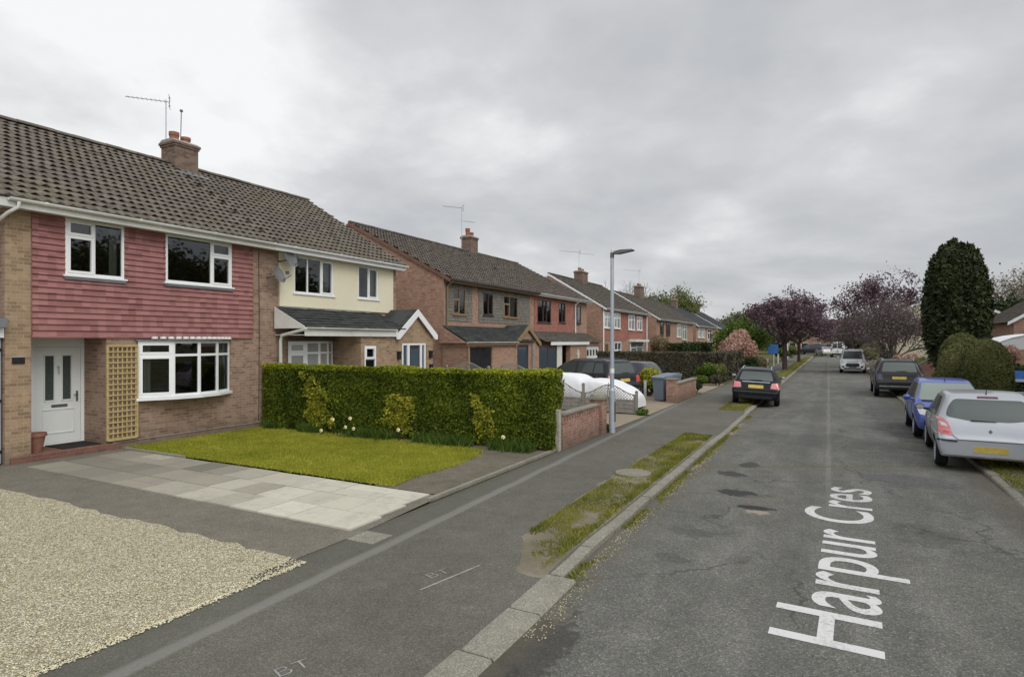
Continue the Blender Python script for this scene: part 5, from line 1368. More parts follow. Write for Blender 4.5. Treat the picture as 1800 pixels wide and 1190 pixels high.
def car(name, label, cat, loc, heading, mat, spec, group=None):
    """heading: angle of the car's forward (+Y local) from world +Y, counter-clockwise"""
    t = thing(name, label, cat, (0, 0, 0), group)
    ORG[t] = Vector((0, 0, 0))
    s = spec; W = s['W'] / 2; wr = s.get('wr', .31); ww = .2
    me, bvh = car_body(s['st'], M[mat], s['wheels'], wr, ww, s.get('level', 3))
    body = link('body', me, t)
    for y in s['wheels']:
        for sd in (-1, 1): wheel(t, sd * (W - .115), y, wr, ww, sd, s.get('spokes', 5), s.get('rim', 'metal'))
    P = lambda pts, face, nm, mt, par=t, off=.006, r=.03: patch(bvh, pts, face, nm, M[mt], par, off, r)
    mir = lambda pts: [(-a, b) for a, b in pts][::-1]
    rw = P(s['rear_win'], 'rear', 'rear_window', s.get('rg', 'car_glass'), r=.07)
    P(s['windscreen'], 'front', 'windscreen', s.get('wg', 'car_glass'), r=.05)
    for q in s['side_win']:
        for f in ('left', 'right'): P(q, f, 'side_window', 'car_glass', r=.035)
    for q in s.get('tail', []):
        P(q, 'rear', 'tail_light', s.get('tailmat', 'tail'), off=.008, r=.03); P(mir(q), 'rear', 'tail_light', s.get('tailmat', 'tail'), off=.008, r=.03)
    for q in s.get('head', []):
        P(q, 'front', 'headlight', 'lamp_clear', off=.01, r=.03); P(mir(q), 'front', 'headlight', 'lamp_clear', off=.01, r=.03)
    for nm, q, f, mt in s.get('extra', []): P(q, f, nm, mt, off=.009, r=.012)
    for nm, q, f, mt in s.get('extra2', []):
        P(q, f, nm, mt, off=.013, r=.012); P(mir(q) if f in ('front', 'rear') else q, f if f in ('front', 'rear') else {'left': 'right', 'right': 'left'}[f], nm, mt, off=.013, r=.012)
    def hit(o, d):
        h, n_, i, dd = bvh.ray_cast(Vector(o), Vector(d)); return h
    # wiper on the rear window
    if 'wiper' in s:
        x0, z0, x1, z1 = s['wiper']; mb = MB(); pts = []
        for i in range(6):
            x, z = x0 + (x1 - x0) * i / 5, z0 + (z1 - z0) * i / 5; h = hit((x, -5, z), (0, 1, 0))
            if h: pts.append(h + Vector((0, -.025, 0)))
        mb.tube(pts, .012, 6, .007); mb.build('wiper', M['black'], rw)
    # mirrors
    if 'mirror' in s:
        y, z = s['mirror']
        for sd in (-1, 1):
            h = hit((sd * 5, y, z), (-sd, 0, 0)); x = h.x if h else sd * W
            mb = MB(); mb.tube([(x - sd * .03, y, z - .02), (x + sd * .1, y - .01, z)], .03, 8)
            bm = bmesh.new(); bmesh.ops.create_uvsphere(bm, u_segments=14, v_segments=9, radius=1)
            k0 = len(mb.v)
            for v in bm.verts: mb.v.append((x + sd * .17 + v.co.x * .095, y + (v.co.y * .07 if v.co.y > 0 else v.co.y * .03), z + .035 + v.co.z * .07))
            for f in bm.faces: mb.f.append(tuple(k0 + v.index for v in f.verts)); mb.m.append(0); mb.c.append(0)
            bm.free(); m_ = mb.build('wing_mirror', M[mat if s.get('mirror_paint', True) else 'black'], t, smooth=True)
            g = MB(); g.lathe([(.0, -.031), (.07, -.031), (.07, -.036), (0, -.036)], (0, 0, 0), 'y', 14)
            g.v = [(x + sd * .17 + a * 1.15, y + b, z + .035 + c * .75) for a, b, c in g.v]; g.build('mirror_glass', M['chrome'], m_, recalc=True)
    # door handles
    for y, z in s.get('handles', []):
        for sd in (-1, 1):
            h = hit((sd * 5, y, z), (-sd, 0, 0))
            if h: k = MB(); k.tube([(h.x + sd * .0, y - .09, z), (h.x + sd * .025, y - .07, z), (h.x + sd * .025, y + .07, z), (h.x, y + .09, z)], .012, 6); k.build('door_handle', M[mat], t)
    # shut lines
    for nm, pts, f in s.get('seams', []):
        mb = MB(); q = []
        for (a0, b0), (a1, b1) in zip(pts[:-1], pts[1:]):
            for i in range(8):
                a, b = a0 + (a1 - a0) * i / 7, b0 + (b1 - b0) * i / 7
                o, d = {'rear': ((a, -5, b), (0, 1, 0)), 'left': ((-5, a, b), (1, 0, 0)), 'right': ((5, a, b), (-1, 0, 0)), 'front': ((a, 12, b), (0, -1, 0))}[f]
                h = hit(o, d)
                if h: q.append(h)
        if len(q) > 1: mb.tube(q, .008, 4); mb.build('shut_line', M['black'], t)
    # roof rails / aerial
    if 'rails' in s:
        y0, y1, x, z = s['rails']
        for sd in (-1, 1):
            pts = []
            for i in range(9):
                yy = y0 + (y1 - y0) * i / 8; h = hit((sd * x, yy, 6), (0, 0, -1)); pts.append(h + Vector((0, 0, .035 if 0 < i < 8 else -.01)))
            MB().tube(pts, .02, 6).build('roof_rail', M[s.get('railmat', 'metal')], t, smooth=True)
    if 'antenna' in s:
        y, hh, dy = s['antenna']; h = hit((0, y, 6), (0, 0, -1)); k = MB(); k.tube([h - Vector((0, 0, .01)), h + Vector((0, 0, .02))], .02, 8, .012); k.tube([h, h + Vector((0, dy, hh))], .007, 5); k.build('antenna', M['black'], t)
    t.location = loc; t.rotation_euler = (0, s.get('roll', 0), heading)
    return t
def hatch_st(L, W, H, belt, yrw, ywt, ycowl, hood, tumble=.7, bz=.62, rear_top=None, zb=.27, hatch=.08, noseh=.62):
    w = W / 2; rt = rear_top or H - .06
    return [(0, zb + .04, bz - .04, bz, w * .84, w * .93, w * .90, w * .84),
            (.05, zb, bz, bz + .06, w * .88, w * .97, w * .955, w * .86),
            (hatch + .02, zb, belt - .03, belt, w * .9, w * 1.0, w * .94, w * .80),
            (yrw, zb, belt, rt, w * .9, w * 1.02, w * .96, w * tumble * .92),
            (yrw + .22, zb, belt, rt + .035, w * .9, w * 1.02, w * .97, w * tumble * .97),
            ((yrw + ywt) * .55, zb, belt - .01, H, w * .9, w * 1.02, w * .98, w * tumble),
            (ywt, zb, belt - .03, H - .05, w * .9, w * 1.02, w * .98, w * tumble * .96),
            (ycowl, zb, belt - .05, belt + .01, w * .9, w * 1.02, w * .97, w * .80),
            (ycowl + .1, zb, belt - .08, belt - .04, w * .9, w * 1.02, w * .96, w * .82),
            (L - .32, zb, hood - .04, hood, w * .9, w * 1.0, w * .92, w * .78),
            (L - .08, zb, noseh - .05, noseh + .03, w * .82, w * .92, w * .84, w * .72),
            (L, zb + .03, noseh - .12, noseh - .06, w * .68, w * .78, w * .72, w * .64)]
# silver hatchback, seen from behind
s = dict(L=3.99, W=1.72, wr=.305, wheels=(.56, 3.12), spokes=7, tailmat='tail_pale', rg='car_glass', level=4,
  st=hatch_st(3.99, 1.74, 1.51, .97, .42, 2.3, 3.1, .86, .755, .63),
  rear_win=[(-.70, 1.055), (-.32, .99), (.32, .99), (.70, 1.055), (.645, 1.25), (.545, 1.39), (-.545, 1.39), (-.645, 1.25)],
  windscreen=[(-.68, 1.03), (.68, 1.03), (.52, 1.38), (-.52, 1.38)],
  side_win=[[(.72, 1.03), (1.33, .99), (1.36, 1.39), (.98, 1.39), (.80, 1.25)], [(1.42, .99), (2.75, .95), (2.32, 1.37), (1.45, 1.39)]],
  tail=[[(.585, .69), (.87, .72), (.87, 1.0), (.76, 1.035), (.66, .94)]], head=[[(.45, .68), (.8, .7), (.75, .84), (.5, .78)]],
  extra=[('number_plate', [(-.26, .40), (.26, .40), (.26, .51), (-.26, .51)], 'rear', 'plate'), ('bumper_lip', [(-.74, .30), (.74, .30), (.74, .33), (-.74, .33)], 'rear', 'chrome'),
         ('badge', [(-.035, .80), (0, .765), (.035, .80), (0, .845)], 'rear', 'metal_dark'), ('brake_light', [(-.17, 1.415), (.17, 1.415), (.16, 1.447), (-.16, 1.447)], 'rear', 'brake')],
  extra2=[('bumper_strip', [(.52, .575), (.84, .585), (.84, .625), (.52, .612)], 'rear', 'paint_dark'), ('indicator_lens', [(.68, .86), (.78, .88), (.78, .94), (.70, .92)], 'rear', 'lamp_clear'), ('lower_lens', [(.64, .73), (.76, .745), (.74, .79), (.655, .77)], 'rear', 'tail')],
  wiper=(-.30, 1.0, .10, .995), mirror=(2.55, .98), mirror_paint=False, handles=[(1.0, .88), (1.75, .86)], antenna=(.62, .12, -.08),
  seams=[('s', [(-.70, .95), (-.58, .68), (-.50, .62), (.50, .62), (.58, .68), (.70, .95)], 'rear'), ('s', [(1.39, 1.0), (1.40, .5), (1.25, .36)], 'left'), ('s', [(2.6, .92), (2.62, .45)], 'left'), ('s', [(1.25, .36), (2.6, .36)], 'left')])
SILVER = s
car('parked_car', 'silver hatchback nearest on the right, seen from behind with wheels on the verge', 'car', (2.70, 14.5, -.06), R(-3), 'paint_silver', s)
# small blue car facing the camera
s = dict(L=3.62, W=1.62, wr=.29, wheels=(.5, 2.9), spokes=6, level=3, wg='car_glass_pale',
  st=hatch_st(3.62, 1.62, 1.5, .95, .36, 2.25, 2.98, .87, .72, .62, noseh=.66),
  rear_win=[(-.56, 1.0), (.56, 1.0), (.48, 1.36), (-.48, 1.36)],
  windscreen=[(-.67, .995), (.67, .995), (.545, 1.40), (-.545, 1.40)],
  side_win=[[(.62, 1.0), (1.25, .98), (1.28, 1.38), (.78, 1.38)], [(1.34, .98), (2.68, .95), (2.28, 1.37), (1.37, 1.38)]],
  tail=[[(.6, .7), (.78, .7), (.78, .98), (.68, .98)]], head=[[(.36, .60), (.70, .66), (.76, .86), (.62, .88), (.44, .72)]],
  extra=[('grille', [(-.33, .40), (.33, .40), (.36, .50), (-.36, .50)], 'front', 'black'), ('number_plate', [(-.26, .52), (.26, .52), (.26, .62), (-.26, .62)], 'front', 'plate_w'), ('wiper_cowl', [(-.62, .955), (.62, .955), (.62, .985), (-.62, .985)], 'front', 'black')],
  extra2=[('fog_light', [(.5, .38), (.62, .4), (.62, .48), (.5, .48)], 'front', 'black')],
  mirror=(2.52, .99), handles=[(1.0, .86), (1.75, .85)], antenna=(2.0, .12, -.1), seams=[('s', [(1.31, 1.0), (1.31, .42)], 'right'), ('s', [(2.5, .92), (2.52, .42)], 'right')])
car('parked_car', 'small bright blue car facing the camera behind the silver hatchback', 'car', (2.78, 22.2, -.06), R(179), 'paint_blue', s)
# dark SUV
suv = dict(L=4.75, W=1.9, wr=.37, wheels=(.92, 3.75), spokes=5, level=3,
  st=hatch_st(4.75, 1.92, 1.72, 1.12, .34, 2.95, 3.72, 1.05, .74, .70, zb=.36, hatch=.1, noseh=.8),
  rear_win=[(-.68, 1.17), (.68, 1.17), (.58, 1.58), (-.58, 1.58)], windscreen=[(-.75, 1.17), (.75, 1.17), (.6, 1.6), (-.6, 1.6)],
  side_win=[[(.42, 1.2), (.98, 1.17), (1.0, 1.57), (.62, 1.57)], [(1.05, 1.17), (2.02, 1.15), (2.04, 1.6), (1.07, 1.6)], [(2.1, 1.15), (3.35, 1.11), (2.95, 1.57), (2.12, 1.6)]],
  tail=[[(.62, .80), (.94, .82), (.94, 1.08), (.70, 1.08)]], head=[[(.5, .82), (.88, .86), (.82, 1.0), (.55, .94)]],
  extra=[('number_plate', [(-.27, .84), (.27, .84), (.27, .96), (-.27, .96)], 'rear', 'plate'), ('bumper_trim', [(-.78, .50), (.78, .50), (.78, .545), (-.78, .545)], 'rear', 'chrome'), ('lower_bumper', [(-.8, .38), (.8, .38), (.8, .49), (-.8, .49)], 'rear', 'black'), ('garnish', [(-.6, .98), (.6, .98), (.6, 1.03), (-.6, 1.03)], 'rear', 'black')],
  wiper=(.28, 1.2, -.12, 1.2), mirror=(3.1, 1.16), handles=[(1.25, 1.02), (2.3, 1.0)], rails=(.55, 2.75, .6, 1.7), antenna=(.6, .07, -.1),
  seams=[('s', [(-.78, 1.1), (-.62, .74), (.62, .74), (.78, 1.1)], 'rear')])
s = dict(suv); s['tailmat'] = 'paint_dark'
car('parked_car', 'dark grey off-roader with roof rails parked beyond the blue car on the right', 'car', (2.68, 31.9, -.07), 0, 'paint_grey', s)
s = dict(suv); s['railmat'] = 'metal_dark'
car('parked_car', 'dark off-roader on the drive behind the white covered car', 'car', (-7.35, 23.75, 0), R(64), 'paint_grey', s)
# black estate on the left verge
s = dict(L=4.6, W=1.76, wr=.32, wheels=(.95, 3.6), spokes=5, level=3, tailmat='tail_pale',
  st=hatch_st(4.6, 1.77, 1.46, .95, .52, 2.75, 3.55, .88, .70, .64, noseh=.66, hatch=.1),
  rear_win=[(-.62, 1.0), (.62, 1.0), (.52, 1.33), (-.52, 1.33)], windscreen=[(-.7, 1.0), (.7, 1.0), (.55, 1.35), (-.55, 1.35)],
  side_win=[[(.72, 1.02), (1.2, 1.0), (1.22, 1.35), (.9, 1.35)], [(1.27, 1.0), (2.1, .98), (2.12, 1.36), (1.29, 1.36)], [(2.18, .98), (3.2, .95), (2.8, 1.34), (2.2, 1.36)]],
  tail=[[(.52, .72), (.87, .70), (.87, .94), (.56, .92)]], head=[[(.45, .68), (.8, .7), (.75, .82), (.5, .78)]],
  extra=[('number_plate', [(-.27, .71), (.27, .71), (.27, .83), (-.27, .83)], 'rear', 'plate'), ('boot_strip', [(-.50, .93), (.50, .93), (.50, .955), (-.50, .955)], 'rear', 'metal'), ('bumper_strip', [(-.8, .56), (.8, .56), (.8, .585), (-.8, .585)], 'rear', 'metal_dark'), ('lower_bumper', [(-.6, .31), (.6, .31), (.6, .42), (-.6, .42)], 'rear', 'black')],
  wiper=(.22, 1.02, -.2, 1.02), mirror=(2.95, .99), handles=[(1.5, .87), (2.4, .86)], rails=(.75, 2.6, .52, 1.46), seams=[('s', [(-.7, .92), (-.5, .6), (.5, .6), (.7, .92)], 'rear')], roll=R(2.4))
car('parked_car', 'black estate car parked half on the left verge, seen from behind', 'car', (-2.62, 24.9, -.04), R(4), 'paint_black', s)
# other drive car, small and mostly hidden
s = dict(SILVER); s['tailmat'] = 'tail'; s['level'] = 3; s['antenna'] = (.62, .02, -.02)
car('parked_car', 'dark hatchback on the next drive behind the dark off-roader', 'car', (-7.2, 28.3, 0), R(80), 'paint_dark', s)
# white van facing the camera
van = dict(L=4.85, W=1.86, wr=.33, wheels=(.85, 3.85), spokes=5, level=3, rim='metal_dark', wg='car_glass',
  st=[(0, .34, .9, .98, .78, .86, .85, .80), (.04, .30, 1.05, 1.75, .80, .90, .90, .72), (.25, .3, 1.08, 1.86, .82, .93, .92, .73), (1.6, .3, 1.08, 1.9, .84, .94, .93, .74), (3.0, .3, 1.06, 1.86, .84, .94, .93, .73), (3.3, .3, 1.05, 1.80, .84, .94, .92, .71), (4.05, .3, 1.02, 1.10, .84, .93, .90, .76), (4.2, .3, .98, 1.03, .84, .93, .89, .76), (4.62, .3, .86, .92, .82, .91, .85, .74), (4.8, .3, .68, .76, .76, .86, .8, .72), (4.85, .33, .56, .62, .7, .78, .72, .66)],
  rear_win=[(-.6, 1.15), (.6, 1.15), (.55, 1.65), (-.55, 1.65)], windscreen=[(-.72, 1.13), (.72, 1.13), (.62, 1.73), (-.62, 1.73)],
  side_win=[[(2.55, 1.12), (3.75, 1.08), (3.32, 1.7), (2.57, 1.7)]],
  head=[[(.52, .78), (.84, .84), (.8, 1.0), (.60, .92)]], tail=[[(.7, .8), (.84, .8), (.84, 1.2), (.7, 1.2)]],
  extra=[('grille', [(-.42, .52), (.42, .52), (.50, .66), (.40, .80), (-.40, .80), (-.50, .66)], 'front', 'black'), ('number_plate', [(-.26, .46), (.26, .46), (.26, .56), (-.26, .56)], 'front', 'metal_dark'), ('bumper', [(-.6, .335), (.6, .335), (.6, .45), (-.6, .45)], 'front', 'metal_dark'), ('upper_grille', [(-.4, .875), (.4, .875), (.38, .905), (-.38, .905)], 'front', 'metal_dark')],
  extra2=[('fog_light', [(.56, .46), (.74, .48), (.72, .60), (.58, .58)], 'front', 'black')],
  mirror=(3.5, 1.18), handles=[(2.6, .98)])
car('parked_van', 'white van facing the camera on the right of the road', 'van', (1.62, 59.4, -.08), R(178), 'paint_white', van)
s = dict(van); s['level'] = 2; s['extra'] = [('rear_door_glass', [(-.62, 1.1), (-.06, 1.1), (-.06, 1.7), (-.56, 1.7)], 'rear', 'car_glass'), ('rear_door_glass', [(.06, 1.1), (.62, 1.1), (.56, 1.7), (.06, 1.7)], 'rear', 'car_glass'), ('number_plate', [(-.27, .62), (.27, .62), (.27, .74), (-.27, .74)], 'rear', 'plate'), ('bumper', [(-.75, .34), (.75, .34), (.75, .5), (-.75, .5)], 'rear', 'black')]; s.pop('extra2'); s['rear_win'] = [(-.5, 1.76), (.5, 1.76), (.5, 1.79), (-.5, 1.79)]
t = car('parked_van', 'far white van seen from behind near the end of the road', 'van', (.75, 106, -.08), R(-4), 'paint_white', s)
t.scale = (1.08, 1.0, 1.28)
s = dict(SILVER); s['level'] = 2; s['antenna'] = (.62, .02, -.02)
car('parked_car', 'small distant silver car left of the far white van', 'car', (-.6, 116, -.03), R(20), 'paint_silver', s)
s = dict(van); s['level'] = 2; s.pop('extra2')
t = car('parked_van', 'dark people carrier seen side-on at the far bend under the left trees', 'van', (-.9, 124, 0), R(82), 'paint_dark', s)
# covered car: a car-shaped sheet
t = thing('covered_car', 'car under a white fitted cover behind the trellis fence', 'car', (-8.6, 21.6, 0))
prof = [(-6.15, .42, .52), (-6.22, .58, .70), (-6.6, .80, .80), (-7.0, .98, .86), (-7.35, 1.09, .85), (-7.8, 1.11, .82), (-8.1, 1.06, .76), (-8.2, 1.1, .72), (-8.35, 1.22, .68), (-8.7, 1.29, .66), (-9.6, 1.3, .66), (-10.3, 1.2, .72), (-10.7, .95, .78), (-10.8, .5, .7)]
rows = []
for x, zt, w in prof:
    r_ = []
    for i in range(15):
        a = -1 + 2 * i / 14
        if abs(a) < .62: yy = a / .62 * w; z = zt + .04 * (1 - (a / .62) ** 2)
        else:
            f = (abs(a) - .62) / .38; yy = math.copysign(w + (.88 - w) * min(1, f * 1.6) + .02 * math.sin(x * 9) * f, a); z = zt * (1 - f) + .1 * f
        r_.append((x, 21.55 + yy, z * .95 + .01 * math.sin(x * 11 + a * 9) + .012 * math.sin(x * 5 - a * 14)))
    rows.append(r_)
mb = MB()
for a, b in zip(rows[:-1], rows[1:]):
    for i in range(14): mb.quad(a[i], b[i], b[i + 1], a[i + 1])
mb.quad(*rows[0]); mb.quad(*rows[-1][::-1])
o = mb.build('cover', M['cover'], t, smooth=True)
bm = bmesh.new(); bm.from_mesh(o.data); bmesh.ops.remove_doubles(bm, verts=bm.verts, dist=.0005); bmesh.ops.recalc_face_normals(bm, faces=bm.faces); bm.to_mesh(o.data); bm.free(); o.data.polygons.foreach_set('use_smooth', [True] * len(o.data.polygons))
sb = o.modifiers.new('s', 'SUBSURF'); sb.levels = 3; sb.render_levels = 3
tx = bpy.data.textures.new('folds', 'CLOUDS'); tx.noise_scale = .32; dm = o.modifiers.new('d', 'DISPLACE'); dm.texture = tx; dm.strength = .04; dm.mid_level = .5
for xs in (-7.1, -9.3): MB().tube([(xs, 21.55 - .92, .12), (xs, 21.55 - .88, .55), (xs + .02, 21.55 - .8, 1.0 if xs > -8 else 1.2)], .014, 6).build('strap', M['dish'], t)

# ------------------------------------------------------------------ plants
def leaf_quads(P, size, elong=1.6, nrm=None, nj=.8, r=rng):
    n = len(P); sz = size * r.uniform(.65, 1.35, n)
    N_ = r.normal(0, 1, (n, 3)); N_ /= np.linalg.norm(N_, axis=1)[:, None]
    if nrm is not None: N_ = nrm + N_ * nj; N_ /= np.linalg.norm(N_, axis=1)[:, None]
    A = r.normal(0, 1, (n, 3)); A = np.cross(N_, A); A /= np.linalg.norm(A, axis=1)[:, None] + 1e-9
    B = np.cross(N_, A)
    a = A * (sz * elong * .5)[:, None]; b = B * (sz * .5)[:, None]
    V = np.stack([P - a, P - a * .1 + b, P + a, P - a * .1 - b], 1).reshape(-1, 3)
    return V, np.arange(n * 4).reshape(n, 4)
def foliage_obj(name, P, size, mat, parent=None, tone=None, nrm=None, nj=.8, elong=1.6, core=None, coremat='hedge_core'):
    V, F = leaf_quads(P, size, elong, nrm, nj)
    if tone is None: tone = rng.normal(.45, .18, len(P))
    tone = np.clip(tone, 0, 1)
    mats = [M[mat]]; mi = None
    if core:
        cv, cf = core; k = len(V); V = np.concatenate([V, cv]); F = np.concatenate([F, cf + k]); mats.append(M[coremat])
        mi = np.concatenate([np.zeros(len(P)), np.ones(len(cf))]); tone = np.concatenate([tone, np.zeros(len(cf))])
    o0 = np.array(origin(parent)) if parent is not None else P.mean(0) * np.array([1, 1, 0])
    me = fast_mesh(name, V - o0, F, mats, tone, mi)
    return link(name, me, parent, None if parent is not None else tuple(o0))
def n3(P, s, seed=0):
    return (vnoise(P[:, 0] + P[:, 2] * .37, P[:, 1] - P[:, 2] * .61, s, seed) + vnoise(P[:, 2] * 1.1 + P[:, 0] * .2, P[:, 0] * .7 + P[:, 1] * .5, s, seed + 5)) / 2
def box_core(x0, x1, y0, y1, z0, z1):
    v = np.array([(x0,y0,z0),(x1,y0,z0),(x1,y1,z0),(x0,y1,z0),(x0,y0,z1),(x1,y0,z1),(x1,y1,z1),(x0,y1,z1)], float)
    return v, np.array([(0,3,2,1),(4,5,6,7),(0,1,5,4),(1,2,6,5),(2,3,7,6),(3,0,4,7)])
def hedge(name, label, cat, x0, x1, y0, y1, z1, n, size, mat, rough=.05, faces='NSWET', topfn=None, tonefn=None, z0=0.02, group=None, thin_base=0.0, shear=0.0):
    """clipped hedge: leaves over the shell of a box plus a dark core"""
    Ls = {'S': (x1 - x0) * (z1 - z0), 'N': (x1 - x0) * (z1 - z0), 'E': (y1 - y0) * (z1 - z0), 'W': (y1 - y0) * (z1 - z0), 'T': (x1 - x0) * (y1 - y0)}
    tot = sum(Ls[f] for f in faces); Ps = []; Ns = []
    for f in faces:
        k = int(n * Ls[f] / tot); a, b = rng.random(k), rng.random(k)
        X = x0 + (x1 - x0) * a; Y = y0 + (y1 - y0) * a; Z = z0 + (z1 - z0) * b
        if f == 'S': p = np.stack([X, np.full(k, y0), Z], 1); nn = (0, -1, 0)
        elif f == 'N': p = np.stack([X, np.full(k, y1), Z], 1); nn = (0, 1, 0)
        elif f == 'E': p = np.stack([np.full(k, x1), Y, Z], 1); nn = (1, 0, 0)
        elif f == 'W': p = np.stack([np.full(k, x0), Y, Z], 1); nn = (-1, 0, 0)
        else: p = np.stack([X, y0 + (y1 - y0) * b, np.full(k, z1)], 1); nn = (0, 0, 1)
        nn = np.tile(np.array(nn, float), (k, 1))
        bulge = (n3(p, 1.6, 3) - .5) * 2.2 * rough + (n3(p, 5, 7) - .5) * 1.4 * rough - np.abs(rng.normal(0, rough * 1.3, k)) * 1.0
        if thin_base and f != 'T':
            keep = rng.random(k) > thin_base * np.clip(1 - (p[:, 2] - z0) / .5, 0, 1)
            p, nn, bulge = p[keep], nn[keep], bulge[keep]
        p = p + nn * bulge[:, None]
        if topfn is not None: p[:, 2] *= topfn(p[:, 0], p[:, 1])
        Ps.append(p); Ns.append(nn)
    P = np.concatenate(Ps); Nn = np.concatenate(Ns)
    tone = .15 + .55 * n3(P, 2.2, 11) + rng.normal(0, .16, len(P)) + .22 * Nn[:, 2]  # upward faces get a paler leaf tone, standing in for light from above
    if tonefn is not None: tone = tonefn(P, Nn, tone)
    t = thing(name, label, cat, ((x0 + x1) / 2, (y0 + y1) / 2, 0), group)
    c = .16 if min(x1 - x0, y1 - y0) > .5 else .1
    cv, cf = box_core(x0 + c, x1 - c, y0 + c, y1 - c, z0, z1 - c)
    if shear: P[:, 1] += shear * (x1 - P[:, 0]) / (x1 - x0); cv[:, 1] += shear * (x1 - cv[:, 0]) / (x1 - x0)
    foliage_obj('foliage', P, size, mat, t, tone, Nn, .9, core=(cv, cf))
    return t
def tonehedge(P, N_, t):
    return t + np.where(P[:, 2] > 1.7, .38, 0) - .05 + .10 * (P[:, 2] - .9)  # hedge top painted paler and foot darker, light put into leaf tone
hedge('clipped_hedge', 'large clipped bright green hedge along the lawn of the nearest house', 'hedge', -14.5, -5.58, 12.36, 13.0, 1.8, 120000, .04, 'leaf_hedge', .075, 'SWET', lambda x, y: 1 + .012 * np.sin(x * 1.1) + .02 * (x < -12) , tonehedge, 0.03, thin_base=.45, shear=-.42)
def blob(c, r, n, r_=rng, shell=.55):
    """points through an ellipsoid, denser towards the outside"""
    d = r_.normal(0, 1, (n, 3)); d /= np.linalg.norm(d, axis=1)[:, None]
    q = (shell + (1 - shell) * r_.random(n) ** .6)
    return np.array(c) + d * q[:, None] * np.array(r), d
def bush(name, label, cat, c, r, n, size, mat, lumps=7, stems=True, group=None, seed=0, elong=1.6, squash=.55):
    """loose shrub: several leaf clumps round a stem cluster"""
    g = np.random.default_rng(seed + 100)
    c = np.array(c, float); r = np.array(r, float); t = thing(name, label, cat, (c[0], c[1], 0), group)
    Ps, Ns, Ts = [], [], []
    for i in range(lumps):
        d = g.normal(0, 1, 3); d /= np.linalg.norm(d); d[2] = abs(d[2]) * 1.1 - .35
        cc = c + d * r * squash; rr = r * g.uniform(.35, .62)
        p, nn = blob(cc, rr, n // lumps, g, .35); Ps.append(p); Ns.append(nn); Ts.append(np.full(len(p), g.uniform(-.14, .14)))
    P = np.concatenate(Ps); P[:, 2] = np.maximum(P[:, 2], .03); Nn = np.concatenate(Ns)
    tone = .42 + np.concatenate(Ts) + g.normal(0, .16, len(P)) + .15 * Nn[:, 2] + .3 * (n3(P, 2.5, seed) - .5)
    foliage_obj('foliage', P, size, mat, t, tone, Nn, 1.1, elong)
    if stems:
        mb = MB()
        for i in range(7):
            a = g.uniform(0, 6.28); tp = c + np.array([math.cos(a) * r[0] * .6, math.sin(a) * r[1] * .6, r[2] * g.uniform(.0, .6)])
            b = np.array([c[0] + math.cos(a) * .06, c[1] + math.sin(a) * .06, 0]); m = (b + tp) / 2 + g.normal(0, .06, 3)
            mb.tube([b, m, tp], [.025, .018, .006], 5)
        mb.build('stems', M['bark'], t)
    return t
# shrubs and flowers before the hedge
def face_shrub(label, quad, n, seed):
    """golden shoots growing against the hedge face: quad = bottom-left, bottom-right, top-right, top-left in (x, z)"""
    g = np.random.default_rng(seed); u, v = g.random(n), g.random(n)
    q = [np.array(p, float) for p in quad]
    P2 = (1 - u)[:, None] * (1 - v)[:, None] * q[0] + u[:, None] * (1 - v)[:, None] * q[1] + u[:, None] * v[:, None] * q[2] + (1 - u)[:, None] * v[:, None] * q[3]
    e = np.minimum(np.minimum(u, 1 - u), np.minimum(v * 1.5, (1 - v))) * 2
    m = vnoise(P2[:, 0], P2[:, 1], 4.5, seed) * .6 + vnoise(P2[:, 0], P2[:, 1], 11, seed + 2) * .4 + np.clip(e, 0, 1) * .75
    k = g.random(n) < np.clip((m - .55) / .35, 0, 1); P2 = P2[k]
    P = np.stack([P2[:, 0] + g.normal(0, .03, len(P2)), 12.31 - .42 * (-5.58 - P2[:, 0]) / 8.9 + g.normal(0, .05, len(P2)), np.maximum(.05, P2[:, 1])], 1)
    t = thing('shrub', label, 'shrub', (float(P[:, 0].mean()), 12.3, 0))
    tone = .35 + .6 * (vnoise(P[:, 0], P[:, 2], 6, seed + 4) - .3) + g.normal(0, .18, len(P))
    foliage_obj('foliage', P, .045, 'leaf_yellow', t, tone, np.tile(np.array([0., -1, .3]), (len(P), 1)), 1.1)
    mb = MB()
    for i in range(6):
        x = q[0][0] + (q[1][0] - q[0][0]) * (.35 + .06 * i); mb.tube([(x, 12.36 - .42 * (-5.58 - x) / 8.9, 0), (x + g.uniform(-.1, .1), 12.37 - .42 * (-5.58 - x) / 8.9, .5)], .012, 5, .006)
    mb.build('stems', M['bark'], t)
face_shrub('tall yellow-green shrub leaning on the left part of the clipped hedge', [(-12.75, .12), (-11.75, .15), (-12.25, 1.5), (-13.0, 1.7)], 4600, 1)
face_shrub('round yellow-green shrub at the middle of the clipped hedge', [(-10.45, .12), (-9.0, .12), (-9.3, 1.12), (-10.05, 1.2)], 4500, 2)
face_shrub('small narrow yellow-green shrub near the street end of the clipped hedge', [(-7.45, .08), (-6.85, .08), (-7.0, 1.0), (-7.6, 1.25)], 2300, 3)
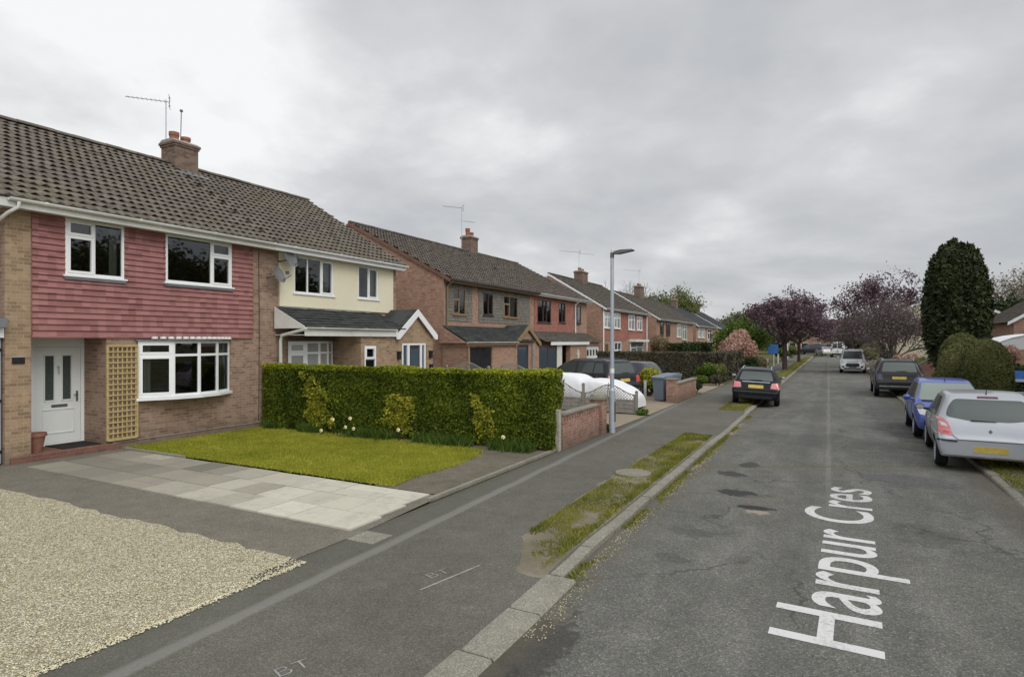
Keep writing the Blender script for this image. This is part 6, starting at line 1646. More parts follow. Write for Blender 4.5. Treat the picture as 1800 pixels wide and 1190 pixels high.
def daffodil(x, y, h, label, grp='daffodils below the hedge'):
    t = thing('daffodil', label, 'flower', (x, y, 0), grp)
    mb = MB(); mb.tube([(x, y, 0), (x + .02, y - .02, h * .6), (x + .03, y - .06, h)], .006, 5); mb.build('stem', M['leaf_green'], t)
    lf = MB()
    for i in range(5):
        a = rnd.uniform(0, 6.28); hh = h * rnd.uniform(.6, .95); dx, dy = math.cos(a), math.sin(a)
        lf.quad((x - dy * .008, y + dx * .008, 0), (x + dy * .008, y - dx * .008, 0), (x + dx * .05 + dy * .008, y + dy * .05 - dx * .008, hh * .7), (x + dx * .09, y + dy * .09, hh), (x + dx * .05 - dy * .008, y + dy * .05 + dx * .008, hh * .7))
    lf.build('leaf', M['leaf_green'], t)
    c = Vector((x + .03, y - .065, h)); ax = Vector((.25, -.9, .2)).normalized(); u = ax.orthogonal().normalized(); v = ax.cross(u); fl = MB()
    for i in range(6):
        a = math.pi * i / 3; d = u * math.cos(a) + v * math.sin(a); e = u * -math.sin(a) + v * math.cos(a)
        fl.quad(c, c + d * .03 + e * .018, c + d * .055, c + d * .03 - e * .018)
    fl.build('petals', M['petal'], t)
    mb = MB(); mb.tube([c - ax * .005, c + ax * .03], .012, 8, .02); mb.build('trumpet', M['wood_new'], t)
for x, y, h, lb in ((-11.55, 12.0, .44, 'pale daffodil left of the cluster below the hedge'), (-11.0, 12.02, .5, 'tallest pale daffodil of the cluster below the hedge'), (-11.12, 11.98, .27, 'left low pale daffodil of the cluster below the hedge'),
                    (-10.85, 11.98, .25, 'right low pale daffodil of the cluster below the hedge'), (-11.9, 11.95, .14, 'lowest pale daffodil beside the tall yellow shrub'), (-9.4, 11.9, .32, 'pale daffodil in front of the round yellow shrub'), (-6.6, 12.0, .32, 'lone pale daffodil near the street end of the hedge')):
    daffodil(x, y - .42 * (-5.58 - x) / 8.9 + .05, h, lb)
for x in (-12.9, -12.2, -11.4, -10.8, -8.3, -6.8, -6.5):
    pass
n = 5200
px = rng.uniform(-14.2, -5.9, n); py = 12.1 - .42 * (-5.58 - px) / 8.9 + rng.normal(0, .12, n); k = vnoise(px, py, 1.3, 21) > .42; px, py = px[k], py[k]
blades('border_plants', px, py, .015, .08, .34, .014, 'leaf_green', 'strappy leaves of bulbs along the foot of the hedge', np.clip(rng.normal(.3, .18, len(px)), 0, 1), 'bulb leaves')

def branchy(g, base, dirs, length, radius, levels, spread, shrink=.72, kids=3, gravity=.0, wob=.12):
    """recursive limbs -> (list of (points, r0, r1)), tips"""
    segs, tips = [], []
    def grow(p, d, L, r, lv):
        pts = [p]; q = p
        for i in range(3):
            d = (d + Vector(g.normal(0, wob, 3)) + Vector((0, 0, gravity))).normalized(); q = q + d * (L / 3); pts.append(q)
        segs.append((pts, r, r * .6, lv))
        if lv == 0: tips.append((q, d)); return
        for i in range(kids if lv > 1 else kids + 1):
            ax = d.orthogonal().normalized(); ax.rotate(Matrix.Rotation(g.uniform(0, 6.28), 3, d))
            nd = d.copy(); nd.rotate(Matrix.Rotation(spread * g.uniform(.5, 1.2), 3, ax))
            st = pts[-1] if i < 2 else pts[2]
            grow(st, nd, L * shrink * g.uniform(.8, 1.15), r * .58, lv - 1)
        tips.append((q, d))
    for d in dirs: grow(Vector(base), Vector(d).normalized(), length, radius, levels)
    return segs, tips
def tree(name, label, cat, base, trunk_h, trunk_r, crown_len, levels, spread, leafmat, nleaf, lsize, barkmat, seed, group=None, kids=3, limbs=5, sigma=.35, gravity=.02, thin=0, lean=(0, 0), elong=1.5, minz=None, up=.9):
    g = np.random.default_rng(seed); t = thing(name, label, cat, base, group)
    b = Vector(base); top = b + Vector((lean[0], lean[1], trunk_h))
    mb = MB(); mb.tube([b - Vector((0, 0, .1)), b + Vector((0, 0, .12)), b + Vector((lean[0] * .4, lean[1] * .4, trunk_h * .5)), top], [trunk_r * 1.5, trunk_r * 1.08, trunk_r * .92, trunk_r * .8], 10)
    dirs = []
    for i in range(limbs):
        a = 6.283 * i / limbs + g.uniform(-.3, .3); dirs.append((math.cos(a) * .75, math.sin(a) * .75, up * g.uniform(.55, 1.3)))
    dirs.append((g.normal(0, .15), g.normal(0, .15), 1))
    segs, tips = branchy(g, top, dirs, crown_len, trunk_r * .55, levels, spread, kids=kids, gravity=gravity)
    for pts, r0, r1, lv in segs:
        mb.tube(pts, [r0 + (r1 - r0) * i / 3 for i in range(4)], 6 if lv > 1 else (4 if lv == 1 else 3), cap=False)
    mb.build('trunk', M[barkmat], t, smooth=True)
    if nleaf:
        T = np.array([tuple(p) for p, d in tips]); k = g.integers(0, len(T), nleaf)
        tipt = g.normal(0, .13, len(T))
        P = T[k] + g.normal(0, sigma, (nleaf, 3)) * np.array([1, 1, .8])
        if minz is not None: P = P[P[:, 2] > minz]; k = k[:len(P)]
        tone = .42 + tipt[k[:len(P)]] + g.normal(0, .15, len(P))
        foliage_obj('crown', P, lsize, leafmat, t, tone, None, .8, elong)
    return t
# purple plum trees on the verges
tree('plum_tree', 'purple-leaved street tree on the left verge, nearest trunk', 'tree', (-3.55, 56.5, 0), 2.2, .2, 1.7, 4, .64, 'leaf_purple', 10500, .12, 'bark_purple', 3, kids=3, limbs=6, sigma=.24, gravity=.03, minz=2.35, up=.8)
tree('plum_tree', 'purple-leaved street tree on the left verge, farther trunk', 'tree', (-3.4, 78, 0), 2.2, .17, 1.5, 4, .6, 'leaf_purple', 8000, .15, 'bark_purple', 4, kids=3, limbs=5, sigma=.28, minz=2.3, up=.7)
tree('plum_tree', 'tall sparse purple-leaved tree on the right beyond the white van', 'tree', (4.0, 64, 0), 2.3, .2, 2.28, 4, .62, 'leaf_purple', 6800, .13, 'bark_purple', 5, kids=3, limbs=6, sigma=.3, gravity=.03, up=.9)
tree('plum_tree', 'hazy brown-purple tree in front of the sparse purple tree on the right', 'tree', (4.3, 55, 0), 1.0, .14, 1.6, 4, .5, 'leaf_brown', 20000, .085, 'bark_grey', 6, kids=3, limbs=8, sigma=.42, up=1.0)
tree('plum_tree', 'reddish-purple tree far off at the end of the road', 'tree', (-1.5, 150, 0), 2.0, .2, 2.2, 3, .62, 'leaf_purple', 9000, .32, 'bark_purple', 7, limbs=6, sigma=.6, up=.6)
tree('plum_tree', 'dull purple tree far off beyond the white van', 'tree', (5.5, 120, 0), 2.0, .2, 2.1, 3, .62, 'leaf_brown', 9000, .26, 'bark_purple', 8, limbs=6, sigma=.6, up=.6)
# tall dark yew
t = thing('conifer', 'tall dark green column-shaped conifer on the right', 'tree', (5.35, 36, 0))
g = np.random.default_rng(12); n = 60000
prof_z = np.array([0, .25, .6, 1.0, 1.6, 2.4, 3.1, 4.0, 5.0, 5.9, 6.5, 6.8, 7.0]); prof_r = .755 * np.array([.3, .35, .5, .8, 1.2, 1.55, 1.74, 1.74, 1.6, 1.34, 1.08, .75, .35])
z = .15 + 7.3 * g.random(n) ** .9; a = g.uniform(0, 6.283, n)
lob = 1 + .05 * np.sin(a * 7 + z * .5) + .04 * np.sin(a * 13 - z * .6 + 1) + .14 * (vnoise(np.cos(a) * 3 + 9, np.sin(a) * 3 + z * .8, 1.2, 3) - .5)
z = z * 6.95 / 7.45
r0 = np.interp(z, prof_z, prof_r) * lob * (1 - np.abs(g.normal(0, .13, n)))
nc = 1500
k_ = g.integers(0, nc, n); a, z = a[:nc], z[:nc]
z = z * (.93 + .1 * vnoise(np.cos(a) * 2.5 + 4, np.sin(a) * 2.5 + 4, 1.5, 8)); r0 = np.interp(z, prof_z, prof_r) * lob[:nc] * (1 - np.abs(g.normal(0, .07, nc)))
C = np.stack([5.35 + r0 * np.cos(a), 36 + r0 * np.sin(a), z], 1); ev = g.normal(0, .17, nc)
u_ = g.random(n); a = a[k_]; z = z[k_]; w_ = .13 * (1 - u_) + .02
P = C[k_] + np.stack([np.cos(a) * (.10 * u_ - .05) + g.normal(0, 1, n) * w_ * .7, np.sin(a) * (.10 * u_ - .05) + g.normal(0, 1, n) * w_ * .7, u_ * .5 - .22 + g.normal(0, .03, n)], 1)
Nn = np.stack([np.cos(a) * .8, np.sin(a) * .8, np.full(n, .6)], 1)
core = MB(); core.lathe([(max(.02, r_ * .72), zz) for zz, r_ in zip(prof_z[:-1], prof_r[:-1])], (5.35, 36, 0), n=16)
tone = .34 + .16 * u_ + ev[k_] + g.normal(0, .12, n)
sp_, sn_ = [], []
for i in range(26):
    aa, rr = g.uniform(0, 6.283), .75 * math.sqrt(g.random()); hh = g.uniform(.5, 1.0); m = 700; zz = g.random(m) ** .8; b_ = g.uniform(0, 6.283, m); q = (.30 * (1 - zz) + .03) * (1 - np.abs(g.normal(0, .15, m)))
    sp_.append(np.stack([5.35 + rr * math.cos(aa) + q * np.cos(b_), 36 + rr * math.sin(aa) + q * np.sin(b_), 6.45 - .2 * rr + zz * hh * (1.3 - .6 * rr)], 1)); sn_.append(np.stack([np.cos(b_), np.sin(b_), np.full(m, .6)], 1))
P = np.concatenate([P] + sp_); Nn = np.concatenate([Nn] + sn_); tone = np.concatenate([tone, g.normal(.42, .16, 26 * 700)])
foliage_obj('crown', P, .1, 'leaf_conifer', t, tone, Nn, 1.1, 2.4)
core.build('dark_core', M['hedge_core'], t)
MB().tube([(5.35, 36, -.1), (5.35, 36, 3)], .17, 8, .12).build('trunk', M['bark'], t)
# clipped domes
def dome(label, c, rx, ry, h, n, seed, dt=0):
    g = np.random.default_rng(seed); t = thing('topiary_bush', label, 'bush', (c[0], c[1], 0), 'clipped domes on the right')
    a = g.uniform(0, 6.283, n); zz = g.random(n) * h; k = zz / h
    rr = np.where(k < .5, .93 + .07 * np.sin(k * np.pi), np.sqrt(np.clip(1 - ((k - .5) / .5) ** 2.3, 0, 1)))
    lob = 1 + .12 * (vnoise(np.cos(a) * 2 + 5, np.sin(a) * 2 + zz * 1.2, 1.1, seed) - .5) - np.abs(g.normal(0, .035, n))
    P = np.stack([c[0] + rx * rr * lob * np.cos(a), c[1] + ry * rr * lob * np.sin(a), zz], 1)
    m = n // 5; d = np.sqrt(g.random(m)); a2 = g.uniform(0, 6.283, m); zt = h * (.5 + .5 * (1 - d ** 2.3) ** (1 / 2.3))
    P = np.concatenate([P, np.stack([c[0] + rx * d * np.cos(a2), c[1] + ry * d * np.sin(a2), zt - np.abs(g.normal(0, .04, m))], 1)])
    Nn = np.stack([(P[:, 0] - c[0]) / rx, (P[:, 1] - c[1]) / ry, np.clip((P[:, 2] - h * .5) / h * 2, 0, 1)], 1)
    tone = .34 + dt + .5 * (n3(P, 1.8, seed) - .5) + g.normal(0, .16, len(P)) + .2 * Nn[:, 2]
    core = MB(); core.lathe([(rx * .8, 0), (rx * .86, h * .3), (rx * .85, h * .55), (rx * .68, h * .75), (rx * .35, h * .9), (.02, h * .94)], (c[0], c[1], 0), n=18)
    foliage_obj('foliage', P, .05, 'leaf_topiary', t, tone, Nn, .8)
    core.build('dark_core', M['hedge_core'], t, smooth=True)
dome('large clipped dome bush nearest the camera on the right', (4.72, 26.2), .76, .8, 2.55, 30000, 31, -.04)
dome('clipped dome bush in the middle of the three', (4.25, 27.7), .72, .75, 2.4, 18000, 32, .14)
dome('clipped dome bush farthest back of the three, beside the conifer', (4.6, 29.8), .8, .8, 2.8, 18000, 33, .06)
bush('shrub', 'bright yellow-green shrub between the conifer and the clipped domes', 'shrub', (4.25, 31.2, .8), (.45, .6, .75), 2600, .07, 'leaf_green', 8, seed=40)
# hedges and shrubs, left gardens
hedge('dull_hedge', 'long brownish hedge between the drives on the left', 'hedge', -13.5, -6.3, 37.3, 38.3, 1.8, 26000, .075, 'leaf_dull', .07, 'SWET', None, lambda P, N_, t_: t_ + np.where(P[:, 2] > 1.68, .2, 0))
hedge('dull_hedge', 'brownish hedge running along the footway beyond the drives', 'hedge', -6.6, -5.75, 38.3, 47.5, 1.75, 20000, .08, 'leaf_dull', .08, 'SWET')
hedge('dark_hedge', 'low dark green hedge before the pair with netted windows', 'hedge', -12.7, -11.2, 52, 67, 2.25, 12000, .13, 'leaf_dark', .14, 'SWET')
bush('shrub', 'large tan and yellow bush standing in front of the far brick pair', 'bush', (-13.4, 52.5, 1.5), (1.3, 1.6, 1.75), 5000, .11, 'leaf_tan', 8, seed=41)
bush('flowering_bush', 'big pink blossoming bush beside the left footway', 'bush', (-6.35, 48.5, 1.75), (1.35, 1.5, 1.75), 11000, .10, 'leaf_pink', 14, seed=42)
bush('shrub', 'bright green shrub in front of the brownish hedge', 'shrub', (-6.55, 36.2, .75), (.7, .6, .65), 3600, .08, 'leaf_green', 8, seed=43)
bush('shrub', 'mixed pale green shrub right of the bright green one', 'shrub', (-5.75, 36.6, .65), (.55, .6, .65), 3000, .075, 'leaf_olive', 8, seed=44)
bush('shrub', 'dull reddish low shrub near the footway beside the estate car', 'shrub', (-5.6, 34.9, .35), (.45, .6, .4), 1700, .07, 'leaf_dull', 6, seed=45)
bush('shrub', 'low dark green plant at the corner of the far drive', 'shrub', (-6.6, 35.0, .3), (.6, .5, .32), 2000, .07, 'leaf_green', 6, seed=46)
bush('shrub', 'yellow-green variegated shrub behind the grey bins', 'shrub', (-7.3, 27.0, .75), (.75, .6, .65), 3600, .07, 'leaf_yellow', 8, seed=47)
bush('shrub', 'dark rounded bush by the footway below the pink blossom', 'bush', (-5.0, 45.2, .75), (.78, .85, .8), 5000, .075, 'leaf_dark', 8, seed=48, squash=.4)
bush('shrub', 'brownish bush right of the dark rounded bush', 'bush', (-4.75, 48.0, .75), (.6, .7, .75), 3000, .08, 'leaf_tan', 8, seed=49)
tree('garden_tree', 'bright green garden tree between pink blossom and purple tree', 'tree', (-7.6, 62, 0), 1.4, .13, 1.1, 3, .6, 'leaf_green', 8000, .16, 'bark', 50, limbs=6, sigma=.4, up=.8)
bush('shrub', 'yellow-green shrub at the foot of the blue board', 'shrub', (-5.6, 84, .9), (1.1, 1.2, .9), 2200, .14, 'leaf_green', 7, seed=51)
bush('shrub', 'pale green shrub far along the left footway', 'shrub', (-5.2, 97, 1.0), (1.3, 1.3, 1.1), 2200, .16, 'leaf_olive', 7, seed=52)
bush('shrub', 'potted-looking small bushy plant at the end of the brick garden wall', 'shrub', (-5.85, 30.0, .28), (.3, .3, .28), 900, .06, 'leaf_dark', 5, seed=53)
# right-hand gardens
bush('shrub', 'green and yellow shrub mass behind the dark grey off-roader', 'shrub', (5.2, 41.5, .95), (1.3, 1.2, .95), 5200, .09, 'leaf_olive', 10, seed=60)
bush('flowering_bush', 'pinkish blossoming bush beyond the dark grey off-roader', 'bush', (4.8, 52, .95), (1.0, 1.1, .95), 3600, .10, 'leaf_pink', 9, seed=61)
bush('shrub', 'rounded green shrub left of the pinkish bush on the right', 'shrub', (4.3, 56, .8), (.9, 1.0, .85), 2600, .10, 'leaf_green', 8, seed=62)
hedge('dark_hedge', 'dark green square-cut hedge behind the white van', 'hedge', 3.75, 4.6, 57.5, 61.5, 1.6, 5000, .10, 'leaf_dark', .08, 'SWET')
hedge('clipped_hedge', 'low yellow-green hedge at the right edge beside the silver car', 'hedge', 5.3, 6.3, 20.2, 21.2, .85, 9000, .05, 'leaf_yellow', .05, 'SWET')
bush('shrub', 'dark leafy plants behind the white rail on the right', 'shrub', (6.6, 31.5, .5), (1.0, .8, .55), 3000, .07, 'leaf_dark', 7, seed=63)
bush('flowering_bush', 'small reddish shrub before the pale carport', 'shrub', (7.7, 38, 1.75), (.65, .7, .8), 1800, .07, 'leaf_pink', 7, seed=64)
for i, (x, y, r_, mt, lb) in enumerate(((8.2, 41, 1.1, 'leaf_dark', 'dark shrub under the pale carport at the right edge'), (7, 70, 2.0, 'leaf_olive', 'olive green garden shrub deep on the right'), (3.9, 84, 1.3, 'leaf_olive', 'pale olive shrub far along the right footway'), (4.6, 96, 1.7, 'leaf_tan', 'tan shrub far along the right footway'), (6.2, 108, 2.3, 'leaf_green', 'green shrub far off where the road bends'))):
    bush('shrub', lb, 'shrub', (x, y, r_ * .6), (r_, r_, r_ * .75), 3000, .15, mt, 8, seed=70 + i)
hedge('clipped_hedge', 'clipped hedge along the right footway nearer than the silver car', 'hedge', 5.25, 6.0, 5, 18.8, 1.25, 26000, .055, 'leaf_topiary', .06, 'SWET')
# background trees
tree('bare_tree', 'bare grey tree left of the fourth chimney', 'tree', (-34, 92, 0), 3.6, .24, 2.9, 5, .42, 'leaf_tan', 0, .1, 'bark_grey', 80, kids=3, limbs=5, up=1.1)
tree('bare_tree', 'bare grey tree right of the fourth chimney', 'tree', (-28.6, 91, 0), 3.6, .24, 2.9, 5, .42, 'leaf_tan', 0, .1, 'bark_grey', 81, kids=3, limbs=5, up=1.1)
tree('budding_tree', 'large tree with pale green new leaves above the far roofs', 'tree', (-23.8, 97, 0), 3.2, .3, 2.95, 4, .6, 'leaf_olive', 13000, .2, 'bark', 82, limbs=6, sigma=.55, up=.8)
tree('green_tree', 'dark green tree behind the last roofs on the left', 'tree', (-14.5, 122, 0), 2.5, .3, 2.0, 4, .6, 'leaf_far', 13000, .3, 'bark', 83, limbs=6, sigma=.7, up=.6)
tree('green_tree', 'mid green tree behind the nearest purple tree', 'tree', (-8.5, 128, 0), 2.2, .3, 2.0, 4, .6, 'leaf_far', 12000, .3, 'bark', 84, limbs=6, sigma=.7, up=.6)
for i, (x, y, lb) in enumerate(((20.0, 92, 'bare tree above the right edge roofs, left one'), (23.5, 97, 'bare tree above the right edge roofs, middle one'), (27, 94, 'bare tree above the right edge roofs, right one'))):
    tree('bare_tree', lb, 'tree', (x, y, 0), 3.2, .22, 2.5, 5, .40, 'leaf_tan', 1500, .18, 'bark_grey', 90 + i, kids=3, limbs=5, up=1.3, sigma=.6)
tree('evergreen_tree', 'dark evergreen right of the tall conifer in the distance', 'tree', (17.2, 88, 0), 1.5, .3, 1.9, 4, .55, 'leaf_dark', 9000, .3, 'bark', 95, limbs=6, sigma=.6, up=1.0)
# far-off wood that closes the view
g = np.random.default_rng(99)
for nm, lb, x0, x1, y0, y1, zt, mt, k in (('far_trees', 'distant dull green and brown tree line closing the end of the road', -14, 34, 158, 178, 8.0, 'leaf_dull', 16000), ('far_trees', 'distant green tree line far behind the left row of houses', -75, -14, 165, 195, 8.5, 'leaf_olive', 14000), ('far_trees', 'distant tree line far behind the houses on the right', 34, 120, 140, 180, 9.5, 'leaf_dull', 14000)):
    cs = []
    for i in range(70):
        cx, cy = g.uniform(x0, x1), g.uniform(y0, y1); hh = zt * g.uniform(.55, 1.0); r_ = g.uniform(2.2, 4.0)
        p, nn = blob((cx, cy, hh * .55), (r_, r_, hh * .5), k // 70, g, .5); cs.append((p, np.full(len(p), g.uniform(-.18, .18))))
    P = np.concatenate([c[0] for c in cs]); tn = .42 + np.concatenate([c[1] for c in cs]) + g.normal(0, .12, len(P))
    o = foliage_obj(nm, P, .62, mt, None, tn); tag(o, lb, 'trees', kind='stuff')
# garden trees and houses opposite (they show only as reflections in the windows)
for i, (x, y, s_) in enumerate(((19, 42, 2.6), (13, 16, 2.4), (14.5, 22.5, 2.7), (15, 27.5, 2.5), (18, 33, 2.5), (12.5, 10.5, 2.2))):
    tree('garden_tree', ['dark garden tree out of view far along the right side', 'dark tall garden tree out of view opposite the nearest house', 'tallest dark garden tree out of view on the right', 'dark garden tree out of view level with the domes', 'dark garden tree out of view level with the conifer', 'dark garden tree out of view nearest the camera'][i], 'tree', (x, y, 0), 2.2, .25, s_, 3, .62, 'leaf_topiary', 15000, .24, 'bark', 110 + i, limbs=7, sigma=.8, up=.9)
# ------------------------------------------------------------------ street furniture, fences, walls
LX, LY = -5.28, 15.75
t = thing('street_lamp', 'grey street lamp post with flat lantern standing at the back of the footway', 'lamp post', (LX, LY, 0))
MB().tube([(LX, LY, -.1), (LX, LY, 1.15)], .085, 16, .082).tube([(LX, LY, 1.15), (LX, LY, 1.22)], .082, 16, .058).tube([(LX, LY, 1.2), (LX, LY, 4.88)], .057, 16, .045).build('column', M['metal'], t, smooth=True)
MB().box(LX + .075, LX + .09, LY - .04, LY + .04, .3, .85).build('access_door', M['metal_dark'], t)
hd = MB(); hd.tube([(LX, LY, 4.75), (LX, LY, 4.9)], .055, 12, .05); hd.tube([(LX - .02, LY, 4.86), (LX + .12, LY, 4.89)], .04, 10)
pr = [(LX + .06, 4.85), (LX + .2, 4.84), (LX + .58, 4.90), (LX + .62, 4.925), (LX + .56, 4.95), (LX + .25, 4.955), (LX + .06, 4.92)]
hd.prism([(x, LY - .09, z) for x, z in pr], (0, .18, 0)); l_ = hd.build('lantern', M['metal_dark'], t, recalc=True, bevel=.01)
MB().lathe([(.035, 4.9), (.035, 4.985), (.02, 5.0), (0, 5.0)], (LX, LY, 0), n=12).build('photocell', M['upvc_dirty'], l_)
k = MB(); k.tube([(LX, LY, 1.62), (LX, LY, 1.74)], .0605, 16); k.build('reflective_band', M['upvc'], t)
# garden wall beside the hedge
t = thing('garden_wall', 'low brick garden wall with pierced row running from the hedge to the lamp post', 'wall', (-5.55, 14, 0))
w = MB(); w.box(-5.66, -5.5, 12.85, 15.32, -.05, .60); w.box(-5.66, -5.5, 12.85, 15.32, .70, .76)
y = 12.85
while y < 15.25: w.box(-5.655, -5.505, y, y + .105, .60, .70); y += .165
w.build('wall', M['brick_pink'], t)
MB().box(-5.70, -5.46, 12.83, 15.32, .762, .82).build('coping', M['kerb'], t, bevel=.01)
p = MB(); p.box(-5.78, -5.42, 15.34, 15.70, -.05, .92); p.build('pier', M['brick_pink'], t)
cp = MB(); cp.box(-5.83, -5.37, 15.29, 15.75, .922, .985); cp.lathe([(.22, .985), (.20, 1.05), (.12, 1.10), (0, 1.115)], (-5.6, 15.52, 0), n=20); cp.build('pier_cap', M['kerb'], t, smooth=True)
t = thing('fence_post', 'short pale concrete post at the street end of the clipped hedge', 'post', (-5.55, 12.72, 0)); MB().box(-5.61, -5.5, 12.66, 12.78, -.05, .92).build('post', M['concrete_post'], t, bevel=.01)
bush('weeds', 'green weeds at the foot of the street lamp', 'weeds', (-5.42, 15.95, .1), (.2, .2, .13), 420, .05, 'leaf_green', 4, False, seed=120)
bush('weeds', 'green weeds at the drive corner by the trellis fence', 'weeds', (-5.6, 19.9, .1), (.25, .25, .14), 420, .05, 'leaf_green', 4, False, seed=121)
# trellis-topped fence, one panel after another
def fence_panel(label, xa, xb, zlow, zmid, zend, y=20.1, convex=True):
    t = thing('trellis_fence', label, 'fence', ((xa + xb) / 2, y, 0), 'trellis-topped fence panels')
    n = 16; top = []
    for i in range(n + 1):
        u = i / n; s = .5 - .5 * math.cos(2 * math.pi * u); top.append((xa + (xb - xa) * u, zend + (zmid - zend) * s))
    T = lambda x: np.interp(x, [p[0] for p in top], [p[1] for p in top])
    b = MB(); z = .08
    while z < zlow - .02: b.box(xa + .03, xb - .03, y - .012, y + .012, z, min(zlow, z + .125)); b.box(xa + .03, xb - .03, y - .02, y - .012, z + .1, z + .125); z += .13
    b.build('boards', M['wood_grey'], t)
    f = MB(); f.box(xa, xa + .045, y - .025, y + .025, .04, zend); f.box(xb - .045, xb, y - .025, y + .025, .04, zend); f.box(xa + .045, xb - .045, y - .024, y + .024, .04, .08); f.box(xa + .045, xb - .045, y - .024, y + .024, zlow, zlow + .035)
    f.tube([(x, y, z_ - .01) for x, z_ in top], .025, 4); f.build('frame', M['wood_grey'], t)
    l = MB(); st = .105; m = int((xb - xa + 1.5) / st)
    for sgn in (1, -1):
        for i in range(-m, m):
            seg = []
            for j in range(0, 41):
                zz = zlow + .03 + (1.8 - zlow) * j / 40; x = (xa if sgn > 0 else xb) + i * st + sgn * (zz - zlow)
                if xa + .04 < x < xb - .04 and zz < T(x) - .01: seg.append((x, zz))
            if len(seg) > 1:
                (x0, z0), (x1, z1) = seg[0], seg[-1]; yy = y + .006 * sgn
                l.prism([(x0 - .011, yy, z0), (x0 + .011, yy, z0), (x1 + .011, yy, z1), (x1 - .011, yy, z1)], (0, .008 * sgn, 0))
    l.build('lattice', M['wood_grey'], t, recalc=True)
fence_panel('grey trellis fence panel nearest the street, dipping to its end', -7.75, -5.93, .45, .98, .66)
fence_panel('grey trellis fence panel second from the street, before the white cover', -9.7, -7.85, .45, 1.05, .68)
fence_panel('grey trellis fence panel third from the street with high arched top', -11.65, -9.8, .95, 1.64, 1.38)
fence_panel('grey trellis fence panel fourth from the street, seen over the hedge', -13.6, -11.75, .95, 1.66, 1.38)
for x, h, lb in ((-5.87, .78, 'fence post at the street end of the trellis fence'), (-7.8, .98, 'fence post with pointed cap beside the white cover'), (-9.75, 1.45, 'fence post just behind the hedge end'), (-11.7, 1.5, 'fence post standing above the hedge between two arched panels'), (-13.65, 1.5, 'fence post nearest the cream house porch')):
    t = thing('fence_post', lb, 'post', (x, 20.1, 0), 'posts of the trellis fence')
    mb = MB(); mb.box(x - .04, x + .04, 20.06, 20.14, -.05, h - .04); mb.build('post', M['wood_grey'], t)
    c = MB(); c.prism([(x - .05, 20.05, h - .04), (x + .05, 20.05, h - .04), (x + .05, 20.05, h - .02), (x, 20.05, h + .03), (x - .05, 20.05, h - .02)], (0, .1, 0)); c.build('cap', M['wood_grey'], t, recalc=True)
# bins
def bin_(label, x, y, rot):
    t = thing('wheelie_bin', label, 'bin', (x, y, 0), 'grey wheelie bins by the brick pier'); ORG[t] = Vector((0, 0, 0))
    mb = MB(); b = [(-.22, -.24), (.22, -.24), (.22, .24), (-.22, .24)]; u = [(-.28, -.30), (.28, -.30), (.28, .32), (-.28, .32)]
    for i in range(4):
        j = (i + 1) % 4; mb.quad((*b[i], .05), (*b[j], .05), (*u[j], .93), (*u[i], .93))
    mb.quad(*[(*q, .05) for q in b[::-1]]); mb.quad(*[(*q, .93) for q in u]); mb.box(-.30, .30, -.32, .34, .90, .945)
    mb.build('body', M['bin'], t)
    l = MB(); l.prism([(-.31, -.35, .948), (-.31, .36, .948), (-.31, .36, 1.02), (-.31, .15, 1.06), (-.31, -.2, 1.05), (-.31, -.35, .99)], (.62, 0, 0)); l.build('lid', M['bin'], t, recalc=True, bevel=.015)
    h = MB(); h.tube([(-.24, .42, 1.0), (.24, .42, 1.0)], .02, 8); h.box(-.24, -.2, .34, .43, .98, 1.0); h.box(.2, .24, .34, .43, .98, 1.0); h.build('handle', M['bin'], t)
    for s in (-1, 1):
        w = MB(); w.lathe([(.1, -.025), (.1, .025)], (s * .26, .26, .1), 'x', 16); w.build('wheel', M['rubber'], t)
    t.location = (x, y, 0); t.rotation_euler[2] = rot
bin_('grey wheelie bin nearest the camera beside the brick pier', -6.25, 25.1, R(-20)); bin_('grey wheelie bin behind the nearest one, middle of three', -6.28, 26.1, R(-15)); bin_('grey wheelie bin farthest back against the garden wall', -6.3, 27.1, R(-15))
t = thing('garden_wall', 'brick garden wall with square pier beside the grey bins', 'wall', (-5.75, 27, 0))
MB().box(-5.92, -5.55, 24.45, 24.85, -.05, .92).build('pier', M['brick_pink'], t)
MB().box(-5.82, -5.62, 24.87, 29.0, -.05, .70).build('wall', M['brick_pink'], t)
c = MB(); pts = []
MB().box(-5.85, -5.58, 24.87, 29.0, .702, .77).box(-5.95, -5.52, 24.42, 24.88, .922, .97).build('coping', M['kerb'], t, bevel=.008)
t = thing('garden_post', 'short white post between the off-roader and the bins', 'post', (-7.1, 25.6, 0)); MB().box(-7.15, -7.05, 25.55, 25.65, 0, .78).build('post', M['upvc_dirty'], t, bevel=.01); MB().box(-7.16, -7.04, 25.54, 25.66, .782, .8).build('cap', M['upvc_dirty'], t)
# far left bits
t = thing('estate_board', 'bright blue board on a white post beside the far left footway', 'sign', (-5.0, 64, 0))
MB().box(-5.04, -4.96, 63.96, 64.04, 0, 1.9).build('post', M['upvc'], t); MB().box(-5.5, -4.6, 63.92, 63.955, 1.25, 2.15).build('board', M['sign_blue'], t)
for x, y, h, lb in ((-5.4, 92, 2.4, 'tall thin white post far along the left footway'), (-5.25, 73, .95, 'short pale post on the left footway by the purple tree'), (-5.0, 57.5, .9, 'short white post left of the nearest purple trunk')):
    t = thing('post', lb, 'post', (x, y, 0)); MB().box(x - .07, x + .07, y - .07, y + .07, 0, h).build('shaft', M['upvc_dirty'], t); MB().box(x - .08, x + .08, y - .08, y + .08, h + .002, h + .05).build('cap', M['upvc_dirty'], t)
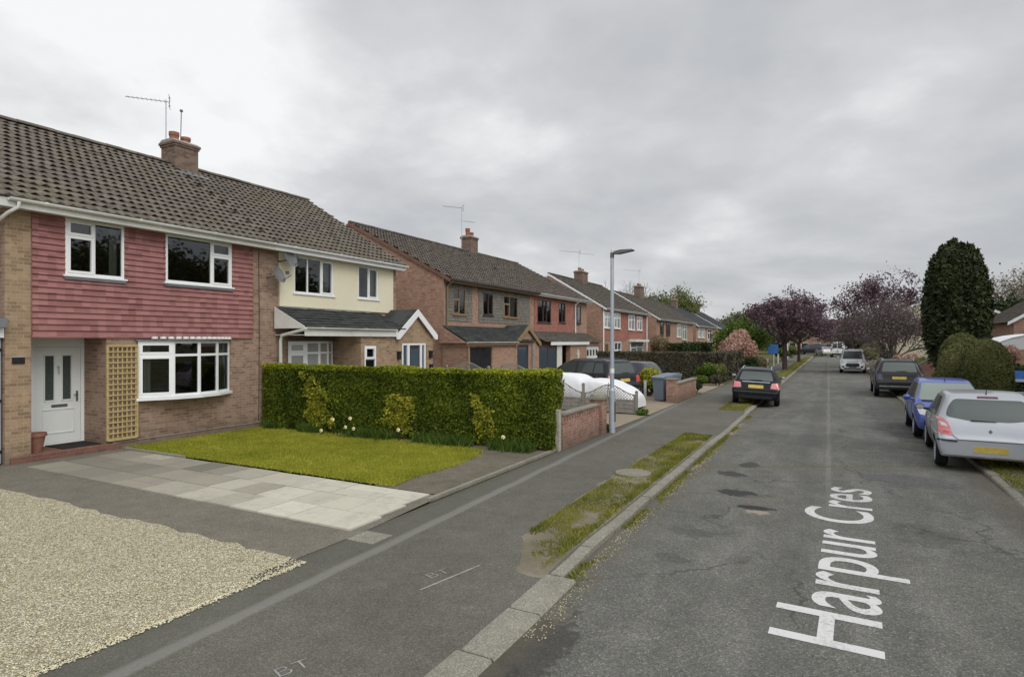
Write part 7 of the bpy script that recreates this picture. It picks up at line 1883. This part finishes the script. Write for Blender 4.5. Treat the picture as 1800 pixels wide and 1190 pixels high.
# right side: brick wall with arched top, white rail, post
t = thing('garden_wall', 'reddish brick garden wall with curved top before the conifer', 'wall', (4.6, 39, 0))
mb = MB(); pts = [(3.95, 38.6, -.05), (5.2, 38.6, -.05), (5.2, 38.6, .95)] + [(5.2 - 1.25 * i / 12, 38.6, .95 + .42 * math.sin(math.pi * i / 12)) for i in range(1, 12)] + [(3.95, 38.6, .95)]
mb.prism(pts, (0, .22, 0)); mb.build('wall', M['brick_pink'], t, recalc=True)
cp = MB(); cp.tube([(5.24 - 1.33 * i / 12, 38.7, 1.0 + .42 * math.sin(math.pi * i / 12)) for i in range(13)], .07, 6); cp.build('coping', M['kerb'], t)
MB().box(5.2, 5.5, 38.5, 38.85, -.05, 1.15).build('pier', M['brick_pink'], t)
t = thing('garden_wall', 'low brick wall along the right footway behind the dark grey off-roader', 'wall', (5.2, 33, 0))
MB().box(5.12, 5.3, 32.6, 38.4, -.05, .6).build('wall', M['brick_pink'], t); MB().box(5.09, 5.33, 32.6, 38.4, .602, .66).build('coping', M['kerb'], t)
t = thing('rail_fence', 'white post and rail fence at the right edge behind the silver car', 'fence', (6.5, 30.2, 0))
for x in (6.15, 7.9): MB().box(x - .07, x + .07, 30.1, 30.22, 0, 1.36).build('post', M['upvc_dirty'], t)
MB().box(5.7, 9.5, 30.06, 30.098, .90, 1.0).build('rail', M['upvc_dirty'], t); MB().box(5.7, 9.5, 30.06, 30.098, .40, .50).build('rail', M['upvc_dirty'], t)
t = thing('garden_chair', 'blue and white garden chair glimpsed behind the white rail', 'chair', (7.6, 35.1, 0))
MB().box(7.4, 7.8, 34.95, 35.35, .62, .66).build('seat', M['sign_blue'], t); MB().box(7.42, 7.78, 35.35, 35.39, .66, 1.12).build('backrest', M['sign_blue'], t)
for a in (7.38, 7.82):
    for b in (34.93, 35.36): MB().tube([(a, b, 0), (a, b, .62)], .02, 6).build('leg', M['upvc'], t)
# telegraph mast far away
t = thing('lamp_post', 'thin pale lamp column far off above the distant white van', 'lamp post', (.6, 132, 0)); MB().tube([(.6, 132, 0), (.6, 132, 5.0)], .08, 8, .05).build('column', M['metal'], t); MB().box(.1, .62, 131.9, 132.1, 5.0, 5.1).build('lantern', M['metal_dark'], t)
# distant houses across the bend
def small_house(label, x0, x1, y, d, ze, zr, brick):
    t = thing('brick_house', label, 'house', (x0, y, 0))
    MB().box(x0, x1, y, y + d, -.05, ze).build('wall', M[brick], t)
    r_ = MB(); r_.prism([(x0 - .3, y - .35, ze - .02), (x0 - .3, y + d / 2, zr), (x0 - .3, y + d + .35, ze - .02)], (x1 - x0 + .6, 0, 0)); r_.build('roof', M['roof_tile_c'], t, recalc=True)
    n = int((x1 - x0) / 2.4)
    for i in range(n):
        for z in (.9, 3.0):
            if z + 1.2 > ze: continue
            a = x0 + .7 + i * 2.4; w = MB(); w.box(a, a + 1.4, y - .06, y - .005, z, z + .1).box(a, a + 1.4, y - .06, y - .005, z + 1.1, z + 1.2).box(a, a + .09, y - .06, y - .005, z + .1, z + 1.1).box(a + 1.31, a + 1.4, y - .06, y - .005, z + .1, z + 1.1)
            o = w.build('window', M['upvc'], t); g_ = MB(); g_.quad((a + .09, y - .02, z + .1), (a + 1.31, y - .02, z + .1), (a + 1.31, y - .02, z + 1.1), (a + .09, y - .02, z + 1.1)); g_.build('pane', M['glass_dark'], o)
small_house('distant pinkish house glimpsed at the end of the road', -9, 2, 146, 7, 4.8, 7.2, 'brick_pink')
small_house('distant brick house among the trees right of the road end', 10, 19, 133, 7, 4.6, 6.8, 'brick_red')

# ------------------------------------------------------------------ camera, sky, sun
cam = bpy.data.cameras.new('camera'); co = bpy.data.objects.new('camera', cam); COL.objects.link(co)
cam.sensor_width = 36; cam.lens = 36 * 1058 / 1800; cam.clip_start = .05; cam.clip_end = 2000
cam.shift_y = 4 / 1800
co.location = (0, 0, 2.5); co.rotation_euler = (R(90), 0, R(27.977)); scene.camera = co
w = bpy.data.worlds.new('World'); scene.world = w; w.use_nodes = True
N = NT(w.node_tree); N.n.clear(); out = N('ShaderNodeOutputWorld')
SUN_EL, SUN_AZ = R(44), R(335)          # azimuth measured from +X counter-clockwise
sky = N('ShaderNodeTexSky', _p={'sky_type': 'NISHITA', 'sun_disc': False, 'sun_elevation': SUN_EL, 'sun_rotation': R(90) - SUN_AZ, 'altitude': 50, 'air_density': 1.0, 'dust_density': 2.0})
bg1 = N('ShaderNodeBackground', Color=sky.outputs[0], Strength=.09)
d = N('ShaderNodeTexCoord').outputs['Generated']
sp = N('ShaderNodeSeparateXYZ', Vector=d); zz = N.math('MAXIMUM', sp.outputs[2], 0.0)
den = N.math('ADD', zz, .22)
cx, cy = N.math('DIVIDE', sp.outputs[0], den), N.math('DIVIDE', sp.outputs[1], den)
v = N('ShaderNodeCombineXYZ', X=cx, Y=cy, Z=0.0).outputs[0]
n1 = N.noise(v, .75, 7, .5, .3); n2 = N.noise(v, 2.2, 6, .55, .2)
f = N.math('ADD', N.math('MULTIPLY', n1, .75), N.math('MULTIPLY', n2, .25))
# the cloud sheet is thinner (brighter) towards the hidden sun, on the left
dot = N('ShaderNodeVectorMath', _p={'operation': 'DOT_PRODUCT'}, i0=d, i1=(-.88, .42, .22)).outputs['Value']
f = N.math('ADD', f, N.math('MULTIPLY', N.smooth(dot, .5, 1.0), .095))
f = N.math('ADD', f, N.math('MULTIPLY', N.math('SUBTRACT', .35, zz), .06))
col = N.ramp(f, (.37, (.455, .47, .495)), (.47, (.535, .55, .572)), (.56, (.655, .665, .68)), (.67, (.95, .955, .96)))
back = N.smooth(N('ShaderNodeVectorMath', _p={'operation': 'DOT_PRODUCT'}, i0=d, i1=(.75, -.6, .28)).outputs['Value'], .05, .8)   # added: unseen sky behind the camera brightened to light the facades
bg2 = N('ShaderNodeBackground', Color=col, Strength=N.math('ADD', N.math('ADD', .97, N.math('MULTIPLY', N.smooth(zz, .45, 1.0), .6)), N.math('MULTIPLY', back, 1.15)))
mx = N('ShaderNodeMixShader', i0=.96, i1=bg1.outputs[0], i2=bg2.outputs[0]); N.l.new(mx.outputs[0], out.inputs[0])
sl = bpy.data.lights.new('sun', 'SUN'); so = bpy.data.objects.new('sun', sl); COL.objects.link(so)
sl.energy = 1.15; sl.angle = R(35); sl.color = (1, .97, .92); so.location = (0, 0, 30)
dv = Vector((math.cos(SUN_EL) * math.cos(SUN_AZ), math.cos(SUN_EL) * math.sin(SUN_AZ), math.sin(SUN_EL)))
so.rotation_euler = dv.to_track_quat('Z', 'Y').to_euler()
scene.view_settings.view_transform = 'Standard'; scene.view_settings.look = 'None'; scene.view_settings.exposure = .06; scene.view_settings.gamma = 1
scene.cycles.max_bounces = 8; scene.cycles.transparent_max_bounces = 12; scene.cycles.use_denoising = True
